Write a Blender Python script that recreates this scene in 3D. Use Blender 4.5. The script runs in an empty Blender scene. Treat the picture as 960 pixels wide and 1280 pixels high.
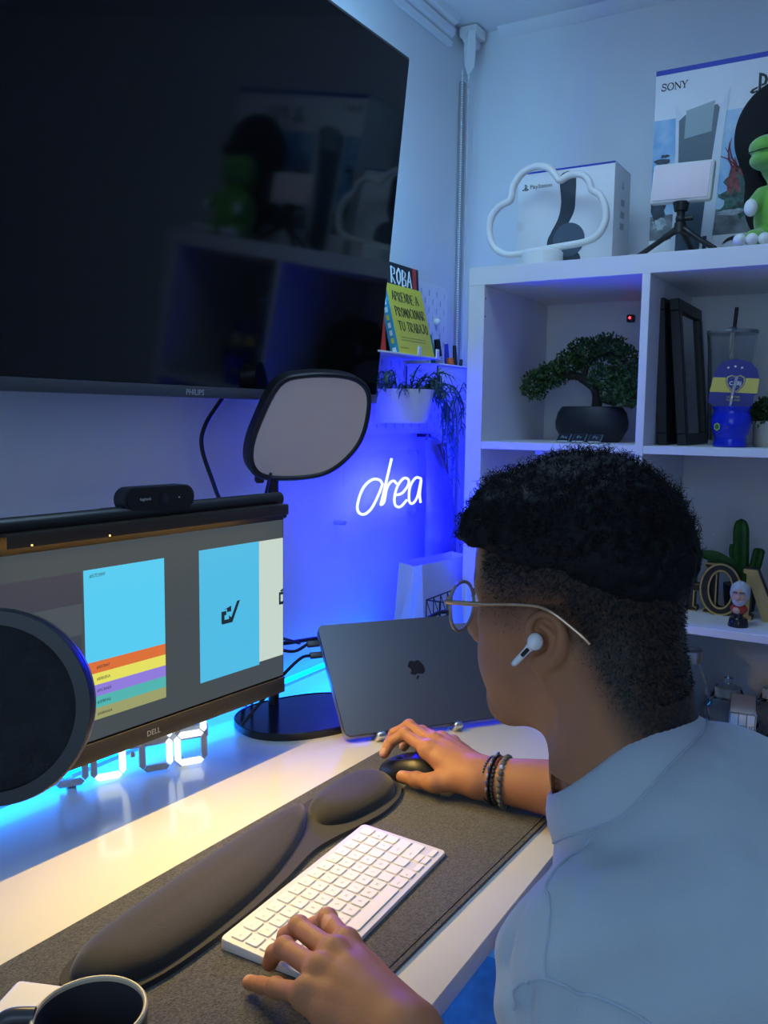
import bpy, bmesh, math, random
import numpy as np
from mathutils import Vector, Matrix, noise as mnoise

S = bpy.context.scene
C = S.collection
rnd = random.Random(7)
PI = math.pi
def V(*a): return Vector(a)

# ---------------------------------------------------------------- camera
def camera():
    yaw, pitch, roll = 0.5344932978656965, -0.11026309275221509, 0.012018358677245464
    f = 1088.49                                           # focal length in pixels of the 960 x 1280 frame
    cy, sy, cp, sp = math.cos(yaw), math.sin(yaw), math.cos(pitch), math.sin(pitch)
    fw = V(cy * cp, sy * cp, sp); r = V(sy, -cy, 0); u = r.cross(fw)
    cr, sr = math.cos(roll), math.sin(roll)
    r2 = r * cr + u * sr; u2 = -r * sr + u * cr
    m = Matrix(((r2.x, u2.x, -fw.x, -2.14967), (r2.y, u2.y, -fw.y, -1.03425), (r2.z, u2.z, -fw.z, 1.25842), (0, 0, 0, 1)))
    cam = bpy.data.cameras.new('camera'); o = bpy.data.objects.new('camera', cam); C.objects.link(o)
    o.matrix_world = m
    cam.sensor_fit = 'HORIZONTAL'; cam.sensor_width = 36; cam.lens = f / 960 * 36
    cam.clip_start = 0.02; cam.clip_end = 50
    S.camera = o
camera()

# ---------------------------------------------------------------- world, light, exposure
S.view_settings.view_transform = 'Standard'
S.view_settings.look = 'None'
S.view_settings.gamma = 1
S.view_settings.exposure = 0
S.view_settings.use_curve_mapping = False
W = bpy.data.worlds.new('world'); S.world = W; W.use_nodes = True
W.node_tree.nodes['Background'].inputs[0].default_value = (0.25, 0.35, 0.55, 1)
W.node_tree.nodes['Background'].inputs[1].default_value = 0.02

CEIL = 2.235                # room height
ROOM_X, ROOM_Y = -3.5, -3.1 # the walls on the far side of the camera
DESK = 0.735                # desk top height
LAMP_COLOR = (0.44, 0.72, 1.0); LAMP_POWER = 4.5
LAMP_XY = (-1.0, -0.48)
TV_LED = (0.19, 0.56, 1.0); TV_LED_STRENGTH = 74
NEON = (0.0036, 0.0045, 1.0); NEON_STRENGTH = 290
DESK_LED = (0.0, 0.20, 1.0); DESK_LED_STRENGTH = 15
BAR_COLOR = (1.0, 0.65, 0.17); BAR_POWER = 3.5
SCREEN = 0.9

def area_lamp(name, loc, rot, sx, sy, power, color, spread=180):
    l = bpy.data.lights.new(name, 'AREA'); l.shape = 'RECTANGLE'; l.size = sx; l.size_y = sy
    l.energy = power; l.color = color; l.spread = math.radians(spread)
    o = bpy.data.objects.new(name, l); C.objects.link(o); o.location = loc; o.rotation_euler = rot
    return o
# fill light added to brighten the shelf fronts, from a made-up unseen window
FILL_WIN = (-1.25, 1.45, 1.30, 1.30); FILL_COLOR = (0.50, 0.74, 1.0); FILL_POWER = 9   # centre y, centre z, width, height
area_lamp('added_fill_light', (ROOM_X + 0.03, FILL_WIN[0], FILL_WIN[1]), (0, -PI / 2, 0), FILL_WIN[3], FILL_WIN[2], FILL_POWER, FILL_COLOR)
# unseen bluish ceiling lamp added to brighten the shelf (housing built with the room)
area_lamp('added_ceiling_light', (*LAMP_XY, CEIL - 0.075), (0, 0, 0), 0.5, 0.5, LAMP_POWER, LAMP_COLOR)

# ---------------------------------------------------------------- materials
MATS = {}
def mat(name, col=(0.8, 0.8, 0.8), rough=0.5, metal=0.0, emit=None, strength=0.0, noise=0.0, nscale=30, bump=0.0, bscale=200,
        spec=None, trans=0.0, ior=1.45, coat=0.0, sheen=0.0, attr=None, alpha=1.0):
    if name in MATS: return MATS[name]
    m = bpy.data.materials.new(name); m.use_nodes = True
    nt = m.node_tree; b = nt.nodes['Principled BSDF']
    b.inputs['Base Color'].default_value = (*col, 1)
    b.inputs['Roughness'].default_value = rough
    b.inputs['Metallic'].default_value = metal
    if spec is not None: b.inputs['Specular IOR Level'].default_value = spec
    b.inputs['Transmission Weight'].default_value = trans
    b.inputs['IOR'].default_value = ior
    b.inputs['Coat Weight'].default_value = coat
    b.inputs['Sheen Weight'].default_value = sheen
    b.inputs['Alpha'].default_value = alpha
    if emit:
        b.inputs['Emission Color'].default_value = (*emit, 1); b.inputs['Emission Strength'].default_value = strength
    tc = nt.nodes.new('ShaderNodeTexCoord')
    src = None
    if attr:
        a = nt.nodes.new('ShaderNodeAttribute'); a.attribute_name = attr; src = a.outputs['Color']
    if noise:
        n = nt.nodes.new('ShaderNodeTexNoise'); n.inputs['Scale'].default_value = nscale; n.inputs['Detail'].default_value = 5
        nt.links.new(tc.outputs['Object'], n.inputs['Vector'])
        mr = nt.nodes.new('ShaderNodeMapRange'); mr.inputs['From Min'].default_value = 0.3; mr.inputs['From Max'].default_value = 0.7
        mr.inputs['To Min'].default_value = 1 - noise; mr.inputs['To Max'].default_value = 1 + noise
        nt.links.new(n.outputs['Fac'], mr.inputs['Value'])
        hs = nt.nodes.new('ShaderNodeVectorMath'); hs.operation = 'SCALE'
        if src: nt.links.new(src, hs.inputs[0])
        else: hs.inputs[0].default_value = col
        nt.links.new(mr.outputs['Result'], hs.inputs['Scale'])
        src = hs.outputs['Vector']
    if src: nt.links.new(src, b.inputs['Base Color'])
    if bump:
        n2 = nt.nodes.new('ShaderNodeTexNoise'); n2.inputs['Scale'].default_value = bscale; n2.inputs['Detail'].default_value = 3
        nt.links.new(tc.outputs['Object'], n2.inputs['Vector'])
        bp = nt.nodes.new('ShaderNodeBump'); bp.inputs['Strength'].default_value = bump; bp.inputs['Distance'].default_value = 0.002
        nt.links.new(n2.outputs['Fac'], bp.inputs['Height']); nt.links.new(bp.outputs['Normal'], b.inputs['Normal'])
    MATS[name] = m
    return m
def glow(name, col, strength): return mat(name, (0.02, 0.02, 0.02), 0.5, emit=col, strength=strength)

M_WALL = mat('wall_paint', (0.74, 0.75, 0.77), 0.75, noise=0.02, nscale=4, bump=0.08, bscale=160)
M_CEIL = mat('ceiling_paint', (0.80, 0.80, 0.80), 0.85, bump=0.05, bscale=120)
M_WHITE = mat('white_lacquer', (0.80, 0.80, 0.80), 0.32, bump=0.01, bscale=300)
M_SHELF = mat('shelf_foil_white', (0.74, 0.74, 0.76), 0.42, noise=0.02, nscale=6)
M_BLACK = mat('black_plastic', (0.012, 0.012, 0.014), 0.42, bump=0.04, bscale=900)
M_GLOSS = mat('black_gloss', (0.008, 0.008, 0.010), 0.08)
M_RUBBER = mat('black_rubber', (0.010, 0.010, 0.011), 0.6)
M_STEEL = mat('brushed_steel', (0.72, 0.72, 0.72), 0.28, metal=1.0, noise=0.05, nscale=80)
M_WPLASTIC = mat('white_plastic', (0.82, 0.82, 0.82), 0.35)
M_PAPER = mat('white_card', (0.80, 0.80, 0.82), 0.5, noise=0.02, nscale=10)
M_PRINT = mat('black_print', (0.012, 0.013, 0.016), 0.5)
M_GLASS = mat('clear_glass', (0.95, 0.97, 0.97), 0.02, trans=1.0, ior=1.45)

# ---------------------------------------------------------------- mesh helpers
def wm(o):
    m = o.matrix_basis.copy()
    if o.parent: m = wm(o.parent) @ o.matrix_parent_inverse @ m
    return m
def link(name, me, m, parent=None, world=True, smooth=None):
    o = bpy.data.objects.new(name, me); C.objects.link(o)
    if m is not None: me.materials.clear(); me.materials.append(m)
    if parent:
        o.parent = parent
        if world: o.matrix_parent_inverse = wm(parent).inverted()
    if smooth is not None: me.polygons.foreach_set('use_smooth', [True] * len(me.polygons))
    return o
def obj(name, bm, m, parent=None, world=True, smooth=True, angle=35):
    me = bpy.data.meshes.new(name)
    bmesh.ops.recalc_face_normals(bm, faces=bm.faces[:])
    bm.to_mesh(me); bm.free()
    if smooth:
        me.polygons.foreach_set('use_smooth', [True] * len(me.polygons))
        me.set_sharp_from_angle(angle=math.radians(angle))
    return link(name, me, m, parent, world)
def tag(o, label=None, cat=None, group=None, kind=None):
    if label: o['label'] = label
    if cat: o['category'] = cat
    if group: o['group'] = group
    if kind: o['kind'] = kind
    return o
def thing(name, label, cat, loc=(0, 0, 0), rz=0.0, group=None):
    o = bpy.data.objects.new(name, None); C.objects.link(o); o.empty_display_size = 0.03
    o.location = loc; o.rotation_euler = (0, 0, rz)
    return tag(o, label, cat, group)
def copy_tree(o, parent=None):
    c = o.copy(); C.objects.link(c)
    if parent: c.parent = parent
    for ch in list(o.children): copy_tree(ch, c)
    return c
def BM(): return bmesh.new()
def bx(bm, c, s, bevel=0.0, M=None, seg=2):
    g = bmesh.ops.create_cube(bm, size=1.0); vs = g['verts']
    for v in vs: v.co = Vector((v.co.x * s[0], v.co.y * s[1], v.co.z * s[2]))
    if bevel > 0:
        es = list({e for v in vs for e in v.link_edges})
        r = bmesh.ops.bevel(bm, geom=es, offset=bevel, segments=seg, affect='EDGES', profile=0.5)
        vs = list({v for f in r['faces'] for v in f.verts} | {v for v in vs if v.is_valid})
    T = Matrix.Translation(c)
    if M is not None: T = M @ T
    bmesh.ops.transform(bm, matrix=T, verts=[v for v in vs if v.is_valid])
    return vs
def lathe(bm, prof, seg=32, M=None, sx=1.0, sy=1.0):
    rings = []
    for r, z in prof:
        if r < 1e-6: rings.append([bm.verts.new((0, 0, z))])
        else: rings.append([bm.verts.new((r * sx * math.cos(2 * PI * k / seg), r * sy * math.sin(2 * PI * k / seg), z)) for k in range(seg)])
    for a, b in zip(rings, rings[1:]):
        for k in range(seg):
            k2 = (k + 1) % seg
            if len(a) == 1 and len(b) == 1: continue
            if len(a) == 1: bm.faces.new((a[0], b[k], b[k2]))
            elif len(b) == 1: bm.faces.new((a[k], a[k2], b[0]))
            else: bm.faces.new((a[k], a[k2], b[k2], b[k]))
    vs = [v for r in rings for v in r]
    if M is not None: bmesh.ops.transform(bm, matrix=M, verts=vs)
    return vs
def cyl(bm, a, b, r, r2=None, seg=16):
    a, b = Vector(a), Vector(b); d = b - a; r2 = r if r2 is None else r2
    q = d.to_track_quat('Z', 'Y').to_matrix().to_4x4()
    return lathe(bm, [(0, 0), (r, 0), (r2, d.length), (0, d.length)], seg, Matrix.Translation(a) @ q)
def ball(bm, c, r, seg=16, rings=10, M=None):
    r = (r, r, r) if not hasattr(r, '__len__') else r
    prof = [(math.sin(PI * k / rings), -math.cos(PI * k / rings)) for k in range(rings + 1)]
    T = Matrix.Translation(c) @ (M.to_4x4() if M is not None else Matrix.Identity(4)) @ Matrix.Diagonal((*r, 1))
    return lathe(bm, [(0 if k in (0, rings) else a, b) for k, (a, b) in enumerate(prof)], seg, T)
def smooth_path(pts, n=6, closed=False):
    P = [Vector(p) for p in pts]; out = []; N = len(P)
    rng = range(N) if closed else range(N - 1)
    for i in rng:
        p0 = P[(i - 1) % N] if (closed or i > 0) else P[i]
        p1 = P[i]; p2 = P[(i + 1) % N]
        p3 = P[(i + 2) % N] if (closed or i + 2 < N) else p2
        for k in range(n):
            t = k / n
            out.append(0.5 * ((2 * p1) + (p2 - p0) * t + (2 * p0 - 5 * p1 + 4 * p2 - p3) * t * t + (3 * p1 - p0 - 3 * p2 + p3) * t ** 3))
    if not closed: out.append(P[-1])
    return out
def tube(bm, pts, r, seg=8, closed=False, caps=True, flat=1.0):
    P = [Vector(p) for p in pts]; n = len(P)
    R_ = [r] * n if not hasattr(r, '__len__') else r
    T = []
    for i in range(n):
        a = P[(i - 1) % n] if (closed or i > 0) else P[0]
        b = P[(i + 1) % n] if (closed or i < n - 1) else P[-1]
        d = b - a; T.append(d.normalized() if d.length > 1e-9 else V(0, 0, 1))
    up = V(0, 0, 1) if abs(T[0].z) < 0.9 else V(0, 1, 0)
    nrm = (up - T[0] * up.dot(T[0])).normalized(); rings = []
    for i in range(n):
        if i:
            nrm = nrm - T[i] * nrm.dot(T[i])
            nrm = nrm.normalized() if nrm.length > 1e-9 else T[i].orthogonal().normalized()
        bi = T[i].cross(nrm)
        rings.append([bm.verts.new(P[i] + (nrm * math.cos(2 * PI * k / seg) * flat + bi * math.sin(2 * PI * k / seg)) * R_[i]) for k in range(seg)])
    rr = zip(rings, rings[1:] + ([rings[0]] if closed else []))
    for a, b in rr:
        for k in range(seg):
            try: bm.faces.new((a[k], a[(k + 1) % seg], b[(k + 1) % seg], b[k]))
            except ValueError: pass
    if caps and not closed:
        bm.faces.new(rings[0][::-1]); bm.faces.new(rings[-1])
    return [v for r_ in rings for v in r_]
def prism(bm, outline, t, M=None, holes=None):
    """extrude a 2-D outline (x, y) by t along z"""
    lo = [bm.verts.new((x, y, 0)) for x, y in outline]; hi = [bm.verts.new((x, y, t)) for x, y in outline]
    n = len(lo)
    for k in range(n): bm.faces.new((lo[k], lo[(k + 1) % n], hi[(k + 1) % n], hi[k]))
    bm.faces.new(lo[::-1]); bm.faces.new(hi)
    vs = lo + hi
    if M is not None: bmesh.ops.transform(bm, matrix=M, verts=vs)
    return vs
def frame(o, x, y):
    """matrix with origin o, local x and y along the given directions"""
    x = Vector(x).normalized(); y = Vector(y); z = x.cross(y).normalized(); y = z.cross(x)
    m = Matrix((x, y, z)).transposed().to_4x4(); m.translation = Vector(o); return m
def rrect(w, h, r, n=6, cx=0, cy=0):
    out = []
    for qx, qy, a0 in ((1, 1, 0), (-1, 1, 90), (-1, -1, 180), (1, -1, 270)):
        for k in range(n + 1):
            a = math.radians(a0 + 90 * k / n)
            out.append((cx + qx * (w / 2 - r) + r * math.cos(a), cy + qy * (h / 2 - r) + r * math.sin(a)))
    return out
def text_obj(name, s, size, M, m, parent, ext=0.0002, align='LEFT', sx=1.0, bold=0.0):
    cu = bpy.data.curves.new('txt', 'FONT'); cu.body = s; cu.size = size; cu.align_x = align; cu.extrude = ext; cu.resolution_u = 2
    cu.offset = bold
    to = bpy.data.objects.new('txt', cu)
    me = bpy.data.meshes.new_from_object(to)
    bpy.data.objects.remove(to); bpy.data.curves.remove(cu)
    me.transform(M @ Matrix.Diagonal((sx, 1, 1, 1)))
    return link(name, me, m, parent)
def patch(name, pts2, M, m, parent, t=0.0003):
    bm = BM(); prism(bm, pts2, t, M); return obj(name, bm, m, parent, smooth=False)

# hand-lettered strokes for the book covers: each letter in a 0..1 box
STROKES = {
 'A': [[(0, 0), (.5, 1), (1, 0)], [(.2, .38), (.8, .38)]], 'P': [[(.1, 0), (.1, 1), (.8, .9), (.85, .6), (.1, .45)]],
 'R': [[(.1, 0), (.1, 1), (.8, .9), (.8, .6), (.1, .48), (.9, 0)]], 'E': [[(.9, 1), (.1, 1), (.1, 0), (.9, 0)], [(.1, .5), (.7, .5)]],
 'N': [[(.1, 0), (.1, 1), (.9, 0), (.9, 1)]], 'D': [[(.1, 0), (.1, 1), (.7, .85), (.9, .5), (.7, .12), (.1, 0)]],
 'O': [[(.5, 1), (.1, .7), (.1, .3), (.5, 0), (.9, .3), (.9, .7), (.5, 1)]], 'M': [[(0, 0), (.15, 1), (.5, .3), (.85, 1), (1, 0)]],
 'C': [[(.9, .85), (.5, 1), (.1, .65), (.1, .3), (.5, 0), (.9, .15)]], 'I': [[(.5, 0), (.5, 1)]],
 'T': [[(0, 1), (1, 1)], [(.5, 1), (.5, 0)]], 'U': [[(.1, 1), (.1, .25), (.5, 0), (.9, .25), (.9, 1)]],
 'B': [[(.1, 0), (.1, 1), (.8, .85), (.7, .58), (.1, .5), (.9, .4), (.85, .1), (.1, 0)]], 'J': [[(.3, 1), (1, 1)], [(.75, 1), (.75, .2), (.4, 0), (.1, .2)]],
}
def stroke_text(name, s, w, h, M, m, parent, r=0.0008, gap=0.25, x0=0, y0=0, jitter=0.06):
    bm = BM(); x = x0; rr = random.Random(len(s) * 7 + ord(s[0]))
    for ch in s:
        if ch == ' ': x += w * 0.7; continue
        jy = rr.uniform(-jitter, jitter) * h; cw = w * (0.25 if ch == 'I' else rr.uniform(.9, 1.1))
        for st in STROKES[ch]:
            tube(bm, [M @ V(x + a * cw, y0 + jy + b * h * 1.0, 0.0004) for a, b in st], r, 5)
        x += cw + gap * w
    return obj(name, bm, m, parent)

# ================================================================ the room
def struct(name, bm, m, parent=None, **k): return tag(obj(name, bm, m, parent, **k), kind='structure' if not parent else None)
def slab(name, c, s, m): bm = BM(); bx(bm, c, s); return struct(name, bm, m, smooth=False)
M_FLOOR = mat('floor_laminate', (0.34, 0.29, 0.24), 0.4, noise=0.2, nscale=9)
T_ = 0.06
fl = slab('floor', (ROOM_X / 2, ROOM_Y / 2, -T_ / 2 - 0.012), (-ROOM_X + 2 * T_, -ROOM_Y + 2 * T_, T_), M_FLOOR)
def planks():
    me0 = None
    for j in range(10):
        y0 = -0.02 - j * 0.31
        for i in range(4):
            x0 = -3.5 + i * 1.2 - (0.6 if j % 2 else 0)
            xa, xb = max(x0, -3.48), min(x0 + 1.196, -0.01)
            if xb - xa < 0.05: continue
            bm = BM(); bx(bm, ((xa + xb) / 2, y0 - 0.153, -0.006), (xb - xa - 0.002, 0.304, 0.012), 0.001, seg=1)
            obj('plank', bm, M_FLOOR, fl)
planks()
slab('ceiling', (ROOM_X / 2, ROOM_Y / 2, CEIL + T_ / 2), (-ROOM_X + 2 * T_, -ROOM_Y + 2 * T_, T_), M_CEIL)
slab('wall_back', (ROOM_X / 2, T_ / 2, CEIL / 2), (-ROOM_X + 2 * T_, T_, CEIL), M_WALL)
slab('wall_right', (T_ / 2, ROOM_Y / 2, CEIL / 2), (T_, -ROOM_Y, CEIL), M_WALL)
def left_wall():
    y, z, w, h = FILL_WIN; bm = BM(); x = ROOM_X - T_ / 2
    y0, y1, z0, z1 = y - w / 2, y + w / 2, z - h / 2, z + h / 2
    for ya, yb, za, zb in ((ROOM_Y, y0, 0, CEIL), (y1, 0, 0, CEIL), (y0, y1, 0, z0), (y0, y1, z1, CEIL)): bx(bm, (x, (ya + yb) / 2, (za + zb) / 2), (T_, yb - ya, zb - za))
    struct('wall_left', bm, M_WALL, smooth=False)
    bm = BM()
    for c, s in (((x, y0 + .02, z), (T_ + .02, .04, h)), ((x, y1 - .02, z), (T_ + .02, .04, h)), ((x, y, z0 + .02), (T_ + .02, w, .04)), ((x, y, z1 - .02), (T_ + .02, w, .04)), ((x, y, z), (.03, .035, h))): bx(bm, c, s)
    f = struct('added_window_1', bm, M_WHITE, smooth=False)  # made-up window out of view, frame for the added fill light
    bm = BM(); bx(bm, (x - 0.01, y, z), (0.004, w - .06, h - .06)); obj('pane', bm, mat('added_window_glow', (0.02, 0.03, 0.05), 0.1, emit=FILL_COLOR, strength=0.5), f, smooth=False)  # glowing pane added to go with the fill light
left_wall()
slab('wall_front', (ROOM_X / 2, ROOM_Y - T_ / 2, CEIL / 2), (-ROOM_X + 2 * T_, T_, CEIL), M_WALL)
def baseboards():
    bm = BM(); bx(bm, (ROOM_X / 2, -0.006, 0.04), (-ROOM_X - 0.03, 0.012, 0.08), 0.003); struct('baseboard_back', bm, M_WHITE)
    bm = BM(); bx(bm, (-0.006, ROOM_Y / 2, 0.04), (0.012, -ROOM_Y - 0.03, 0.08), 0.003); struct('baseboard_right', bm, M_WHITE)
    # stepped moulding under the ceiling of the television wall, stopping short of the corner
    bm = BM(); prof = [(0, 0), (0.010, 0), (0.014, 0.010), (0.008, 0.018), (0.018, 0.024), (0.022, 0.036), (0.014, 0.044), (0.028, 0.052), (0.034, 0.066), (0, 0.066)]
    prism(bm, prof, 3.37, Matrix(((0, 0, 1, -3.49), (-1, 0, 0, -0.001), (0, 1, 0, CEIL - 0.067), (0, 0, 0, 1))))
    struct('trim_1', bm, M_WALL, smooth=False)
    bm = BM(); prof = [(0, 0)] + [(0.022 * (1 - math.sin(a)), -0.022 * (1 - math.cos(a))) for a in [PI / 2 * k / 6 for k in range(7)]]
    prism(bm, [(0, 0), (0.024, 0), (0.020, -0.008), (0.008, -0.020), (0, -0.024)], 2.95, Matrix(((-1, 0, 0, -0.0005), (0, 0, -1, -0.09), (0, 1, 0, CEIL - 0.0005), (0, 0, 0, 1))))
    struct('trim_2', bm, M_WALL)
baseboards()

def added_ceiling_lamp():  # unseen fitting for the added light over the shelf
    t = thing('added_ceiling_lamp', 'white square flush ceiling lamp, unseen and added to light the shelf unit', 'lamp', (*LAMP_XY, CEIL))
    bm = BM(); bx(bm, (*LAMP_XY, CEIL - 0.02), (0.5, 0.5, 0.038), 0.008); obj('housing', bm, M_WPLASTIC, t)
    bm = BM(); bx(bm, (*LAMP_XY, CEIL - 0.05), (0.46, 0.46, 0.022), 0.008); obj('diffuser', bm, glow('lamp_diffuser', LAMP_COLOR, 1.5), t)
added_ceiling_lamp()

def blind():
    t = thing('roller_blind_bracket', 'white roller blind bracket in the ceiling corner with a long bead chain', 'blind', (-0.05, -0.03, CEIL))
    bm = BM(); bx(bm, (-0.045, -0.032, CEIL - 0.016), (0.060, 0.050, 0.026), 0.006); obj('bracket', bm, M_WPLASTIC, t)
    bm = BM()
    out = [(-0.008, 0), (-0.012, -0.04), (-0.009, -0.08), (0, -0.10), (0.009, -0.085), (0.012, -0.04), (0.010, 0)]
    prism(bm, out, 0.018, Matrix(((0.8, 0, 0.6, -0.088), (-0.6, 0, 0.8, -0.050), (0, 1, 0, CEIL - 0.024), (0, 0, 0, 1)))); obj('chain_guide', bm, M_WPLASTIC, t)
    bm = BM(); cyl(bm, (-0.07, -0.028, CEIL - 0.033), (-0.012, -0.028, CEIL - 0.033), 0.012); obj('roller_end', bm, M_WPLASTIC, t)
    bm = BM(); z = CEIL - 0.12
    while z > 0.82:
        for dx, dy in ((0, 0), (0.014, -0.010)):
            ball(bm, (-0.094 + dx, -0.030 + dy, z), 0.0023, 6, 4)
        z -= 0.0058
    c = obj('bead_chain', bm, M_WPLASTIC, t); c['kind'] = 'stuff'
    bm = BM(); bx(bm, (-0.042, -0.006, 1.06), (0.020, 0.010, 2.10), 0.003); obj('side_channel', bm, mat('channel_grey', (0.35, 0.36, 0.38), 0.5), t)
blind()

# ================================================================ television
def television():
    t = thing('television', 'large switched-off flat television on the wall, tilted down over the desk', 'television', (-1.1665, -0.05, 1.28))
    Wd, Hd = 1.115, 0.667
    M = frame((-1.7240, -0.10, 1.282), (1, 0, 0), (0, -0.104, 0.995))
    bm = BM(); bx(bm, (Wd / 2, Hd / 2, -0.009), (Wd, Hd, 0.016), 0.003, M); obj('bezel', bm, mat('television_frame', (0.02, 0.02, 0.023), 0.35), t)
    bm = BM(); bx(bm, (Wd / 2, Hd / 2 + 0.006, 0.0), (Wd - 0.012, Hd - 0.026, 0.003), 0.0, M)
    sc = mat('television_screen', (0.0015, 0.0018, 0.0028), 0.07, spec=0.5, bump=0.0); obj('screen', bm, sc, t, smooth=False)
    bm = BM(); bx(bm, (Wd / 2, 0.0095, 0.0005), (Wd - 0.002, 0.017, 0.004), 0.001, M); obj('lower_bezel', bm, mat('television_lip', (0.07, 0.075, 0.09), 0.35), t)
    text_obj('maker_name', 'PHILIPS', 0.0125, M @ Matrix.Translation((0.578, 0.0045, 0.0026)), mat('logo_silver', (0.5, 0.5, 0.52), 0.4), t, align='CENTER')
    bm = BM(); bx(bm, (Wd / 2, Hd * 0.42, -0.033), (Wd * 0.8, Hd * 0.62, 0.036), 0.012, M); obj('rear_housing', bm, M_BLACK, t)
    bm = BM(); bx(bm, (-1.1665, -0.018, 1.58), (0.30, 0.03, 0.24), 0.004); bx(bm, (-1.1665, -0.055, 1.58), (0.06, 0.075, 0.16), 0.004); obj('wall_mount', bm, M_BLACK, t)
    # backlight strip stuck around the rear edge
    ins = 0.05; zz = -0.026
    pts = [M @ V(*q, zz) for q in ((ins, 0.25), (ins, Hd - ins), (Wd - ins, Hd - ins), (Wd - ins, 0.25))]
    bm = BM()
    for a, b in zip(pts, pts[1:]):
        d = (b - a).normalized(); tube(bm, [a + d * 0.01, b - d * 0.01], 0.005, 6)
    obj('light_strip', bm, glow('television_backlight', TV_LED, TV_LED_STRENGTH), t)
television()

# ================================================================ desk and what stands on it
def desk():
    x0, x1, y0, y1, th = -2.45, -0.43, -0.706, -0.040, 0.024
    t = thing('desk', 'long glossy white desk against the wall under the television', 'desk', ((x0 + x1) / 2, (y0 + y1) / 2, 0))
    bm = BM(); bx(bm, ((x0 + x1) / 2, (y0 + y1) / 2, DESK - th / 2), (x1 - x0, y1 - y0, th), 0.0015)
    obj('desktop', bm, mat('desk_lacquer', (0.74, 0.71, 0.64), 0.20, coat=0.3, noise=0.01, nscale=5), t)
    for x in (x0 + 0.05, x1 - 0.05):
        for y in (y0 + 0.06, y1 - 0.05):
            bm = BM(); cyl(bm, (x, y, 0), (x, y, DESK - th), 0.02); obj('leg', bm, M_WPLASTIC, t)
    bm = BM(); cyl(bm, (-0.6, -0.66, DESK - th - 0.0), (-0.6, -0.66, DESK - th - 0.002), 0.003, seg=8)
    obj('screw_cap', bm, M_WPLASTIC, t)
desk()
def drawer_unit():
    x0, x1, y0, y1 = -1.02, -0.66, -0.62, -0.10
    t = thing('drawer_unit', 'white drawer pedestal under the right half of the desk', 'drawers', ((x0 + x1) / 2, (y0 + y1) / 2, 0))
    bm = BM(); bx(bm, ((x0 + x1) / 2, (y0 + y1) / 2, 0.34), (x1 - x0, y1 - y0, 0.62), 0.003); obj('carcass', bm, M_WHITE, t)
    for k in range(3):
        bm = BM(); bx(bm, ((x0 + x1) / 2, y0 - 0.009, 0.14 + k * 0.2), (x1 - x0 - 0.006, 0.016, 0.19), 0.002); d = obj('drawer_front', bm, M_WHITE, t)
        bm = BM(); bx(bm, ((x0 + x1) / 2, y0 - 0.026, 0.19 + k * 0.2), (0.10, 0.012, 0.010), 0.003); obj('handle', bm, M_STEEL, d)
drawer_unit()
def under_desk_strip():
    bm = BM(); tube(bm, [(-2.3, -0.50, DESK - 0.029), (-0.5, -0.50, DESK - 0.029)], 0.004, 6)
    tag(obj('light_strip', bm, glow('under_desk_led', (0.0, 0.24, 1.0), 50)), 'blue light strip fixed under the desk top', 'light strip')
    # the strip behind the desk's rear edge that washes the wall
    bm = BM(); tube(bm, [(-2.42, -0.030, DESK + 0.006), (-0.45, -0.030, DESK + 0.006)], 0.005, 6)
    tag(obj('light_strip', bm, glow('desk_led', DESK_LED, DESK_LED_STRENGTH)), 'cyan blue light strip along the wall behind the desk', 'light strip')
under_desk_strip()

M_FELT = mat('felt', (0.060, 0.060, 0.058), 0.95, noise=0.75, nscale=420, bump=0.6, bscale=700, sheen=0.3)
def desk_mat():
    bm = BM()
    a, b, c, d = V(-1.90, -0.325, 0), V(-0.972, -0.368, 0), V(-0.985, -0.6745, 0), V(-1.90, -0.640, 0)
    prism(bm, [(q.x, q.y) for q in (a, d, c, b)], 0.004, Matrix.Translation((0, 0, DESK)))
    t = tag(obj('desk_mat', bm, M_FELT), 'dark grey felt desk mat under the keyboard', 'desk mat')
    bm = BM(); e = (c - d).normalized(); n = V(e.y, -e.x, 0)
    tube(bm, [V(*(d + V(0, 0.006, 0)).xy, DESK + 0.0042), V(*(c + V(-0.006, 0.006, 0)).xy, DESK + 0.0042)], 0.0006, 5); obj('hem_stitch', bm, mat('stitch', (0.02, 0.02, 0.02), 0.9), t)
desk_mat()
MAT_Z = DESK + 0.004

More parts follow.
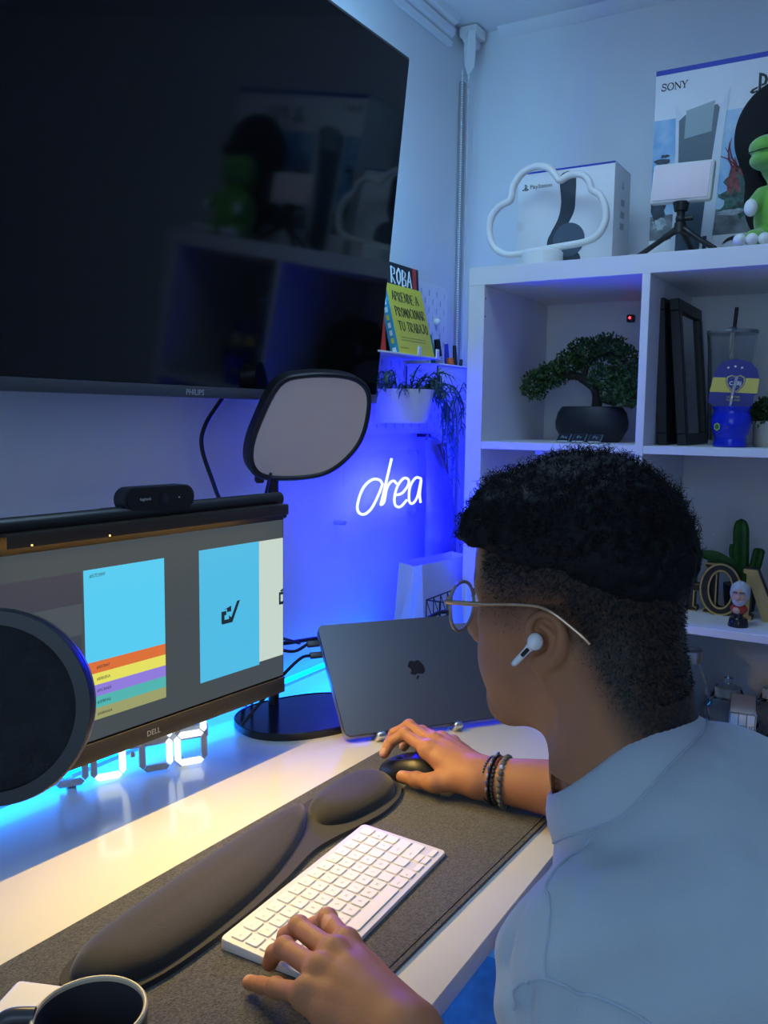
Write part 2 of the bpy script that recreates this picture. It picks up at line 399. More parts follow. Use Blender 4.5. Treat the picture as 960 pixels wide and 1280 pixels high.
def keyboard():
    L, D = 0.2789, 0.1149
    k0 = V(-1.5420, -0.4935, MAT_Z)          # rear left corner
    b1 = V(-1.2650, -0.4850, MAT_Z)
    e = (b1 - k0).normalized(); yv = V(-e.y, e.x, 0)
    t = thing('keyboard', 'slim white keyboard with white keys on the felt mat', 'keyboard', (k0 + e * L / 2 - yv * D / 2), math.atan2(e.y, e.x))
    M = frame(k0, e, yv)                      # local: x to the right, y to the back (negative = towards the user), z up
    def zt(y): return 0.0108 + 0.0062 * (y / D)   # wedge: 10.8 mm at the back to 4.6 mm in front
    bm = BM()
    pts = rrect(L, D, 0.006, 5, L / 2, -D / 2)
    lo = [bm.verts.new(M @ V(x, y, 0.0005)) for x, y in pts]; hi = [bm.verts.new(M @ V(x, y, zt(y) - 0.0012)) for x, y in pts]
    hh = [bm.verts.new(M @ V(L / 2 + (x - L / 2) * 0.995, -D / 2 + (y + D / 2) * 0.99, zt(y))) for x, y in pts]
    n = len(pts)
    for A_, B_ in ((lo, hi), (hi, hh)):
        for i in range(n): bm.faces.new((A_[i], A_[(i + 1) % n], B_[(i + 1) % n], B_[i]))
    bm.faces.new(hh); bm.faces.new(lo[::-1])
    obj('case', bm, mat('keyboard_aluminium', (0.66, 0.66, 0.67), 0.38), t)
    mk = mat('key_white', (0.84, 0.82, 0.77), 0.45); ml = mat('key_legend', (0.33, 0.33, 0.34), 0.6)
    gx = 0.0190; x_0 = 0.0065; pitch = (D - 0.0128) / 6.0
    rows = [
      [(1, 'esc')] + [(1, 'F%d' % i) for i in range(1, 13)] + [(1, '')],
      [(1, c) for c in 'º1234567890?¡'] + [(1.0, 'del')],
      [(1.0, 'tab')] + [(1, c) for c in 'QWERTYUIOP`+'] + [(1.0, '')],
      [(1.0, 'caps')] + [(1, c) for c in 'ASDFGHJKLÑ´'] + [(2.0, 'intro')],
      [(1, 'shift'), (1, '<')] + [(1, c) for c in 'ZXCVBNM,.-'] + [(2.0, 'shift')],
      [(1, 'fn'), (1, 'ctrl'), (1, 'alt'), (1.25, 'cmd'), (5, ''), (1.25, 'cmd'), (1, 'alt')]]
    cache = {}
    tilt = math.atan(0.0062 / D)
    for r, row in enumerate(rows):
        tot = sum(w for w, _ in row); x = x_0; yc = -0.0064 - pitch * (r + 0.5)
        full = L - 2 * x_0 if r < 5 else L - 2 * x_0 - 3 * gx
        u = full / tot
        for w, s in row:
            key = (round(w * u, 5), s)
            kw, kh = w * u - 0.0026, pitch - 0.0026
            T = M @ Matrix.Translation((x + w * u / 2, yc, zt(yc))) @ Matrix.Rotation(tilt, 4, 'X')
            kk = round(kw, 5)
            if kk not in cache:
                bm = BM(); n_ = 2; p0 = rrect(kw, kh, 0.0018, n_); p1 = rrect(kw - 0.0005, kh - 0.0005, 0.0017, n_)
                lo = [bm.verts.new((a, b, 0)) for a, b in p0]; hi = [bm.verts.new((a, b, 0.0012)) for a, b in p0]; tp = [bm.verts.new((a, b, 0.0016)) for a, b in p1]
                for A_, B_ in ((lo, hi), (hi, tp)):
                    for i in range(len(lo)): bm.faces.new((A_[i], A_[(i + 1) % len(lo)], B_[(i + 1) % len(lo)], B_[i]))
                bm.faces.new(tp)
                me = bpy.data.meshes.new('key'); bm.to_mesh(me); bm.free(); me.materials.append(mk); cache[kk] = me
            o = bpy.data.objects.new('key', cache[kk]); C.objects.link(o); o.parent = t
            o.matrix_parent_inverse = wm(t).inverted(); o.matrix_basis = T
            if s:
                sz = 0.0056 if len(s) == 1 else 0.0034
                text_obj('legend', s, sz, T @ Matrix.Translation((0 if len(s) == 1 else -kw * 0.3, -0.0016, 0.00165)), ml, o, align='CENTER' if len(s) == 1 else 'LEFT', ext=0.00003)
            x += w * u
    # arrow cluster
    for i, (dx, dy, hs) in enumerate(((0, -.25, .5), (1, -.25, .5), (1, .25, .5), (2, -.25, .5))):
        yc = -0.0064 - pitch * 5.5 + dy * pitch
        bm = BM(); T = M @ Matrix.Translation((L - x_0 - 3 * gx + dx * gx + gx / 2, yc, zt(yc))) @ Matrix.Rotation(tilt, 4, 'X')
        prism(bm, rrect(gx - 0.0026, pitch / 2 - 0.0018, 0.0014, 2), 0.0016, T); obj('key', bm, mk, t)
keyboard()

def wrist_rest():
    t = thing('wrist_rest', 'long black padded wrist rest behind the white keyboard', 'wrist rest', (-1.40, -0.44, MAT_Z))
    m = mat('wrist_fabric', (0.013, 0.013, 0.014), 0.82, sheen=0.25, bump=0.25, bscale=900)
    # base plate outline seen from above
    top = [(-1.665, -0.428), (-1.655, -0.402), (-1.60, -0.385), (-1.48, -0.377), (-1.36, -0.376), (-1.27, -0.382), (-1.215, -0.384), (-1.165, -0.388), (-1.128, -0.402), (-1.118, -0.432)]
    bot = [(-1.130, -0.462), (-1.165, -0.480), (-1.215, -0.485), (-1.262, -0.478), (-1.30, -0.470), (-1.345, -0.466), (-1.42, -0.478), (-1.50, -0.484), (-1.60, -0.482), (-1.652, -0.464)]
    out = smooth_path([(x, y, 0) for x, y in top + bot], 5, closed=True)
    bm = BM(); prism(bm, [(q.x, q.y) for q in out][::-1], 0.006, Matrix.Translation((0, 0, MAT_Z))); obj('base_pad', bm, m, t)
    def pad(name, o2, h, ax0, ax1):
        pts = smooth_path([(x, y, 0) for x, y in o2], 5, closed=True)
        bm = BM(); N = len(pts)
        # medial line along x: each outline point is blended towards the pad's axis
        xs = [q.x for q in pts]; x_lo, x_hi = min(xs), max(xs)
        def axis(x): return ax0 + (ax1 - ax0) * (x - x_lo) / (x_hi - x_lo)
        rings = []
        for k in range(9):
            s = k / 8; f = math.cos(s * PI / 2) ** 0.72; zz = 0.006 + h * math.sin(s * PI / 2)
            ring = []
            for q in pts:
                cx = min(max(q.x, x_lo + 0.045), x_hi - 0.045); c = V(cx, axis(cx), 0)
                co = c + (q - c) * max(f, 0.0)
                ring.append(bm.verts.new((co.x, co.y, MAT_Z + zz)))
            rings.append(ring)
        for a, b in zip(rings, rings[1:]):
            for i in range(N): bm.faces.new((a[i], a[(i + 1) % N], b[(i + 1) % N], b[i]))
        bm.faces.new(rings[-1])
        bmesh.ops.remove_doubles(bm, verts=bm.verts[:], dist=0.0004)
        o = obj(name, bm, m, t, angle=80); return o
    main = [(-1.655, -0.425), (-1.645, -0.405), (-1.60, -0.389), (-1.48, -0.381), (-1.37, -0.380), (-1.30, -0.386), (-1.268, -0.394), (-1.290, -0.416), (-1.345, -0.442), (-1.42, -0.464), (-1.50, -0.475), (-1.60, -0.475), (-1.645, -0.455)]
    lobe = [(-1.258, -0.398), (-1.215, -0.390), (-1.165, -0.393), (-1.133, -0.407), (-1.124, -0.432), (-1.136, -0.456), (-1.168, -0.472), (-1.215, -0.472), (-1.262, -0.462), (-1.285, -0.440), (-1.275, -0.415)]
    pad('cushion', main, 0.021, -0.432, -0.408); pad('mouse_lobe', lobe, 0.022, -0.425, -0.432)
wrist_rest()

def mouse():
    t = thing('computer_mouse', 'black computer mouse under the right hand', 'mouse', (-1.085, -0.452, MAT_Z))
    bm = BM(); N = 28; rings = []
    M = frame((-1.083, -0.458, MAT_Z), (0.96, -0.05, 0), (0.05, 0.96, 0))
    for k in range(10):
        s = k / 9; ring = []
        for i in range(N):
            a = 2 * PI * i / N
            x, y = 0.031 * math.copysign(abs(math.cos(a)) ** 0.8, math.cos(a)), 0.055 * math.copysign(abs(math.sin(a)) ** 0.85, math.sin(a))
            f = math.cos(s * PI / 2) ** 0.5
            h = (0.034 - 0.006 * (y / 0.055) - 0.006 * (y / 0.055) ** 2)
            ring.append(bm.verts.new(M @ V(x * f, y * f - 0.004 * s, 0.001 + h * math.sin(s * PI / 2))))
        rings.append(ring)
    for a, b in zip(rings, rings[1:]):
        for i in range(N): bm.faces.new((a[i], a[(i + 1) % N], b[(i + 1) % N], b[i]))
    bmesh.ops.remove_doubles(bm, verts=bm.verts[:], dist=0.0002)
    obj('shell', bm, mat('mouse_black', (0.014, 0.014, 0.017), 0.35), t, angle=70)
    bm = BM(); q = [M @ V(0.0, 0.030, 0.025), M @ V(0, 0.046, 0.019)]
    lathe(bm, [(0, -0.003), (0.008, -0.003), (0.009, 0), (0.008, 0.003), (0, 0.003)], 16, Matrix.Translation(M @ V(0, 0.024, 0.0165)) @ Matrix.Rotation(PI / 2, 4, 'Y')); obj('scroll_wheel', bm, M_RUBBER, t)
mouse()

def mug():
    c = V(-1.742, -0.5447, MAT_Z); h = 0.0795
    t = thing('mug', 'dark grey coffee mug with a beige rim at the front edge', 'mug', c)
    bm = BM()
    lathe(bm, [(0, 0.002), (0.033, 0.002), (0.036, 0.006), (0.0405, 0.03), (0.0415, h - 0.004)], 48, Matrix.Translation(c))
    lathe(bm, [(0.0385, h - 0.004), (0.0375, 0.03), (0.034, 0.009), (0.0, 0.007)], 48, Matrix.Translation(c))
    obj('body', bm, mat('mug_glaze', (0.045, 0.045, 0.055), 0.3), t, angle=60)
    bm = BM(); lathe(bm, [(0.0415, h - 0.004), (0.0416, h - 0.0012), (0.0405, h), (0.0395, h), (0.0385, h - 0.0012), (0.0385, h - 0.004)], 48, Matrix.Translation(c))
    obj('rim', bm, mat('mug_rim', (0.62, 0.52, 0.36), 0.35), t)
    bm = BM(); lathe(bm, [(0, 0.014), (0.0352, 0.014)], 48, Matrix.Translation(c)); obj('coffee', bm, mat('coffee', (0.006, 0.003, 0.002), 0.03), t)
    d = V(-0.62, 0.78, 0); pts = [c + d * 0.039 + V(0, 0, 0.078), c + d * 0.058 + V(0, 0, 0.078), c + d * 0.069 + V(0, 0, 0.066), c + d * 0.069 + V(0, 0, 0.042), c + d * 0.058 + V(0, 0, 0.027), c + d * 0.038 + V(0, 0, 0.024)]
    bm = BM(); tube(bm, smooth_path(pts, 6), 0.0062, 12); obj('handle', bm, MATS['mug_glaze'], t)
mug()

def charging_case():
    t = thing('charging_case', 'white rounded charging case lying behind the mug', 'case', (-1.728, -0.428, MAT_Z))
    M = frame((-1.7280, -0.428, MAT_Z), (0.93, 0.36, 0), (-0.36, 0.93, 0))
    bm = BM(); bx(bm, (0, 0, 0.0075), (0.110, 0.052, 0.014), 0.006, M, 4); obj('lid', bm, mat('case_white', (0.82, 0.80, 0.78), 0.22), t)
    bm = BM(); bx(bm, (-0.005, -0.0262, 0.0075), (0.05, 0.0006, 0.001), 0, M); obj('seam', bm, mat('seam_grey', (0.4, 0.4, 0.4), 0.5), t)
charging_case()

# ---------------------------------------------------------------- monitor
MB = V(-1.107, -0.243, 0.834); MA = V(-0.9965, 0.084, 0).normalized()
MM = frame(MB, -MA, (0, 0, 1))     # x = 0 at the right edge, negative towards the left end; z towards the viewer
def monitor():
    Wd, Hd = 0.545, 0.2895
    t = thing('monitor', 'wide flat computer monitor showing colour artboards on the desk', 'monitor', (MB + MA * Wd / 2 + V(0, 0.09, -MB.z + DESK)))
    bm = BM(); bx(bm, (-Wd / 2, Hd / 2, -0.012), (Wd, Hd, 0.022), 0.002, MM); obj('housing', bm, M_BLACK, t)
    bm = BM(); bx(bm, (-Wd / 2, Hd / 2, -0.036), (Wd * 0.62, Hd * 0.7, 0.034), 0.012, MM); obj('rear_cover', bm, M_BLACK, t)
    bm = BM(); bx(bm, (-Wd / 2, 0.0135, 0.0006), (Wd - 0.002, 0.024, 0.003), 0.001, MM); obj('lower_bezel', bm, mat('monitor_lip', (0.045, 0.042, 0.040), 0.4), t)
    M = MM @ Matrix.Translation((0, 0, 0.0001))
    def emi(name, c, s=1.0):
        m = mat(name, (0.004, 0.004, 0.005), 0.35, emit=c, strength=s * SCREEN, spec=0.2); return m
    bm = BM(); bx(bm, (-Wd / 2, 0.148, 0.0), (Wd - 0.008, 0.239, 0.0012), 0, M); scr = obj('screen', bm, emi('screen_grey', (0.060, 0.078, 0.090)), t, smooth=False)
    def rect(name, x0, x1, y0, y1, c, z=0.0007, s=1.0):
        bm = BM(); a, b = -x0, -x1
        pts = [(a, y0), (b, y0), (b, y1), (a, y1)]
        if b < a: pts = pts[::-1]
        prism(bm, pts, 0.00012, M @ Matrix.Translation((0, 0, z))); return obj(name, bm, emi('screen_' + name + '_%03d' % int(c[0] * 255) + '_%03d' % int(c[2] * 255), c, s), scr, smooth=False)
    rect('artboard', 0.541, 0.3555, 0.1998, 0.2375, (0.052, 0.056, 0.080)); rect('artboard', 0.541, 0.3565, 0.1625, 0.1995, (0.070, 0.088, 0.105))
    rect('artboard', 0.541, 0.3575, 0.052, 0.162, (0.045, 0.062, 0.078))
    rect('artboard', 0.3530, 0.2318, 0.1252, 0.2382, (0.10, 0.66, 0.97))
    for k, c in enumerate(((0.78, 0.18, 0.045), (0.86, 0.82, 0.13), (0.30, 0.22, 0.78), (0.09, 0.50, 0.47), (0.36, 0.38, 0.16))):
        y1 = 0.1252 - k * 0.01445; rect('colour_band', 0.3530, 0.2318, y1 - 0.01445, y1, c)
    rect('artboard', 0.1719, 0.0558, 0.0565, 0.2405, (0.085, 0.55, 0.86)); rect('artboard', 0.0558, 0.0042, 0.0605, 0.2402, (0.62, 0.74, 0.66))
    ink = mat('screen_ink', (0.01, 0.01, 0.01), 0.3, emit=(0.004, 0.015, 0.03), strength=1)
    def txt(s, x, y, size, m=ink): text_obj('lettering', s, size, M @ Matrix.Translation((-x, y, 0.0011)), m, scr, ext=0.00005)
    txt('#57D9FF', 0.345, 0.2285, 0.0060)
    for s, k in (('#E07B47', 0), ('#E8E85A', 1), ('#9C8AE0', 2), ('#5FBFAE', 3), ('#A8A66A', 4)): txt(s, 0.338, 0.1160 - k * 0.01445, 0.0052)
    def mark(x, y, sc):
        bm = BM(); P_ = lambda pts: prism(bm, [(-x + a * sc, y + b * sc) for a, b in pts], 0.0001, M @ Matrix.Translation((0, 0, 0.0010)))
        P_([(0.0, .50), (.26, .50), (.26, .34), (.16, .34), (.16, .16), (.40, .16), (.40, 0), (.05, 0), (0, .05)])
        P_([(.14, .56), (.52, .66), (.52, .44), (.30, .44), (.30, .56)])
        P_([(.40, .0), (.58, .0), (1.0, .80), (.84, .80), (.52, .20), (.40, .30)])
        obj('logo_mark', bm, ink, scr, smooth=False)
    mark(0.1318, 0.131, 0.0365); 
    bm = BM()
    for pts in ([(0.0134, .158), (.0134, .140), (.0125, .139), (.0044, .139), (.0044, .1435), (.0098, .1435), (.0098, .154), (.0044, .154), (.0044, .158)], [(.0115, .160), (.0044, .163), (.0044, .1595), (.0075, .158)]):
        prism(bm, [(-a, b) for a, b in pts], 0.0001, M @ Matrix.Translation((0, 0, 0.0010)))
    obj('logo_mark', bm, ink, scr, smooth=False)
    text_obj('maker_name', 'DELL', 0.0105, MM @ Matrix.Translation((-0.2655, 0.0095, 0.0022)), MATS['logo_silver'], t, sx=0.95)
    bm = BM(); bx(bm, (-0.0105, 0.2790, 0.0005), (0.004, 0.0012, 0.0008), 0, MM); obj('status_mark', bm, MATS['logo_silver'], t)
    bm = BM(); bx(bm, (-Wd / 2, 0.15, -0.059), (0.10, 0.10, 0.012), 0.003, MM); obj('mount_plate', bm, M_BLACK, t)
    bm = BM(); tube(bm, [MM @ V(-Wd / 2, 0.15, -0.062), MM @ V(-Wd / 2 - 0.10, 0.15, -0.10), V(-1.96, -0.10, 0.984)], 0.016, 10); obj('arm', bm, M_BLACK, t)
    bm = BM(); cyl(bm, (-1.96, -0.10, DESK), (-1.96, -0.10, 1.01), 0.018); cyl(bm, (-1.96, -0.10, DESK), (-1.96, -0.10, DESK + 0.012), 0.045, seg=24); obj('arm_post', bm, M_BLACK, t)
monitor()

def screen_bar():
    t = thing('screen_light_bar', 'dark light bar clipped along the top edge of the monitor', 'lamp', MM @ V(-0.27, 0.2895, 0))
    bm = BM(); a, b = MM @ V(-0.47, 0.3005, 0.004), MM @ V(-0.018, 0.3005, 0.004)
    tube(bm, [a, b], 0.0098, 16); obj('tube', bm, mat('bar_dark', (0.020, 0.018, 0.020), 0.4), t)
    bm = BM(); tube(bm, [MM @ V(-0.455, 0.2915, 0.0085), MM @ V(-0.025, 0.2915, 0.0085)], 0.0030, 10); obj('reflector', bm, mat('bar_bronze', (0.16, 0.11, 0.07), 0.35, metal=0.6), t)
    bm = BM(); bx(bm, (-0.246, 0.2865, 0.0310), (0.440, 0.0135, 0.0020), 0.0008, MM); bx(bm, (-0.246, 0.2935, 0.0215), (0.440, 0.0020, 0.0200), 0.0006, MM); obj('hood', bm, mat('bar_hood', (0.050, 0.038, 0.028), 0.4, metal=0.3), t)
    bm = BM(); bx(bm, (-0.27, 0.296, -0.014), (0.085, 0.022, 0.034), 0.005, MM); obj('clip', bm, MATS['bar_dark'], t)
    for x in (-0.4702, -0.0178):
        bm = BM(); cyl(bm, MM @ V(x - 0.001, 0.3005, 0.004), MM @ V(x + 0.001, 0.3005, 0.004), 0.0102); obj('end_cap', bm, M_BLACK, t)
    for x in (-0.438, -0.338):
        bm = BM(); bx(bm, (x, 0.2815, 0.0322), (0.0016, 0.0016, 0.001), 0, MM); obj('led', bm, glow('bar_led', BAR_COLOR, 4), t)
    # its lamps: a slim strip of warm light that is shielded towards the screen and the wall behind
    p = MM @ V(-0.24, 0.2870, 0.0190)
    o = area_lamp('screen_bar_light', p, (math.radians(-40), 0, math.atan2(-MA.y, -MA.x)), 0.43, 0.008, BAR_POWER, BAR_COLOR, 160)
screen_bar()

def webcam():
    c = MM @ V(-0.2465, 0.3175, 0.006)
    t = thing('webcam', 'black rounded webcam on top of the monitor', 'webcam', MM @ V(-0.2465, 0.296, 0))
    M = frame(c, (MA * -1), (0, 0, 1)) @ Matrix.Rotation(math.radians(-4), 4, 'Y')
    bm = BM(); prism(bm, rrect(0.106, 0.031, 0.0154, 8), 0.022, M @ Matrix.Translation((0, 0, -0.014))); o = obj('body', bm, mat('webcam_black', (0.018, 0.020, 0.026), 0.45), t)
    bm = BM(); prism(bm, rrect(0.099, 0.0265, 0.0132, 8), 0.0012, M @ Matrix.Translation((0, 0, 0.008))); obj('face_plate', bm, mat('webcam_face', (0.012, 0.011, 0.012), 0.18), t)
    bm = BM(); cyl(bm, M @ V(0.006, 0, 0.009), M @ V(0.006, 0, 0.0105), 0.0078, seg=24); l = obj('lens_ring', bm, M_BLACK, t)
    bm = BM(); cyl(bm, M @ V(0.006, 0, 0.0105), M @ V(0.006, 0, 0.0110), 0.0048, seg=20); obj('lens', bm, mat('lens_glass', (0.03, 0.02, 0.04), 0.05), l)
    bm = BM(); cyl(bm, M @ V(0.028, 0, 0.0092), M @ V(0.028, 0, 0.0097), 0.0009, seg=8); obj('indicator', bm, mat('indicator_white', (0.8, 0.8, 0.8), 0.4), t)
    text_obj('maker_name', 'logitech', 0.0052, M @ Matrix.Translation((-0.031, -0.001, 0.0093)), mat('logo_white', (0.55, 0.55, 0.55), 0.5), t)
    bm = BM(); bx(bm, (-0.004, -0.021, -0.004), (0.030, 0.020, 0.018), 0.003, M); obj('clamp', bm, mat('clamp_grey', (0.05, 0.045, 0.045), 0.45), t)
    bm = BM(); bx(bm, (-0.004, -0.0195, 0.0054), (0.021, 0.0012, 0.0006), 0, M); obj('clamp_slot', bm, M_BLACK, t)
    bm = BM(); bx(bm, (-0.040, -0.016, -0.040), (0.055, 0.006, 0.040), 0.002, M @ Matrix.Rotation(math.radians(12), 4, 'Z')); obj('rear_flap', bm, M_BLACK, t)
webcam()

def panel_light():
    py = -0.100
    t = thing('panel_light', 'round-cornered light panel on a black pole behind the monitor', 'lamp', (-0.985, py, DESK))
    # base plate
    M = Matrix.Translation((-0.957, -0.180, DESK))
    bm = BM(); pts = [(0.128 * math.copysign(abs(math.cos(a)) ** 0.85, math.cos(a)), 0.093 * math.copysign(abs(math.sin(a)) ** 0.85, math.sin(a))) for a in [2 * PI * k / 48 for k in range(48)]]
    Mr = M @ Matrix.Rotation(math.radians(-28), 4, 'Z')
    prism(bm, pts, 0.011, Mr); b = obj('base', bm, mat('base_black', (0.010, 0.010, 0.012), 0.16), t)
    bm = BM(); tube(bm, [Mr @ V(x * 0.985, y * 0.985, 0.0108) for x, y in pts], 0.0016, 6, closed=True); obj('base_rim', bm, MATS['base_black'], b)
    px = -0.950
    bm = BM(); cyl(bm, (px, py, DESK + 0.010), (px, py, 1.195), 0.0095, seg=20); obj('pole', bm, M_BLACK, t)
    bm = BM(); cyl(bm, (px, py, 1.085), (px + 0.020, py - 0.01, 1.085), 0.008, seg=12); obj('pole_knob', bm, M_BLACK, t)
    # head: a rounded square turned on its corner; tilts down and to the user
    c = V(-0.904, -0.170, 1.2395)
    n = V(-0.52, -0.80, -0.30).normalized()
    x = V(0.83844, -0.54499, 0); y = n.cross(x)
    H = Matrix((x, y, n)).transposed().to_4x4(); H.translation = c
    out = PANEL_OUT()
    bm = BM(); prism(bm, out, 0.024, H @ Matrix.Translation((0, 0, -0.020))); obj('head', bm, mat('panel_black', (0.014, 0.014, 0.018), 0.38), t)
    bm = BM(); tube(bm, [H @ V(a * 0.965, b_ * 0.965, 0.004) for a, b_ in out], 0.0048, 8, closed=True); obj('head_rim', bm, MATS['panel_black'], t)
    bm = BM(); prism(bm, [(a * 0.915, b_ * 0.915) for a, b_ in out], 0.0015, H @ Matrix.Translation((0, 0, 0.004))); obj('diffuser', bm, mat('diffuser_opal', (0.72, 0.59, 0.49), 0.6), t)
    bm = BM(); bx(bm, (-0.100, -0.098, -0.010), (0.014, 0.016, 0.014), 0.002, H); obj('socket', bm, M_BLACK, t)
    bm = BM(); cyl(bm, (px, py + 0.012, 1.195), c - n * 0.020, 0.009, seg=12); ball(bm, (px, py + 0.006, 1.195), 0.013); obj('ball_joint', bm, M_BLACK, t)
def PANEL_OUT():
    # outline of the leaning, soft-cornered square in head coordinates
    pts = [(-0.091, 0.0747), (-0.0438, 0.0925), (0.0288, 0.0935), (0.0685, 0.0792), (0.0839, 0.0479), (0.0819, -0.011), (0.0615, -0.053), (0.0226, -0.0858), (-0.0291, -0.0969), (-0.0952, -0.0954), (-0.1223, -0.0802), (-0.1309, -0.0469), (-0.1214, 0.0025)]
    return [(q.x, q.y) for q in smooth_path([(x, y, 0) for x, y in pts][::-1], 5, closed=True)]
panel_light()

def cables():
    m = mat('cable_black', (0.010, 0.010, 0.012), 0.5)
    def cab(pts, r, label, name='cable'):
        bm = BM(); tube(bm, smooth_path(pts, 8), r, 8); return tag(obj(name, bm, m), label, 'cable')
    cab([(-1.000, -0.030, 1.285), (-1.045, -0.032, 1.24), (-1.052, -0.03, 1.20), (-1.02, -0.03, 1.13), (-0.985, -0.03, 1.05), (-0.98, -0.05, 0.80), (-0.98, -0.06, 0.741)], 0.0036, 'thick black cable hanging down the wall from the television')
    cab([(-0.982, -0.120, 1.160), (-0.985, -0.110, 1.12), (-0.975, -0.09, 1.07), (-0.97, -0.07, 0.9), (-0.965, -0.062, 0.741)], 0.0026, 'thin black cable hanging from the light panel')
    return cab
CAB = cables()

# ---------------------------------------------------------------- laptop on its stand
LY = math.radians(-38); LE = V(math.cos(LY), math.sin(LY), 0); LN = V(-LE.y, LE.x, 0)
LTH = math.radians(42); LU = LN * math.cos(LTH) + V(0, 0, math.sin(LTH))
LM = frame((-1.0265, -0.3040, 0.7505), LE, LU)   # x along the front edge, y up the lid, z out of the lid
def laptop():
    Wd, Hd = 0.304, 0.213
    t = thing('laptop', 'closed grey laptop leaning on a stand, its lid facing the room', 'laptop', LM @ V(Wd / 2, 0, -0.006))
    bm = BM(); prism(bm, rrect(Wd, Hd, 0.010, 6, Wd / 2, Hd / 2), 0.0045, LM @ Matrix.Translation((0, 0, -0.0045)))
    ma = mat('laptop_grey', (0.105, 0.108, 0.125), 0.38, metal=0.75); obj('lid', bm, ma, t)
    bm = BM(); prism(bm, rrect(Wd, Hd, 0.010, 6, Wd / 2, Hd / 2), 0.0085, LM @ Matrix.Translation((0, 0, -0.0142))); obj('base', bm, mat('laptop_base', (0.42, 0.42, 0.44), 0.3, metal=0.7), t)
    # the emblem on the lid stands on its head for the viewer
    A = LM @ Matrix.Translation((Wd / 2 + 0.004, Hd / 2 + 0.003, 0.0)) @ Matrix.Rotation(PI, 4, 'Z')
    s = 0.0165
    body = [(0, .62), (.22, .72), (.5, .76), (.78, .62), (.84, .52), (.66, .34), (.62, .10), (.74, -.12), (.90, -.24), (.78, -.54), (.58, -.84), (.36, -.94), (.10, -.86), (-.08, -.84), (-.34, -.94), (-.56, -.84), (-.80, -.46), (-.92, -.02), (-.86, .40), (-.62, .68), (-.34, .74)]
    pts = smooth_path([(x * s, y * s, 0) for x, y in body], 3, closed=True)
    bm = BM(); prism(bm, [(q.x, q.y) for q in pts], 0.0003, A)
    leaf = smooth_path([(0.0, .86, 0), (.06, 1.1, 0), (.34, 1.36, 0), (.30, 1.08, 0), (.14, .90, 0)], 4, closed=True)
    prism(bm, [(q.x * s, q.y * s) for q in leaf], 0.0003, A)
    obj('emblem', bm, mat('emblem_black', (0.012, 0.012, 0.014), 0.12), t, smooth=False)
    for x in (0.02, Wd - 0.02):
        bm = BM(); cyl(bm, LM @ V(x, 0.02, -0.0142), LM @ V(x, 0.02, -0.0155), 0.006); obj('foot', bm, M_RUBBER, t)
laptop()
def laptop_stand():
    t = thing('laptop_stand', 'small silver folding stand with two hooks under the grey laptop', 'stand', LM @ V(0.15, 0.1, -0.1))
    for x in (0.058, 0.196):
        bm = BM()
        tube(bm, [LM @ V(x, 0.205, -0.0225), LM @ V(x, 0.0, -0.0225), LM @ V(x, -0.010, -0.0215)], 0.006, 8)
        a = obj('arm', bm, M_STEEL, t)
        bm = BM(); bx(bm, (x, -0.0065, -0.006), (0.017, 0.011, 0.026), 0.0045, LM, 3); obj('hook', bm, M_STEEL, a)
        foot = LM @ V(x, 0.20, -0.024); dn = V(foot.x, foot.y, DESK + 0.0055) - LN * 0.02
        bm = BM(); tube(bm, [foot, dn, dn - LN * 0.06], 0.005, 8); obj('strut', bm, M_STEEL, t)
    bm = BM(); tube(bm, [LM @ V(0.058, 0.10, -0.0235), LM @ V(0.196, 0.10, -0.0235)], 0.005, 8); obj('cross_bar', bm, M_STEEL, t)
laptop_stand()
def laptop_cables():
    m = MATS['cable_black']
    for k, (y, pts, lb) in enumerate((
        (0.183, [(-0.030, 0.0), (-0.10, 0.02), (-0.17, 0.06)], 'black cable looping from the upper left port of the laptop'),
        (0.160, [(-0.030, 0.0), (-0.075, -0.03), (-0.12, -0.10)], 'black cable running from the lower left port of the laptop'))):
        a = LM @ V(-0.002, y, -0.0095)
        t = thing('charging_cable', lb, 'cable', a)
        bm = BM(); bx(bm, (-0.012, y, -0.0095), (0.022, 0.011, 0.006), 0.0015, LM); obj('plug', bm, mat('plug_grey', (0.06, 0.065, 0.075), 0.4), t)
        b = LM @ V(-0.023, y, -0.0095)
        if k == 0:
            P_ = [b, b + V(-0.03, 0.005, -0.006), b + V(-0.055, 0.022, 0.002), b + V(-0.050, 0.040, 0.010), b + V(-0.01, 0.055, 0.006), b + V(0.06, 0.06, -0.020)]
        else:
            P_ = [b, b + V(-0.02, 0.004, 0.0), b + V(-0.05, 0.015, -0.02), b + V(-0.085, 0.03, -0.055), b + V(-0.12, 0.05, -0.095)]
        bm = BM(); tube(bm, smooth_path(P_, 6), 0.0027, 8); obj('cord', bm, m, t)
    CAB([(-1.02, -0.06, 0.86), (-0.93, -0.10, 0.850), (-0.86, -0.12, 0.846), (-0.80, -0.14, 0.842), (-0.70, -0.16, 0.83)], 0.0038, 'thick black cable running behind the laptop from the monitor')
    CAB([(-0.72, -0.262, 0.862), (-0.66, -0.262, 0.868), (-0.60, -0.262, 0.866), (-0.52, -0.262, 0.842), (-0.46, -0.262, 0.800), (-0.44, -0.262, 0.742)], 0.0042, 'black cable arching over the wire basket behind the laptop')
laptop_cables()

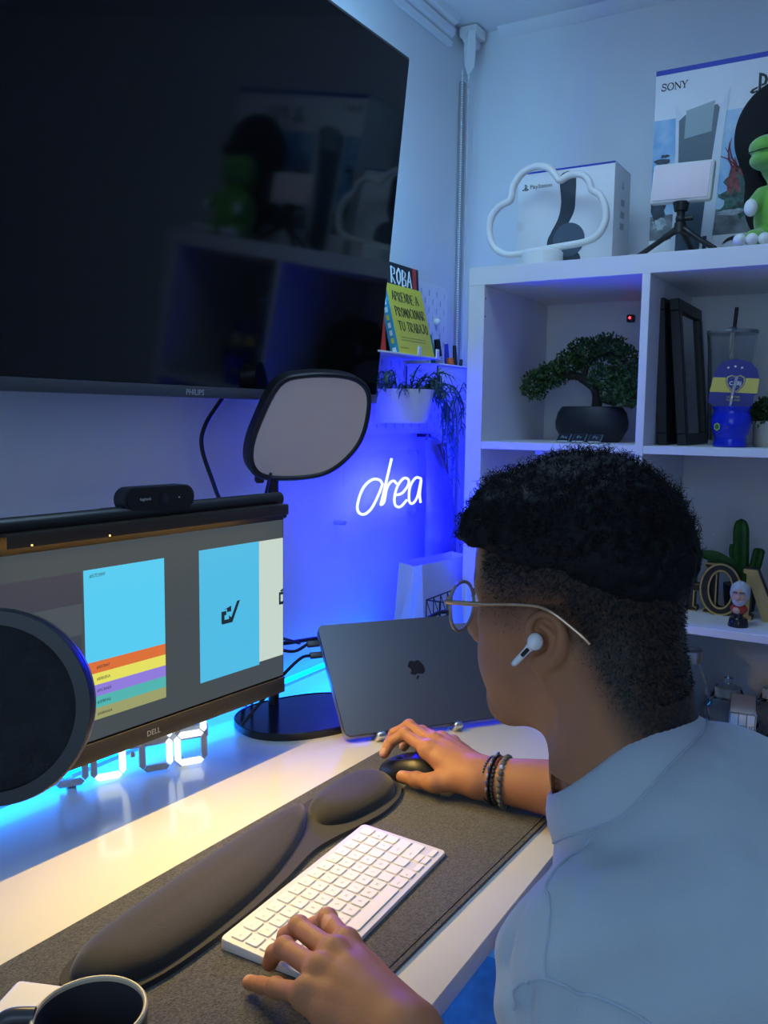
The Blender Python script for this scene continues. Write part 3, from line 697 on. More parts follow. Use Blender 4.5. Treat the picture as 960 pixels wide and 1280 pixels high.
# ---------------------------------------------------------------- clock with seven-segment digits
def clock():
    t = thing('digital_clock', 'white glowing digital clock under the monitor', 'clock', (-1.30, -0.095, DESK))
    o = V(-1.1985, -0.1609, DESK + 0.0025); e = V(0.86, -0.51, 0).normalized()
    M = frame(o, e, (0.03, 0.06, 1.0))
    on = glow('segment_lit', (0.80, 0.90, 1.0), 1.7); off = mat('segment_dark', (0.55, 0.55, 0.57), 0.4)
    w, h, th = 0.040, 0.082, 0.0088
    segs = {'a': ((0, h), (w, h)), 'g': ((0, h / 2), (w, h / 2)), 'd': ((0, 0), (w, 0)), 'f': ((0, h / 2), (0, h)), 'b': ((w, h / 2), (w, h)), 'e': ((0, 0), (0, h / 2)), 'c': ((w, 0), (w, h / 2))}
    lit = {'9': 'abcdfg', '1': 'bc', '2': 'abged', ' ': ''}
    for ch, x0 in ((' ', -0.212), ('9', -0.160), ('1', -0.092), ('2', -0.040)):
        g = None
        for k, (p, q) in segs.items():
            p, q = Vector((*p, 0)), Vector((*q, 0)); d = (q - p).normalized(); n = V(-d.y, d.x, 0); g_ = 0.0012
            a, b = p + d * g_, q - d * g_; hw = th / 2
            pts = [a, a + d * hw + n * hw, b - d * hw + n * hw, b, b - d * hw - n * hw, a + d * hw - n * hw]
            bm = BM(); prism(bm, [(x0 + c.x, c.y + th / 2) for c in pts], 0.005, M)
            obj('segment', bm, on if k in lit[ch] else off, t, smooth=False)
    for y in (0.030, 0.058):
        bm = BM(); bx(bm, (-0.106, y, 0.004), (0.006, 0.006, 0.008), 0.001, M); obj('colon_dot', bm, off, t)
    bm = BM(); bx(bm, (-0.105, 0.0445, -0.009), (0.23, 0.02, 0.006), 0.002, M); obj('back_rail', bm, mat('clock_back', (0.35, 0.37, 0.40), 0.4), t)
    for x in (-0.19, -0.03):
        bm = BM(); bx(bm, (x, 0.0, -0.02), (0.012, 0.005, 0.04), 0.001, M); obj('foot', bm, mat('clock_back'), t)
clock()

# ---------------------------------------------------------------- pop filter
def pop_filter():
    c = V(-1.7695, -0.4840, 1.0465)
    n = V(-0.80, -0.58, 0.12).normalized()
    t = thing('pop_filter', 'round black pop filter on a gooseneck at the left edge', 'pop filter', (-1.93, -0.22, DESK))
    H = frame(c, V(0.58, -0.80, 0), V(0.1, 0.1, 1)); q = V(-0.80, -0.58, 0)
    x = V(0.56, -0.82, 0).normalized(); y = n.cross(x).normalized(); H = Matrix((x, y, n)).transposed().to_4x4(); H.translation = c
    R_ = 0.0700
    bm = BM(); lathe(bm, [(R_ - 0.010, -0.006), (R_, -0.006), (R_ + 0.0015, 0), (R_, 0.006), (R_ - 0.010, 0.006), (R_ - 0.0115, 0), (R_ - 0.010, -0.006)], 72, H); obj('ring', bm, mat('popfilter_ring', (0.016, 0.018, 0.024), 0.4), t)
    mm = mat('popfilter_mesh', (0.008, 0.009, 0.012), 0.8, bump=0.8, bscale=350, noise=0.5, nscale=60)
    for z in (-0.003, 0.003):
        bm = BM(); lathe(bm, [(0, z), (R_ * 0.5, z + 0.0006), (R_ - 0.010, z)], 72, H); obj('mesh_screen', bm, mm, t)
    bm = BM(); lathe(bm, [(R_ - 0.004, -0.0105), (R_ + 0.0005, -0.0105), (R_ + 0.0005, -0.0062), (R_ - 0.004, -0.0062)], 72, H); obj('rear_band', bm, mat('band_bronze', (0.25, 0.19, 0.12), 0.4, metal=0.4), t)
    a = H @ V(-0.035, -R_ * 0.87, 0)
    bm = BM(); tube(bm, smooth_path([a, a + V(-0.02, 0.02, -0.05), a + V(-0.06, 0.10, -0.14), V(-1.93, -0.22, DESK + 0.06)], 10), 0.0055, 10); obj('gooseneck', bm, M_BLACK, t)
    bm = BM(); bx(bm, (-1.93, -0.22, DESK + 0.031), (0.05, 0.05, 0.06), 0.008); obj('stand_block', bm, M_BLACK, t)
pop_filter()

# ================================================================ things on the wall next to the television
def pegboard():
    x0, x1, z0, z1, y = -0.691, -0.131, 1.217, 1.580, -0.016
    t = thing('pegboard', 'white slotted pegboard on the wall beside the television', 'pegboard', (x1 - 0.28, y, z0))
    bm = BM(); cols = 13; rws = 8
    pts = rrect(x1 - x0, z1 - z0, 0.02, 5, (x0 + x1) / 2, (z0 + z1) / 2)
    prism(bm, pts, 0.006, Matrix(((1, 0, 0, 0), (0, 0, -1, y + 0.003), (0, 1, 0, 0), (0, 0, 0, 1)))); obj('board', bm, M_WHITE, t, smooth=False)
    bm = BM()
    for r in range(17):
        for c in range(14):
            x = x0 + 0.02 + c * 0.040 + (0.020 if r % 2 else 0); z = z0 + 0.020 + r * 0.020
            if x > x1 - 0.012 or z > z1 - 0.012: continue
            prism(bm, rrect(0.005, 0.015, 0.0024, 3, x, z), 0.0006, Matrix(((1, 0, 0, 0), (0, 0, -1, y - 0.0028), (0, 1, 0, 0), (0, 0, 0, 1))))
    o = obj('slots', bm, mat('slot_highlight', (0.50, 0.51, 0.54), 0.8), t, smooth=False); o['kind'] = 'stuff'  # slot patches coloured lighter to paint in their highlights
    bm = BM(); ball(bm, (-0.20, y - 0.010, 1.49), 0.009); obj('hook_knob', bm, M_WPLASTIC, t)
pegboard()
def book_ledge():
    t = thing('book_ledge', 'small clear plastic ledge holding books on the pegboard', 'ledge', (-0.44, -0.07, 1.388))
    bm = BM(); bx(bm, (-0.488, -0.068, 1.3885), (0.274, 0.095, 0.004), 0.001); obj('tray', bm, mat('acrylic', (0.78, 0.80, 0.84), 0.15, alpha=1.0), t)
    bm = BM(); bx(bm, (-0.488, -0.0212, 1.41), (0.26, 0.003, 0.045), 0.001); obj('back_plate', bm, MATS['acrylic'], t)
    for x in (-0.455, -0.370):
        bm = BM(); bx(bm, (x, -0.1165, 1.398), (0.014, 0.003, 0.022), 0.001); obj('front_clip', bm, MATS['acrylic'], t)
book_ledge()
def book(name, label, o, xdir, ydir, w, h, th, cover, spine, page=True):
    """o = lower left front corner; x right along the cover, y up the cover, thickness goes backwards"""
    M = frame(o, xdir, ydir); t = thing(name, label, 'book', M @ V(w / 2, 0, -th / 2), group='books on the pegboard ledge')
    bm = BM(); bx(bm, (w / 2, h / 2, -0.0008), (w, h, 0.0016), 0, M); bx(bm, (w / 2, h / 2, -th + 0.0008), (w, h, 0.0016), 0, M); c = obj('cover', bm, cover, t, smooth=False)
    bm = BM(); bx(bm, (0.0006, h / 2, -th / 2), (0.0014, h, th + 0.0002), 0, M); s = obj('spine', bm, spine, t, smooth=False)
    bm = BM(); bx(bm, (w / 2 - 0.001, h / 2, -th / 2), (w - 0.006, h - 0.006, th - 0.0034), 0, M); obj('pages', bm, mat('book_pages', (0.72, 0.70, 0.64), 0.8), t, smooth=False)
    return t, M, c, s
def books():
    mr = mat('cover_red', (0.62, 0.035, 0.022), 0.5); my = mat('cover_yellow', (0.74, 0.60, 0.04), 0.5); mt = mat('spine_teal', (0.05, 0.30, 0.42), 0.5); mk = mat('cover_black', (0.010, 0.011, 0.018), 0.45)
    mo = mat('cover_off_white', (0.78, 0.78, 0.76), 0.5)
    z = 1.3907
    t, M, c, s = book('book', 'black book with a red stripe standing behind the yellow book', V(-0.478, -0.047, z), V(1, 0, 0), V(0, 0.06, 1), 0.160, 0.2065, 0.012, mk, mk)
    stroke_text('lettering', 'ROBA', 0.021, 0.036, M @ Matrix.Translation((0.030, 0.1595, 0)), mo, c, 0.0020, 0.22)
    bm = BM(); bx(bm, (0.140, 0.10325, 0.0002), (0.016, 0.206, 0.0004), 0, M); obj('stripe', bm, mr, c, smooth=False)
    t, M, c, s = book('book', 'red spined book leaning at the left end of the pegboard ledge', V(-0.565, -0.096, z), V(0.80, 0.60, 0), V(0.02, 0.08, 1), 0.040, 0.125, 0.026, mr, mr)
    for q in range(4):
        bm = BM(); bx(bm, (0, 0.030 + q * 0.018, -0.013), (0.0010, 0.012, 0.009), 0, M); obj('spine_print', bm, mo, s, smooth=False)
    t, M, c, s = book('book', 'yellow book with a teal spine and black hand lettering', V(-0.5160, -0.1005, z), V(1, 0.0, 0).normalized(), V(0.07, 0.245, 0.97).normalized(), 0.163, 0.156, 0.020, my, mt)
    for s_, x0, y0, w in (('APRENDE A', 0.018, 0.119, 0.0118), ('PROMOCIONAR', 0.020, 0.085, 0.0108), ('TU TRABAJO', 0.022, 0.053, 0.0116)):
        stroke_text('lettering', s_, w, 0.021, M @ Matrix.Translation((x0, y0, 0)), M_PRINT, c, 0.0010, 0.22)
    for k in range(2):
        bm = BM(); bx(bm, (0.080 - 0.003 * k, 0.038 - 0.0065 * k, 0.0001), (0.110, 0.0016, 0.0003), 0, M); obj('small_print', bm, mat('print_ochre', (0.35, 0.26, 0.03), 0.6), c, smooth=False)
    bm = BM(); bx(bm, (0.030, 0.014, 0.0001), (0.034, 0.0022, 0.0003), 0, M); obj('small_print', bm, mat('print_ochre'), c, smooth=False)
    for q in range(7):
        bm = BM(); bx(bm, (-0.0002, 0.030 + q * 0.017, -0.010), (0.0010, 0.011, 0.007), 0, M); obj('spine_print', bm, mo if q % 3 else my, s, smooth=False)
    bm = BM(); bx(bm, (-0.0002, 0.010, -0.010), (0.0010, 0.010, 0.009), 0, M); obj('spine_print', bm, mo, s, smooth=False)
books()
def pen_box():
    x0, x1, y0, y1, z0, z1 = -0.345, -0.150, -0.105, -0.022, 1.300, 1.378
    t = thing('pen_holder', 'white plastic box of pens hooked on the pegboard', 'pen holder', ((x0 + x1) / 2, (y0 + y1) / 2, z0))
    bm = BM(); w = 0.0025
    bx(bm, ((x0 + x1) / 2, (y0 + y1) / 2, z0 + w / 2), (x1 - x0, y1 - y0, w)); 
    for c, s in ((((x0 + x1) / 2, y0 + w / 2, (z0 + z1) / 2), (x1 - x0, w, z1 - z0)), (((x0 + x1) / 2, y1 - w / 2, (z0 + z1) / 2), (x1 - x0, w, z1 - z0)), ((x0 + w / 2, (y0 + y1) / 2, (z0 + z1) / 2), (w, y1 - y0, z1 - z0)), ((x1 - w / 2, (y0 + y1) / 2, (z0 + z1) / 2), (w, y1 - y0, z1 - z0))): bx(bm, c, s)
    obj('box', bm, M_WPLASTIC, t, smooth=False)
    bm = BM(); tube(bm, [(x0 - 0.001, y1, z1 - 0.001), (x0 - 0.001, y0 - 0.001, z1 - 0.001), (x1 + 0.001, y0 - 0.001, z1 - 0.001), (x1 + 0.001, y1, z1 - 0.001)], 0.003, 8); obj('rim', bm, M_WPLASTIC, t)
    pens = [('black marker with a grey label standing in the white pen box', (0.01, 0.01, 0.012), 0.0085, (-0.258, -0.075), (-0.295, -0.075), 0.140, 'marker'),
            ('teal marker leaning beside the black one in the pen box', (0.0, 0.34, 0.26), 0.0075, (-0.238, -0.060), (-0.292, -0.050), 0.155, 'marker'),
            ('orange capped marker low in the pen box', (0.85, 0.16, 0.02), 0.0095, (-0.228, -0.085), (-0.232, -0.080), 0.096, 'marker'),
            ('blue pen upright in the pen box', (0.03, 0.04, 0.5), 0.0060, (-0.198, -0.060), (-0.205, -0.055), 0.132, 'pen'),
            ('black pen at the right of the blue pen in the box', (0.012, 0.012, 0.02), 0.0055, (-0.182, -0.075), (-0.180, -0.065), 0.130, 'pen'),
            ('dark pen leaning out at the right end of the pen box', (0.02, 0.02, 0.03), 0.0050, (-0.168, -0.070), (-0.128, -0.060), 0.105, 'pen')]
    for lb, col, r, a, b, ln, nm in pens:
        a = V(*a, z0 + 0.003); b = V(*b, a.z + ln); d = (b - a).normalized(); m = mat('pen_%02x%02x' % (int(col[0] * 255), int(col[1] * 255)), col, 0.4)
        p = thing(nm, lb, nm, a)
        bm = BM(); cyl(bm, a, a + d * ln * 0.66, r); obj('barrel', bm, m, p)
        bm = BM(); cyl(bm, a + d * ln * 0.66, a + d * ln, r * 1.06, r * 0.85); obj('cap', bm, m, p)
        if lb.startswith('black marker'):
            bm = BM(); cyl(bm, a + d * ln * 0.50, a + d * ln * 0.72, r * 1.08, seg=20); obj('label_band', bm, mat('label_grey', (0.4, 0.4, 0.42), 0.5), p)
pen_box()

def leaf_mesh(bm, o, d, L, w, up=V(0, 0, 1), bend=0.3):
    s = d.cross(up); s = s.normalized() if s.length > 1e-4 else V(1, 0, 0); u = s.cross(d)
    pts = [(0, 0.15), (0.35, 1.0), (0.7, 0.8), (1.0, 0.05)]; prev = None
    for f, ww in pts:
        c = o + d * L * f - u * bend * L * f * f
        q = (bm.verts.new(c - s * w * ww * 0.5), bm.verts.new(c + s * w * ww * 0.5))
        if prev: bm.faces.new((prev[0], prev[1], q[1], q[0]))
        prev = q
def hanging_plant():
    c = V(-0.487, -0.094, 1.243)
    t = thing('trailing_plant', 'white pot with a trailing green plant hooked on the pegboard', 'plant', c)
    bm = BM(); lathe(bm, [(0, 0), (0.050, 0), (0.056, 0.01), (0.068, 0.066), (0.070, 0.072), (0.066, 0.072), (0.064, 0.062), (0.0, 0.060)], 36, Matrix.Translation(c)); obj('pot', bm, M_WPLASTIC, t, angle=50)
    bm = BM(); bx(bm, (c.x, -0.0205, 1.285), (0.05, 0.004, 0.09), 0.001); obj('hanger', bm, M_WPLASTIC, t)
    r = random.Random(3); ml = mat('plant_green', (0.035, 0.11, 0.07), 0.5, noise=0.3, nscale=40)
    bs, bl = BM(), BM()
    def vine(pts):
        P_ = smooth_path(pts, 5); tube(bs, P_, 0.0013, 5)
        for i in range(1, len(P_)):
            for q in range(2):
                d = (P_[i] - P_[i - 1]).normalized(); o = V(r.uniform(-1, 1), r.uniform(-1, 1), r.uniform(-.6, .8)).normalized()
                leaf_mesh(bl, P_[i], (d * 0.5 + o).normalized(), r.uniform(0.014, 0.030), 0.0042, bend=0.5)
    for k in range(26):
        a = r.uniform(0, 2 * PI); rr = r.uniform(0.02, 0.06); b = c + V(rr * math.cos(a), rr * math.sin(a), 0.06)
        h = r.uniform(0.01, 0.05); e = V(math.cos(a) * r.uniform(.02, .07), min(math.sin(a) * r.uniform(.02, .05), 0.02), 0)
        vine([b, b + e * 0.5 + V(0, 0, h), b + e * 1.3 + V(0, 0, h * r.uniform(.3, 1.3))])
    for k in range(9):   # the long runners to the right
        b = c + V(r.uniform(0.03, 0.06), r.uniform(-0.05, 0.0), 0.066); x = r.uniform(0.05, 0.13); dz = r.uniform(0.03, 0.16)
        vine([b, b + V(x * 0.5, -0.02, 0.02), b + V(x * 0.85, -0.03, -dz * 0.35), b + V(x, -0.025, -dz)])
    b = c + V(0.06, -0.03, 0.066); vine([b, b + V(0.07, -0.02, 0.004), b + V(0.13, -0.01, 0.0), b + V(0.16, -0.01, 0.03)])
    for dx in (0.0, 0.02):
        vine([b, b + V(0.05 + dx, -0.02, -0.03), b + V(0.075 + dx, -0.02, -0.10), b + V(0.10 + dx, -0.015, -0.19)])
    obj('stems', bs, ml, t); o = obj('foliage', bl, ml, t); o['kind'] = 'stuff'
hanging_plant()

def neon_sign():
    y = -0.045
    t = thing('neon_sign', 'blue neon script sign glowing on the wall under the pegboard', 'neon sign', (-0.45, -0.03, 1.04))
    P2 = dict(ascender=[(-0.448, 1.162), (-0.470, 1.112), (-0.493, 1.061)],
        bowl=[(-0.488, 1.108), (-0.501, 1.117), (-0.532, 1.119), (-0.568, 1.103), (-0.589, 1.072), (-0.586, 1.053), (-0.561, 1.046), (-0.53, 1.058), (-0.499, 1.089), (-0.486, 1.108)],
        r=[(-0.493, 1.061), (-0.479, 1.066), (-0.469, 1.093), (-0.455, 1.107), (-0.437, 1.111), (-0.424, 1.104)],
        e=[(-0.425, 1.078), (-0.398, 1.080), (-0.370, 1.096), (-0.368, 1.110), (-0.391, 1.114), (-0.418, 1.099), (-0.432, 1.074), (-0.428, 1.055), (-0.405, 1.049), (-0.375, 1.062)],
        a=[(-0.306, 1.109), (-0.333, 1.112), (-0.360, 1.092), (-0.363, 1.061), (-0.347, 1.052), (-0.323, 1.066), (-0.305, 1.106), (-0.311, 1.073), (-0.306, 1.051)])
    m = glow('neon_tube', NEON, NEON_STRENGTH)
    for k, pts in P2.items():
        bm = BM(); tube(bm, smooth_path([(x, y, z) for x, z in pts], 6), 0.0030, 10); obj('tube_letter', bm, m, t)
    bm = BM(); prism(bm, rrect(0.33, 0.16, 0.05, 6, -0.45, 1.10), 0.004, Matrix(((1, 0, 0, 0), (0, 0, -1, -0.022), (0, 1, 0, 0), (0, 0, 0, 1)))); obj('backboard', bm, mat('backboard_acrylic', (0.70, 0.72, 0.76), 0.04, alpha=0.10, spec=1.0), t)
    for x in (-0.61, -0.29):
        for z in (1.03, 1.17):
            bm = BM(); cyl(bm, (x, 0, z), (x, -0.028, z), 0.005, seg=10); obj('spacer', bm, M_STEEL, t)
neon_sign()

def bags():
    # light paper bag standing on the desk behind the laptop
    mp = mat('paper_bag', (0.62, 0.66, 0.68), 0.7, noise=0.04, nscale=12, bump=0.15, bscale=40)
    x0, x1, y0, y1, z0, z1 = -0.535, -0.300, -0.185, -0.100, DESK, 0.944
    t = thing('paper_bag', 'light paper bag standing on the desk behind the laptop', 'bag', ((x0 + x1) / 2, (y0 + y1) / 2, z0))
    bm = BM()
    lo = [(x0, y0), (x1, y0), (x1, (y0 + y1) / 2), (x1, y1), (x0, y1), (x0, (y0 + y1) / 2)]
    hi = [(x0 + 0.002, y0 + 0.012), (x1 - 0.006, y0 + 0.008), (x1 - 0.030, (y0 + y1) / 2), (x1 - 0.005, y1 - 0.012), (x0 + 0.004, y1 - 0.016), (x0 + 0.024, (y0 + y1) / 2)]
    a = [bm.verts.new((x, y, z0)) for x, y in lo]; b = [bm.verts.new((x, y, z1 - 0.01 * (k % 2))) for k, (x, y) in enumerate(hi)]; c = [bm.verts.new((v.co.x * 0.995 + (x0 + x1) / 2 * 0.005, v.co.y, v.co.z - 0.003)) for v in b]
    for k in range(6): bm.faces.new((a[k], a[(k + 1) % 6], b[(k + 1) % 6], b[k]))
    bm.faces.new(a[::-1])
    o = obj('bag_body', bm, mp, t, smooth=False)
    for yy in ():
        bm = BM(); tube(bm, smooth_path([(x0 + 0.07, yy, z1 - 0.012), (x0 + 0.08, yy + 0.004, z1 + 0.028), (x0 + 0.12, yy + 0.006, z1 + 0.034), (x0 + 0.155, yy + 0.004, z1 + 0.026), (x0 + 0.165, yy, z1 - 0.012)], 6), 0.002, 6); obj('handle', bm, mp, t)
    # fabric bag hanging on the wall
    md = mat('dark_fabric_bag', (0.30, 0.30, 0.36), 0.9, noise=0.2, nscale=20)
    t = thing('fabric_bag', 'dark fabric bag hanging on the wall right of the neon sign', 'bag', (-0.235, -0.03, 1.21))
    bm = BM(); N = 14
    rows = [(1.200, -0.283, -0.205, 0.012), (1.13, -0.285, -0.185, 0.03), (1.05, -0.292, -0.165, 0.045), (0.97, -0.300, -0.155, 0.05), (0.90, -0.300, -0.150, 0.045), (0.86, -0.295, -0.155, 0.02)]
    rings = []
    for z, a_, b_, d_ in rows:
        rings.append([bm.verts.new(((a_ + b_) / 2 + (b_ - a_) / 2 * math.cos(2 * PI * k / N), -0.034 - d_ * 0.5 + d_ * 0.5 * math.sin(2 * PI * k / N) * (1 + 0.25 * math.sin(5 * k)), z)) for k in range(N)])
    for a_, b_ in zip(rings, rings[1:]):
        for k in range(N): bm.faces.new((a_[k], a_[(k + 1) % N], b_[(k + 1) % N], b_[k]))
    bm.faces.new(rings[0]); bm.faces.new(rings[-1]); obj('sack', bm, md, t, angle=70)
    bm = BM(); tube(bm, [(-0.275, -0.040, 1.198), (-0.245, -0.030, 1.212), (-0.212, -0.040, 1.198)], 0.004, 6); obj('strap', bm, md, t)
    bm = BM(); cyl(bm, (-0.245, -0.001, 1.211), (-0.245, -0.036, 1.211), 0.004); obj('wall_hook', bm, M_BLACK, t)
    bm = BM(); prism(bm, [(0, 0), (0.055, 0.004), (0.038, -0.075)], 0.003, frame((-0.265, -0.062, 1.190), (1, 0, 0), (0, 0.2, 1))); obj('leather_flap', bm, mat('flap_brown', (0.10, 0.06, 0.035), 0.6), t, smooth=False)
    bm = BM(); bx(bm, (-0.165, -0.088, 1.018), (0.014, 0.004, 0.020), 0.001); obj('metal_buckle', bm, M_STEEL, t)
    # wire basket
    t = thing('wire_basket', 'small black wire basket behind the laptop next to the shelf unit', 'basket', (-0.300, -0.245, DESK))
    x0, x1, y0, y1, z0, z1 = -0.40, -0.20, -0.34, -0.22, DESK, 0.885
    x0, x1 = -0.60, -0.44
    bm = BM(); m = M_BLACK
    for z in (z0 + 0.004, z0 + 0.05, z0 + 0.1, z1):
        tube(bm, [(x0, y0, z), (x1, y0, z), (x1, y1, z), (x0, y1, z)], 0.0016, 6, closed=True)
    for k in range(6):
        x = x0 + (x1 - x0) * k / 5
        for y in (y0, y1): tube(bm, [(x, y, z0 + 0.004), (x, y, z1)], 0.0012, 5)
    for k in range(5):
        for y in (y0, y1): tube(bm, [(x0 + (x1 - x0) * k / 5, y, z1), (x0 + (x1 - x0) * (k + 1) / 5, y, z0 + 0.1)], 0.001, 5)
        y = y0 + (y1 - y0) * k / 4
        for x in (x0, x1): tube(bm, [(x, y, z0 + 0.004), (x, y, z1)], 0.0012, 5)
    t.location = ((x0 + x1) / 2, (y0 + y1) / 2, DESK)
    obj('wire_frame', bm, m, t)
bags()

# ================================================================ shelf unit and everything on it
ST, SS, SD = 1.579, 0.038, 0.016                 # top height, outer board, inner board
SC = (1.47 - 2 * SS - 3 * SD) / 4                # cell size
SX0, SX1, SY0 = -0.390, -0.004, -0.200           # front, back, left end
SH = [ST - SS - SC * (k + 1) - SD * k for k in range(4)]   # heights of the shelves' upper faces from the top
SBOT = SH[3] - SS
def shelf_unit():
    t = thing('shelf_unit', 'white open cube shelf unit standing against the right wall', 'shelf', ((SX0 + SX1) / 2, SY0 - 0.385, 0))
    Wd = 2 * SS + 2 * SC + SD; y1 = SY0 - Wd; xc, dx = (SX0 + SX1) / 2, SX1 - SX0
    def b(name, ya, yb, za, zb, x0=SX0):
        bm = BM(); bx(bm, ((x0 + SX1) / 2, (ya + yb) / 2, (za + zb) / 2), (SX1 - x0, abs(yb - ya), zb - za), 0.0008, seg=1); return obj(name, bm, M_SHELF, t)
    b('top_board', SY0, y1, ST - SS, ST); b('bottom_board', SY0, y1, SBOT, SH[3])
    b('side_panel', SY0, SY0 - SS, SH[3], ST - SS); b('side_panel', y1 + SS, y1, SH[3], ST - SS)
    for k in range(3):
        for c in range(2):
            ya = SY0 - SS - c * (SC + SD); b('shelf', ya, ya - SC, SH[k] - SD, SH[k], SX0 + 0.0008)
    b('divider', SY0 - SS - SC, SY0 - SS - SC - SD, SH[3], ST - SS)
    for z in (1.513, 1.475):
        bm = BM(); cyl(bm, (SX0 + 0.006, SY0 - SS + 0.001, z), (SX0 + 0.006, SY0 - SS - 0.0006, z), 0.0018, seg=8); obj('peg_hole', bm, M_BLACK, t)
    for x in (SX0 + 0.03, SX1 - 0.03):
        for y in (SY0 - 0.04, y1 + 0.04):
            bm = BM(); bx(bm, (x, y, SBOT / 2), (0.04, 0.04, SBOT), 0.003); obj('leg', bm, M_STEEL, t)
shelf_unit()
YZ = lambda x, y, z: Matrix(((0, 0, -1, x), (-1, 0, 0, y), (0, 1, 0, z), (0, 0, 0, 1)))   # faces the room: local x runs right (-y), local y up

def console_box():
    x, y, z, w, h, d = -0.200, -0.536, ST, 0.43, 0.408, 0.165
    t = thing('console_box', 'large printed game console box standing on the shelf unit', 'box', (x + d / 2, y - w / 2, z))
    bm = BM(); bx(bm, (x + d / 2, y - w / 2, z + h / 2), (d, w, h), 0.0015); obj('carton', bm, M_PAPER, t)
    F = YZ(x - 0.0002, y, z)
    mb = mat('box_blue', (0.012, 0.035, 0.42), 0.4)
    def R_(name, pts, m, lift=0.0): return patch(name, pts, F @ Matrix.Translation((0, 0, lift)), m, t)
    R_('blue_edge', [(0, h - 0.010), (w, h - 0.010), (w, h), (0, h)], mb)
    bm = BM(); bx(bm, (x + d / 2, y - w / 2, z + h + 0.0004), (d - 0.002, w - 0.002, 0.0006), 0); obj('blue_lid', bm, mb, t)
    # printed landscape: sky, hills, sand (plain generic scenery)
    nt_m = bpy.data.materials.new('print_sky'); nt_m.use_nodes = True; nt = nt_m.node_tree; bs = nt.nodes['Principled BSDF']; bs.inputs['Roughness'].default_value = 0.4
    tc = nt.nodes.new('ShaderNodeTexCoord'); n = nt.nodes.new('ShaderNodeTexNoise'); n.inputs['Scale'].default_value = 14; n.inputs['Detail'].default_value = 4
    rp = nt.nodes.new('ShaderNodeValToRGB'); rp.color_ramp.elements[0].position = 0.38; rp.color_ramp.elements[0].color = (0.10, 0.33, 0.62, 1); rp.color_ramp.elements[1].position = 0.68; rp.color_ramp.elements[1].color = (0.50, 0.66, 0.78, 1)
    nt.links.new(tc.outputs['Object'], n.inputs['Vector']); nt.links.new(n.outputs['Fac'], rp.inputs['Fac']); nt.links.new(rp.outputs['Color'], bs.inputs['Base Color'])
    R_('print_sky', [(0.0005, 0.095), (w - 0.0005, 0.095), (w - 0.0005, 0.307), (0.0005, 0.307)], nt_m)
    R_('print_sand', [(0.0005, 0.060), (w - 0.0005, 0.060), (w - 0.0005, 0.112), (0.30, 0.118), (0.20, 0.108), (0.1, 0.114), (0.0005, 0.110)], mat('print_sand', (0.16, 0.18, 0.19), 0.5, noise=0.6, nscale=35), 0.0002)
    r = random.Random(5)
    def blob(name, cx, cy, rx, ry, m, lift, n=22, rough=0.35):
        return R_(name, [(max(0.001, cx + rx * (1 + r.uniform(-rough, rough)) * math.cos(2 * PI * k / n)), cy + ry * (1 + r.uniform(-rough, rough)) * math.sin(2 * PI * k / n)) for k in range(n)], m, lift)
    mg = mat('print_green', (0.035, 0.10, 0.085), 0.5, noise=0.8, nscale=90); mrd = mat('print_red', (0.20, 0.035, 0.04), 0.5, noise=0.6, nscale=90); mdk = mat('print_dark', (0.030, 0.045, 0.07), 0.5, noise=0.6, nscale=70); mlt = mat('print_pale', (0.38, 0.44, 0.46), 0.5, noise=0.5, nscale=60)
    blob('print_bush', 0.016, 0.128, 0.015, 0.035, mdk, 0.0004); blob('print_rock', 0.02, 0.095, 0.018, 0.012, mlt, 0.0005)
    blob('print_bush', 0.178, 0.128, 0.038, 0.030, mg, 0.0004, 30); blob('print_bush', 0.185, 0.155, 0.03, 0.035, mg, 0.00045, 30); blob('print_bush', 0.165, 0.170, 0.012, 0.030, mrd, 0.0005, 18, .6); blob('print_bush', 0.195, 0.185, 0.018, 0.014, mrd, 0.0005, 18, .6)
    blob('print_rock', 0.165, 0.104, 0.028, 0.006, mlt, 0.0006); blob('print_bush', 0.28, 0.14, 0.05, 0.05, mg, 0.0004, 30); blob('print_bush', 0.36, 0.16, 0.05, 0.06, mdk, 0.0004, 30)
    bm = BM()
    for q in range(7):
        a = math.radians(55 + q * 16); p = [(0.172 + 0.05 * s * math.cos(a) + 0.010 * math.sin(s * 3 + q), 0.190 + 0.062 * s * math.sin(a)) for s in (0, .35, .7, 1)]
        tube(bm, [F @ V(a_, b_, 0.0006) for a_, b_ in p], [0.0020, 0.0018, 0.0013, 0.0006], 5)
    tube(bm, [F @ V(a_, b_, 0.0006) for a_, b_ in ((0.172, 0.21), (0.172, 0.235), (0.180, 0.255), (0.190, 0.262))], [0.002, 0.0018, 0.0012, 0.0006], 5)
    obj('print_fronds', bm, mrd, t)
    bm = BM()
    for (cx, cy, rx, ry) in ((0.020, 0.222, 0.018, 0.007), (0.010, 0.205, 0.008, 0.014), (0.026, 0.232, 0.010, 0.004), (0.008, 0.188, 0.004, 0.008)):
        prism(bm, [(cx + rx * math.cos(2 * PI * k / 12) * r.uniform(.7, 1.2), cy + ry * math.sin(2 * PI * k / 12) * r.uniform(.7, 1.2)) for k in range(12)], 0.0003, F @ Matrix.Translation((0, 0, 0.0004)))
    obj('print_creature', bm, mdk, t, smooth=False)
    # printed console: two white shells around a dark core
    mw = mat('print_white', (0.66, 0.70, 0.76), 0.4); mc = mat('print_core', (0.060, 0.095, 0.125), 0.35); mt = mat('print_core_top', (0.22, 0.30, 0.33), 0.3)
    R_('print_shell', [(0.043, 0.0), (0.125, 0.0), (0.133, 0.10), (0.140, 0.24), (0.150, 0.352), (0.138, 0.325), (0.122, 0.318), (0.060, 0.306), (0.044, 0.330), (0.047, 0.24), (0.048, 0.10)], mw, 0.0010)
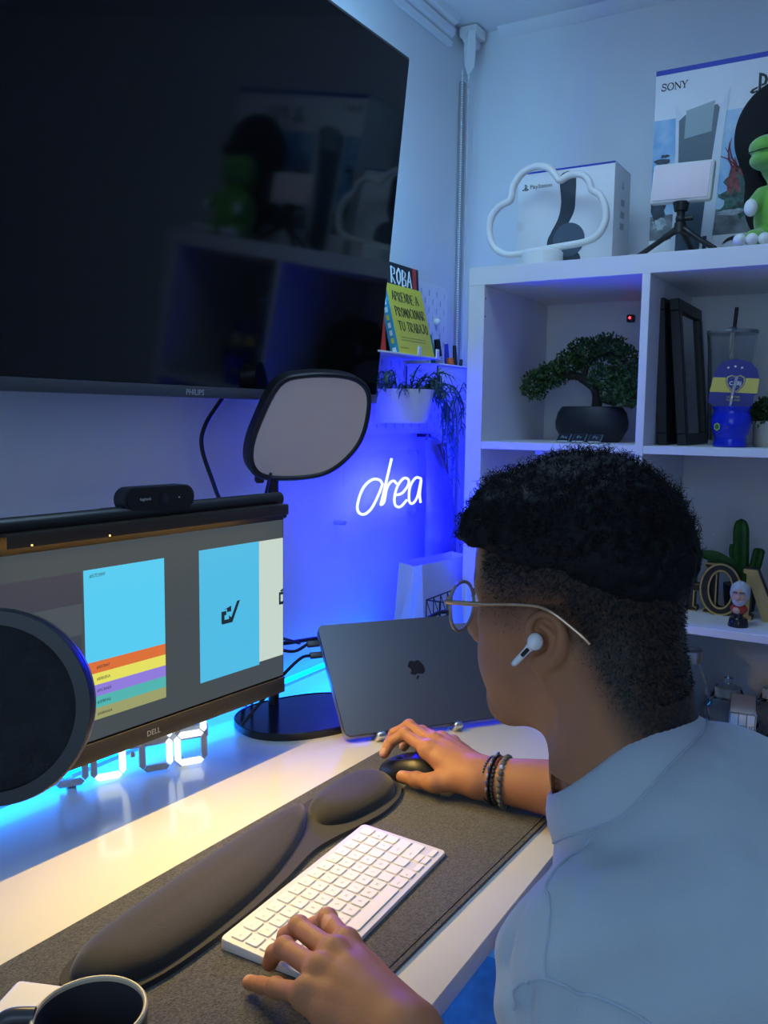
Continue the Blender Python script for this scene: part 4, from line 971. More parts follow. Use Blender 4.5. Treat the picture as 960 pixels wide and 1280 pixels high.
    R_('print_core', [(0.055, 0.0), (0.102, 0.0), (0.112, 0.13), (0.132, 0.315), (0.127, 0.322), (0.064, 0.310), (0.052, 0.300), (0.056, 0.14)], mc, 0.0014)
    R_('print_core_top', [(0.064, 0.262), (0.118, 0.270), (0.122, 0.330), (0.066, 0.318)], mt, 0.0018)
    R_('print_slot', [(0.111, 0.028), (0.119, 0.028), (0.119, 0.060), (0.111, 0.060)], mat('print_slot', (0.02, 0.035, 0.045), 0.4), 0.0018)
    # printed hand controller beside it
    bm = BM(); prism(bm, [(c.x, c.y) for c in smooth_path([(0.150, 0.040, 0), (0.160, 0.052, 0), (0.180, 0.056, 0), (0.198, 0.050, 0), (0.180, 0.048, 0), (0.163, 0.046, 0)], 4, closed=True)], 0.0003, F @ Matrix.Translation((0, 0, 0.0006)))
    obj('print_controller', bm, M_PRINT, t, smooth=False)
    # serif lettering built from bars: thick stems, thin joins, small feet
    bm = BM(); LH = 0.0150
    def bar(x0, y0, x1, y1, th):
        d = Vector((x1 - x0, y1 - y0)).normalized(); nn = Vector((-d.y, d.x)) * th / 2
        prism(bm, [(x0 - nn.x, y0 - nn.y), (x1 - nn.x, y1 - nn.y), (x1 + nn.x, y1 + nn.y), (x0 + nn.x, y0 + nn.y)], 0.0002, L_)
    L_ = F @ Matrix.Translation((0.0125, h - 0.0425, 0.0003)); thin, thick, sf = 0.0011, 0.0028, 0.0012
    sp = [(0.0118, 0.0112), (0.0105, 0.0135), (0.0060, 0.0142), (0.0022, 0.0128), (0.0020, 0.0098), (0.0050, 0.0082), (0.0092, 0.0068), (0.0120, 0.0046), (0.0108, 0.0018), (0.0065, 0.0006), (0.0022, 0.0014), (0.0006, 0.0040)]
    pts = smooth_path([(a, b, 0) for a, b in sp], 5)
    for p_, q_ in zip(pts, pts[1:]): bar(p_.x, p_.y, q_.x, q_.y, 0.0022)
    bar(0.0122, 0.0098, 0.0122, 0.0145, sf); bar(0.0004, 0.0004, 0.0004, 0.0050, sf)
    for k in range(36):
        a, b = 2 * PI * k / 36, 2 * PI * (k + 1.1) / 36; bar(0.0238 + 0.0078 * math.cos(a), 0.0074 + 0.0070 * math.sin(a), 0.0238 + 0.0078 * math.cos(b), 0.0074 + 0.0070 * math.sin(b), 0.0013 + 0.0016 * abs(math.cos(a)))
    for x_, w_ in ((0.0365, thin), (0.0495, thin)): bar(x_, 0.0004, x_, 0.0146, w_ + 0.0004)
    bar(0.0362, 0.0140, 0.0498, 0.0006, thick)
    for x_, y_ in ((0.0365, 0.0006), (0.0360, 0.0142), (0.0495, 0.0142)): bar(x_ - 0.0022, y_, x_ + 0.0022, y_, sf)
    bar(0.0545, 0.0142, 0.0602, 0.0066, thick); bar(0.0668, 0.0142, 0.0602, 0.0066, thin + 0.0003); bar(0.0602, 0.0070, 0.0602, 0.0004, thick)
    for x_, y_ in ((0.0545, 0.0142), (0.0668, 0.0142), (0.0602, 0.0006)): bar(x_ - 0.0028, y_, x_ + 0.0028, y_, sf)
    bmesh.ops.transform(bm, matrix=L_ @ Matrix.Diagonal((0.78, 1, 1, 1)) @ L_.inverted(), verts=bm.verts[:])
    obj('maker_name', bm, M_PRINT, t, smooth=False)
    def ps(x0, y0, s, par, M_, m):
        bm = BM()
        prism(bm, [(x0 + a * s, y0 + b * s) for a, b in [(.36, -.02), (.50, .04), (.50, .86), (.62, .80), (.66, .66), (.62, .48), (.50, .44), (.52, .34), (.74, .40), (.82, .62), (.74, .86), (.56, .98), (.36, 1.04)]], 0.0002, M_)
        prism(bm, [(x0 + a * s, y0 + b * s) for a, b in [(.33, .36), (.33, .26), (.14, .18), (.16, .13), (.33, .19), (.33, .09), (.08, .02), (-.06, .12), (.04, .25)]], 0.0002, M_)
        prism(bm, [(x0 + a * s, y0 + b * s) for a, b in [(.53, .28), (.80, .34), (1.06, .24), (1.04, .12), (.80, .03), (.53, -.06), (.53, .06), (.80, .15), (.82, .20), (.53, .16)]], 0.0002, M_)
        return obj('emblem', bm, m, par, smooth=False)
    ps(0.190, h - 0.078, 0.038, t, F @ Matrix.Translation((0, 0, 0.0003)), M_PRINT)
    text_obj('lettering', 'PS5', 0.05, F @ Matrix.Translation((0.245, h - 0.076, 0.0003)), M_PRINT, t)
    return ps
PS = console_box()

def headset_box():
    x, y, z, w, h, d = -0.255, -0.2535, ST, 0.219, 0.222, 0.122
    t = thing('headset_box', 'white headset box standing behind the cloud lamp', 'box', (x + d / 2, y - w / 2, z))
    bm = BM(); bx(bm, (x + d / 2, y - w / 2, z + h / 2), (d, w, h), 0.001); obj('carton', bm, M_PAPER, t)
    bm = BM(); bx(bm, (x + d / 2, y - w / 2, z + h + 0.0004), (d - 0.001, w - 0.001, 0.0006), 0); obj('blue_lid', bm, MATS['box_blue'], t)
    F = YZ(x - 0.0002, y, z)
    patch('blue_edge', [(0, h - 0.0035), (w, h - 0.0035), (w, h), (0, h)], F, MATS['box_blue'], t)
    text_obj('lettering', 'PlayStation', 0.0118, F @ Matrix.Translation((0.028, h - 0.036, 0.0003)), M_PRINT, t)
    PS(0.011, h - 0.039, 0.0135, t, F @ Matrix.Translation((0, 0, 0.0002)), M_PRINT)
    mh = mat('print_headset', (0.035, 0.045, 0.060), 0.45); mh2 = mat('print_headset_cup', (0.075, 0.10, 0.14), 0.4)
    band = smooth_path([(0.098, h - 0.016, 0), (0.131, h - 0.014, 0), (0.134, 0.15, 0), (0.131, 0.125, 0), (0.115, 0.095, 0), (0.090, 0.060, 0), (0.078, 0.066, 0), (0.080, 0.085, 0), (0.096, 0.115, 0), (0.102, 0.15, 0)], 4, closed=True)
    patch('print_band', [(p.x, p.y) for p in band][::-1], F, mh, t)
    patch('print_ear_cushion', [(0.110 + 0.038 * math.cos(2 * PI * k / 28), 0.062 + 0.036 * math.sin(2 * PI * k / 28)) for k in range(28)], F @ Matrix.Translation((0, 0, 0.0003)), mh, t)
    patch('print_ear_cup', [(0.122 + 0.036 * math.cos(2 * PI * k / 28), 0.068 + 0.036 * math.sin(2 * PI * k / 28)) for k in range(28)], F @ Matrix.Translation((0, 0, 0.0006)), mh2, t)
    patch('print_ear_cushion', [(0.126 + 0.024 * math.cos(2 * PI * k / 24), 0.024 + 0.022 * math.sin(2 * PI * k / 24)) for k in range(24)], F @ Matrix.Translation((0, 0, 0.0001)), mh, t)
    text_obj('small_print', '0 1', 0.006, F @ Matrix.Translation((0.006, 0.006, 0.0003)), MATS['segment_dark'], t)
    Sd = Matrix(((1, 0, 0, x), (0, 0, -1, y - w - 0.0002), (0, 1, 0, z), (0, 0, 0, 1)))
    mgp = mat('print_grey', (0.42, 0.44, 0.50), 0.5)
    PS(0.055, h - 0.045, 0.016, t, Sd, mgp)
    for zc in (0.09, 0.115, 0.14): patch('print_side_item', [(0.05, zc), (0.078, zc + 0.002), (0.080, zc + 0.016), (0.052, zc + 0.014)], Sd, mgp, t)
headset_box()

def cloud_lamp():
    x, z = -0.325, ST
    t = thing('cloud_lamp', 'white unlit neon cloud lamp on a round base', 'lamp', (x, -0.337, z))
    bm = BM(); lathe(bm, [(0, 0), (0.043, 0), (0.044, 0.003), (0.044, 0.030), (0.041, 0.034), (0, 0.034)], 40, Matrix.Translation((x, -0.342, z))); obj('base', bm, M_WPLASTIC, t)
    # outline in the front plane from measured proportions: (right, up)
    pts = [(0.100, 0.036), (0.048, 0.034), (0.016, 0.052), (0.002, 0.085), (0.006, 0.118), (0.026, 0.140), (0.050, 0.150), (0.056, 0.178), (0.076, 0.203), (0.104, 0.213), (0.134, 0.207), (0.152, 0.190), (0.162, 0.178), (0.182, 0.186), (0.208, 0.184), (0.224, 0.170), (0.232, 0.150), (0.250, 0.137), (0.262, 0.110), (0.262, 0.082), (0.248, 0.058), (0.220, 0.046), (0.150, 0.040)]
    y0 = -0.214
    P_ = smooth_path([(x, y0 - a, z + b) for a, b in pts], 6, closed=True)
    bm = BM(); tube(bm, P_, 0.0072, 12, closed=True); obj('cloud_tube', bm, mat('neon_off', (0.80, 0.79, 0.77), 0.3), t)
    bm = BM(); tube(bm, [p + V(0.006, 0, 0) for p in P_], 0.0064, 8, closed=True); obj('backing', bm, M_WPLASTIC, t)
cloud_lamp()

def tripod_light():
    x, y, z = -0.33, -0.628, ST
    t = thing('tripod_light', 'small pale light panel on a black table tripod', 'lamp', (x, y, z))
    M = Matrix.Translation((x, y, z + 0.1425)) @ Matrix.Rotation(math.radians(-4), 4, 'Z') @ Matrix.Rotation(math.radians(2.5), 4, 'X') @ Matrix.Rotation(math.radians(5), 4, 'Y')
    bm = BM(); bx(bm, (0.006, 0, 0), (0.018, 0.119, 0.078), 0.006, M, 3); obj('panel', bm, mat('panel_white', (0.74, 0.72, 0.70), 0.4), t)
    bm = BM(); bx(bm, (-0.0035, 0, 0), (0.002, 0.108, 0.067), 0.0008, M, 2); obj('diffuser', bm, mat('diffuser_pink', (0.78, 0.64, 0.66), 0.5), t)
    bm = BM(); cyl(bm, (x + 0.004, y, z + 0.105), (x + 0.004, y, z + 0.088), 0.016, 0.013, 20); obj('mount_plate', bm, M_BLACK, t)
    bm = BM(); cyl(bm, (x + 0.004, y, z + 0.088), (x + 0.004, y, z + 0.078), 0.008); ball(bm, (x + 0.004, y, z + 0.073), 0.010); obj('ball_head', bm, M_BLACK, t)
    bm = BM(); cyl(bm, (x + 0.004, y, z + 0.066), (x + 0.004, y, z + 0.046), 0.011, 0.013); h = obj('collar', bm, M_BLACK, t)
    bm = BM(); cyl(bm, (x + 0.004, y - 0.008, z + 0.073), (x + 0.004, y - 0.024, z + 0.073), 0.005); obj('knob', bm, M_BLACK, t)
    for a in (100, 250, -15):
        d = V(math.sin(math.radians(a)) * -0.55, math.cos(math.radians(a)), 0) 
        d = V(math.cos(math.radians(a)), math.sin(math.radians(a)), 0)
        p = V(x + 0.004, y, z + 0.052) + d * 0.008; q = V(x + 0.004, y, z + 0.006) + d * 0.076
        bm = BM(); tube(bm, [p, p.lerp(q, .3), p.lerp(q, .32), q], [0.0072, 0.0066, 0.0056, 0.0050], 10); l = obj('leg', bm, M_BLACK, t)
        bm = BM(); ball(bm, q, 0.0056, 10, 6); obj('rubber_foot', bm, M_RUBBER, l)
tripod_light()

# ---------------------------------------------------------------- implicit surfaces (used for the plush and for the person)
def nrm(p): return np.sqrt((p * p).sum(-1))
def s_cap(p, a, b, ra, rb=None):
    a, b = np.asarray(a, np.float32), np.asarray(b, np.float32); rb = ra if rb is None else rb
    d = b - a; t = np.clip(((p - a) @ d) / max(float(d @ d), 1e-9), 0, 1)
    return nrm(p - a - t[..., None] * d) - (ra + (rb - ra) * t)
def s_ell(p, c, r, A=None):
    q = p - np.asarray(c, np.float32)
    if A is not None: q = q @ np.asarray(A, np.float32)          # columns of A are the axes
    r = np.asarray(r, np.float32)
    k0 = nrm(q / r); k1 = nrm(q / (r * r)) + 1e-9
    return np.where(k0 < 1e-6, -r.min(), k0 * (k0 - 1) / k1)
def u_(a, b, k=0.0):
    if k <= 0: return np.minimum(a, b)
    h = np.maximum(k - np.abs(a - b), 0) / k
    return np.minimum(a, b) - h * h * k * 0.25
def sub_(a, b, k=0.0): return -u_(-a, b, k)
def vnoise(p, scale, seed=0):
    q = p * scale; i = np.floor(q).astype(np.int64); f = q - i; f = f * f * (3 - 2 * f); out = 0
    def h(ix, iy, iz):
        n = (ix * 374761393 + iy * 668265263 + iz * 2147483647 + seed * 974634) & 0xffffffff
        n = ((n ^ (n >> 13)) * 1274126177) & 0xffffffff; n = n ^ (n >> 16)
        return (n & 0xffff) / 65535.0
    for dx in (0, 1):
        for dy in (0, 1):
            for dz in (0, 1):
                w = (f[..., 0] if dx else 1 - f[..., 0]) * (f[..., 1] if dy else 1 - f[..., 1]) * (f[..., 2] if dz else 1 - f[..., 2])
                out = out + w * h(i[..., 0] + dx, i[..., 1] + dy, i[..., 2] + dz)
    return out * 2 - 1
def sdf_mesh(name, fn, lo, hi, h, refine=1, margin=1.6):
    """surface nets over a sparse block grid; returns (mesh, vertex array, normals)"""
    lo = np.array(lo, np.float64); hi = np.array(hi, np.float64); B = 8
    nb = np.ceil((hi - lo) / (h * B)).astype(int); n = nb * B + 1
    ax = [lo[k] + (np.arange(nb[k]) + 0.5) * h * B for k in range(3)]
    cs = np.stack(np.meshgrid(*ax, indexing='ij'), -1).reshape(-1, 3).astype(np.float32)
    d0 = fn(cs).reshape(nb)
    G = np.repeat(np.repeat(np.repeat(d0, B, 0), B, 1), B, 2).astype(np.float32)
    G = np.pad(G, ((0, 1),) * 3, mode='edge')
    keep = np.argwhere(np.abs(d0) < h * B * 0.87 * margin)
    o = np.stack(np.meshgrid(*[np.arange(B + 1)] * 3, indexing='ij'), -1).reshape(-1, 3)
    for s in range(0, len(keep), 1500):
        kb = keep[s:s + 1500]; idx = (kb[:, None, :] * B + o[None]).reshape(-1, 3)
        v = fn((lo + idx * h).astype(np.float32)); G[idx[:, 0], idx[:, 1], idx[:, 2]] = v
    G[[0, -1]] = np.maximum(G[[0, -1]], h); G[:, [0, -1]] = np.maximum(G[:, [0, -1]], h); G[:, :, [0, -1]] = np.maximum(G[:, :, [0, -1]], h)
    sg = G < 0
    c = np.zeros(np.array(sg.shape) - 1, np.int8)
    for dx in (0, 1):
        for dy in (0, 1):
            for dz in (0, 1): c += sg[dx:sg.shape[0] - 1 + dx, dy:sg.shape[1] - 1 + dy, dz:sg.shape[2] - 1 + dz]
    cell = np.argwhere((c > 0) & (c < 8)); vid = np.full(c.shape, -1, np.int32); vid[tuple(cell.T)] = np.arange(len(cell))
    pos = np.zeros((len(cell), 3)); cnt = np.zeros(len(cell))
    for a in range(3):
        for u in (0, 1):
            for w in (0, 1):
                off = np.zeros(3, int); off[(a + 1) % 3] = u; off[(a + 2) % 3] = w; p0 = cell + off; p1 = p0.copy(); p1[:, a] += 1
                g0, g1 = G[tuple(p0.T)], G[tuple(p1.T)]; m = (g0 < 0) != (g1 < 0)
                t = np.where(m, g0 / np.where(m, g0 - g1, 1), 0); q = p0.astype(np.float64); q[:, a] += t
                pos[m] += q[m]; cnt[m] += 1
    pos = lo + pos / cnt[:, None] * h
    quads = []
    for a in range(3):
        b1, b2 = (a + 1) % 3, (a + 2) % 3
        sl0 = [slice(1, s - 1) for s in sg.shape]; sl1 = list(sl0); sl0[a] = slice(0, sg.shape[a] - 1); sl1[a] = slice(1, sg.shape[a])
        s0, s1 = sg[tuple(sl0)], sg[tuple(sl1)]; e = np.argwhere(s0 != s1); flip = s0[tuple(e.T)]
        for k in range(3):
            if k != a: e[:, k] += 1
        def at(d1, d2): q = e.copy(); q[:, b1] += d1; q[:, b2] += d2; return vid[tuple(q.T)]
        v00, v10, v11, v01 = at(-1, -1), at(0, -1), at(0, 0), at(-1, 0)
        q = np.stack([v00, v10, v11, v01], 1); q[~flip] = q[~flip][:, ::-1]; quads.append(q)
    quads = np.concatenate(quads); quads = quads[(quads >= 0).all(1)]
    def grad(P_):
        e = h * 0.35; g = np.zeros_like(P_)
        for k in range(3):
            d = np.zeros(3); d[k] = e; g[:, k] = fn((P_ + d).astype(np.float32)) - fn((P_ - d).astype(np.float32))
        return g / (2 * e)
    N = grad(pos)
    for _ in range(refine):
        v = fn(pos.astype(np.float32)); l2 = np.maximum((N * N).sum(1), 0.2); st = np.clip(v / l2, -h * 0.6, h * 0.6)
        pos -= N * st[:, None]
    N = N / (np.linalg.norm(N, axis=1)[:, None] + 1e-9)
    me = bpy.data.meshes.new(name)
    me.vertices.add(len(pos)); me.vertices.foreach_set('co', pos.astype(np.float32).ravel())
    me.loops.add(quads.size); me.loops.foreach_set('vertex_index', quads.astype(np.int32).ravel())
    me.polygons.add(len(quads)); me.polygons.foreach_set('loop_start', np.arange(0, quads.size, 4, dtype=np.int32))
    me.update(calc_edges=True); me.validate()
    me.polygons.foreach_set('use_smooth', [True] * len(me.polygons))
    return me, pos, N
def set_col(me, col):
    a = me.attributes.new('Col', 'FLOAT_COLOR', 'POINT'); c = np.ones((len(col), 4), np.float32); c[:, :3] = col; a.data.foreach_set('color', c.ravel())

def plush():
    x, y, z = -0.315, -0.817, ST
    t = thing('plush_toy', 'green plush toy with white claws on top of the shelf unit', 'plush toy', (x, y, z))
    def body(p):
        q = p - np.array([x, y, z], np.float32)
        d = s_ell(q, (0.005, 0, 0.062), (0.052, 0.056, 0.066))
        d = u_(d, s_ell(q, (0.0, 0.0, 0.165), (0.050, 0.050, 0.052)), 0.02)
        d = u_(d, s_ell(q, (-0.030, 0.030, 0.182), (0.036, 0.036, 0.022)), 0.006)
        d = u_(d, s_ell(q, (-0.028, 0.028, 0.160), (0.034, 0.036, 0.019)), 0.001)
        for s in (1, -1):
            d = u_(d, s_cap(q, (-0.010, 0.040 * s, 0.100), (-0.040, 0.052 * s, 0.078), 0.017, 0.013), 0.008)
            d = u_(d, s_cap(q, (-0.010, 0.034 * s, 0.022), (-0.050, 0.046 * s, 0.016), 0.021, 0.016), 0.008)
        d = u_(d, s_cap(q, (0.04, 0, 0.03), (0.085, 0.01, 0.03), 0.028, 0.012), 0.01)
        return d
    me, P_, N = sdf_mesh('body', body, (x - .10, y - .09, z - .004), (x + .11, y + .09, z + .24), 0.0045)
    link('body', me, mat('plush_green', (0.16, 0.42, 0.045), 0.9, sheen=0.6, noise=0.12, nscale=60, bump=0.5, bscale=600), t)
    mw = mat('plush_white', (0.78, 0.80, 0.78), 0.8, sheen=0.4)
    for s in (1, -1):
        bm = BM(); ball(bm, (x - 0.050, y + 0.054 * s, z + 0.072), (0.013, 0.012, 0.016)); obj('paw', bm, mw, t)
        for k in range(3):
            bm = BM(); ball(bm, (x - 0.066 + 0.004 * k, y + (0.068 - 0.021 * k) * s, z + 0.012), (0.014, 0.0115, 0.0115)); obj('claw', bm, mw, t)
    bm = BM(); tube(bm, smooth_path([(x - 0.064, y + 0.006, z + 0.170), (x - 0.066, y + 0.032, z + 0.1715), (x - 0.040, y + 0.064, z + 0.174), (x - 0.010, y + 0.066, z + 0.178)], 6), 0.0012, 6); obj('mouth_seam', bm, mat('seam_dark', (0.03, 0.08, 0.01), 0.9), t)
    for s in (1, -1):
        bm = BM(); ball(bm, (x - 0.040, y + 0.018 * s, z + 0.215), (0.012, 0.012, 0.014)); obj('eye', bm, M_GLOSS, t)
    # cap: a tall soft crown with its peak turned to the side
    k = thing('cap', 'black cap sitting on the green plush toy', 'cap', (x + 0.03, y + 0.02, z + 0.2))
    me, P_, N = sdf_mesh('crown', lambda p: sub_(u_(s_ell(p, (x + 0.035, y + 0.012, z + 0.225), (0.050, 0.092, 0.100)), s_ell(p, (x + 0.045, y + 0.030, z + 0.110), (0.018, 0.052, 0.085)), 0.03), s_ell(p, (x - 0.010, y, z + 0.165), (0.062, 0.060, 0.062)), 0.004), (x - .05, y - .11, z + .0), (x + .12, y + .13, z + .34), 0.005)
    link('crown', me, mat('cap_black', (0.006, 0.006, 0.007), 0.9), k)
plush()

# ---------------------------------------------------------------- upper left cell: bonsai
def leaves(bm, n, blobs, r, L=0.010, w=0.007, up=0.5):
    for k in range(n):
        c, rad = blobs[r.choices(range(len(blobs)), [b[1][0] * b[1][1] + 0.0004 for b in blobs])[0]]
        d = V(r.gauss(0, 1), r.gauss(0, 1), r.gauss(0, 1)).normalized(); f = r.uniform(.45, 1.05)
        p = Vector(c) + V(d.x * rad[0], d.y * rad[1], d.z * rad[2]) * f
        q = (d * up + V(r.gauss(0, .6), r.gauss(0, .6), r.gauss(0, .5) + 0.3)).normalized()
        s = q.orthogonal().normalized(); s.rotate(Matrix.Rotation(r.uniform(0, 2 * PI), 3, q)); l = L * r.uniform(.7, 1.3)
        m = p + q * l * 0.5
        bm.faces.new((bm.verts.new(p), bm.verts.new(m + s * w * 0.5), bm.verts.new(p + q * l), bm.verts.new(m - s * w * 0.5)))
def bonsai():
    x, y, z = -0.205, -0.4260, SH[0]
    t = thing('bonsai', 'artificial bonsai in a rounded black pot in the top left cell', 'plant', (x, y, z))
    bm = BM(); prof = [(0, 0), (0.062, 0), (0.068, 0.004), (0.082, 0.030), (0.0835, 0.044), (0.078, 0.066), (0.069, 0.079), (0.064, 0.080), (0.062, 0.075), (0, 0.073)]
    lathe(bm, prof, 40, Matrix.Translation((x, y, z)), sx=0.62); obj('pot', bm, mat('pot_black', (0.010, 0.011, 0.016), 0.5), t, angle=30)
    bm = BM(); r = random.Random(2)
    for k in range(40): ball(bm, (x + r.uniform(-.03, .03), y + r.uniform(-.05, .05), z + 0.0745), r.uniform(.003, .0055), 6, 4)
    o = obj('gravel', bm, mat('gravel', (0.35, 0.34, 0.30), 0.9, noise=0.3, nscale=200), t); o['kind'] = 'stuff'
    mt = mat('trunk', (0.018, 0.015, 0.013), 0.8, bump=0.6, bscale=120)
    bm = BM()
    tube(bm, smooth_path([(x, y - 0.010, z + 0.07), (x - 0.005, y - 0.012, z + 0.11), (x - 0.004, y + 0.010, z + 0.135), (x + 0.004, y + 0.045, z + 0.150), (x + 0.005, y + 0.090, z + 0.150), (x + 0.004, y + 0.125, z + 0.128)], 6), [0.012] * 8 + [0.011] * 8 + [0.009] * 9 + [0.006] * 6, 10)
    tube(bm, smooth_path([(x - 0.004, y + 0.020, z + 0.142), (x, y + 0.01, z + 0.18), (x + 0.004, y - 0.03, z + 0.20), (x, y - 0.075, z + 0.175), (x - 0.005, y - 0.085, z + 0.12)], 6), 0.007, 8)
    tube(bm, smooth_path([(x, y - 0.012, z + 0.10), (x - 0.01, y - 0.045, z + 0.088), (x - 0.012, y - 0.07, z + 0.10)], 5), 0.005, 8)
    obj('trunk', bm, mt, t)
    bl = [((x + .006, y + .140, z + .128), (.035, .034, .034)), ((x + .004, y + .100, z + .150), (.036, .036, .030)), ((x + .01, y + .060, z + .175), (.040, .036, .034)), ((x + .006, y + .020, z + .200), (.042, .040, .034)), ((x + .008, y - .030, z + .210), (.042, .040, .030)),
          ((x + .004, y - .070, z + .180), (.040, .032, .034)), ((x - .004, y - .085, z + .135), (.040, .030, .040)), ((x - .018, y - .060, z + .110), (.036, .034, .026)), ((x - .022, y - .030, z + .145), (.034, .032, .028)), ((x - .010, y - .085, z + .098), (.034, .026, .020))]
    bm = BM(); leaves(bm, 6500, bl, random.Random(11), 0.0085, 0.0060)
    o = obj('foliage', bm, mat('bonsai_green', (0.035, 0.085, 0.020), 0.55, noise=0.55, nscale=45), t, smooth=False); o['kind'] = 'stuff'
bonsai()
def pin_badges():
    mg = mat('badge_frame', (0.10, 0.20, 0.22), 0.4); md = mat('badge_face', (0.014, 0.016, 0.022), 0.35); mt = mat('badge_text', (0.22, 0.36, 0.36), 0.5)
    for k, s in enumerate(('Au', 'Pr', 'Ps')):
        c = V(-0.318, -0.402 - k * 0.0345, SH[0])
        M = frame(c + V(0, 0, 0.012), V(0.0, -1, 0), V(0.72, -0.22, 0.55))
        t = thing('badge', 'small dark badge marked %s leaning in front of the bonsai pot' % s, 'badge', c)
        bm = BM(); bx(bm, (0, 0, -0.0014), (0.029, 0.026, 0.0026), 0.001, M); obj('frame', bm, mg, t)
        bm = BM(); bx(bm, (0, 0, 0.0002), (0.0255, 0.0225, 0.0008), 0, M); obj('face', bm, md, t)
        text_obj('lettering', s, 0.0135, M @ Matrix.Translation((0, -0.0040, 0.0007)), mt, t, align='CENTER')
        bm = BM(); bx(bm, (0, -0.0135, -0.0005), (0.022, 0.002, 0.003), 0, M); obj('lower_edge', bm, mat('badge_edge', (0.50, 0.55, 0.55), 0.4), t)
pin_badges()
def wall_sensor():
    t = thing('wall_sensor', 'small black box with a red indicator on the wall inside the top left cell', 'sensor', (-0.010, -0.452, 1.492))
    bm = BM(); bx(bm, (-0.009, -0.452, 1.498), (0.016, 0.018, 0.018), 0.003); obj('housing', bm, mat('sensor_black', (0.02, 0.02, 0.03), 0.5), t)
    bm = BM(); ball(bm, (-0.0195, -0.452, 1.499), 0.0028, 10, 6); obj('indicator', bm, glow('red_led', (1.0, 0.02, 0.03), 9), t)
wall_sensor()
def puck_light():
    t = thing('puck_light', 'small round white lamp under the shelf below the bonsai', 'lamp', (-0.30, -0.352, SH[0] - SD - 0.012))
    bm = BM(); cyl(bm, (-0.30, -0.352, SH[0] - SD), (-0.30, -0.352, SH[0] - SD - 0.012), 0.022, 0.020, 24); obj('housing', bm, M_WPLASTIC, t)
puck_light()

# ---------------------------------------------------------------- upper right cell
def picture_frames():
    mf = mat('frame_black', (0.009, 0.009, 0.014), 0.45); mp = mat('frame_print', (0.030, 0.032, 0.045), 0.25)
    for k, (y, dx, lb) in enumerate(((-0.5985, 0.0, 'black picture frame standing nearest to the middle divider'), (-0.6245, 0.010, 'black picture frame with a grey print leaning on the other frame'))):
        h, d, th = 0.300, 0.232, 0.020
        x = -0.300 + dx; t = thing('picture_frame', lb, 'picture frame', (x + d / 2, y, SH[0]))
        lean = 0.030 if k else 0.018
        M = Matrix(((1, 0, 0, x), (0.0, lean / h, -1, y), (0, 1, lean / h, SH[0] + 0.001), (0, 0, 0, 1)))     # local x to the back, y up, z towards -y
        M = frame((x, y - lean, SH[0] + 0.001), (1, 0, 0), (0, lean, h))
        for (cx, cy, sx, sy) in ((d / 2, 0.012, d, 0.024), (d / 2, h - 0.012, d, 0.024), (0.012, h / 2, 0.024, h - 0.048), (d - 0.012, h / 2, 0.024, h - 0.048)):
            bm = BM(); bx(bm, (cx, cy, -th / 2), (sx, sy, th), 0.0015, M, 1); obj('frame_bar', bm, mf, t)
        bm = BM(); bx(bm, (d / 2, h / 2, -th + 0.006), (d - 0.046, h - 0.046, 0.006), 0, M); p = obj('print', bm, mp, t, smooth=False)
        if k:
            for q, (cw, dy) in enumerate(((0.050, 0.012), (0.062, 0.0), (0.044, -0.012), (0.056, -0.024), (0.075, -0.070))):
                bm = BM(); bx(bm, (d / 2, h * 0.52 + dy, -th + 0.0092), (cw, 0.006 if q < 4 else 0.002, 0.0003), 0, M); obj('print_line', bm, mat('frame_text', (0.085, 0.085, 0.105), 0.5), p, smooth=False)
        bm = BM(); bx(bm, (d / 2, h / 2, -th + 0.0112), (d - 0.046, h - 0.046, 0.0015), 0, M); obj('pane', bm, mat('frame_glass', (1, 1, 1), 0.03, trans=1.0, ior=1.3), t, smooth=False)
picture_frames()
def tumbler():
    x, y, z, h = -0.215, -0.7190, SH[0], 0.228
    t = thing('tumbler', 'tall clear tumbler with a black straw behind the blue gourd cup', 'tumbler', (x, y, z))
    bm = BM()
    lathe(bm, [(0, 0.002), (0.036, 0.002), (0.0385, 0.01), (0.0465, h - 0.03), (0.0495, h), (0.0475, h), (0.0445, h - 0.03), (0.0365, 0.012), (0, 0.010)], 40, Matrix.Translation((x, y, z))); obj('cup', bm, mat('tumbler_plastic', (0.90, 0.93, 0.95), 0.06, trans=1.0, ior=1.3), t, angle=50)
    bm = BM(); lathe(bm, [(0, h + 0.001), (0.012, h + 0.001), (0.050, h + 0.001), (0.0512, h + 0.004), (0.050, h + 0.008), (0.012, h + 0.010), (0, h + 0.010)], 40, Matrix.Translation((x, y, z))); obj('lid', bm, mat('tumbler_lid', (0.72, 0.75, 0.80), 0.15, trans=0.8, ior=1.4), t)
    bm = BM(); tube(bm, [(x + 0.005, y + 0.012, z + 0.02), (x - 0.003, y - 0.006, z + h + 0.055)], 0.0038, 10); obj('straw', bm, M_BLACK, t)
    bm = BM(); lathe(bm, [(0.0128, h + 0.010), (0.0065, h + 0.016), (0.0050, h + 0.016)], 20, Matrix.Translation((x, y, z))); obj('straw_collar', bm, MATS['tumbler_lid'], t)
    me_ = mat('tumbler_emblem', (0.05, 0.22, 0.14), 0.5); mw = mat('tumbler_print', (0.75, 0.78, 0.80), 0.5)
    a0 = math.radians(163)
    def on(z_, da): r = 0.0397 + (z_ / h) * 0.0085; return V(x + r * math.cos(a0 + da), y + r * math.sin(a0 + da), z + z_)
    bm = BM()
    for q in range(6): tube(bm, [on(0.095 - q * 0.007, -0.05), on(0.098 - q * 0.007, 0.16)], 0.0012, 5)
    v = [bm.verts.new(c) for c in (on(0.100, -0.04), on(0.100, 0.17), on(0.118, 0.06))]; bm.faces.new(v)
    obj('print', bm, mw, t)
tumbler()
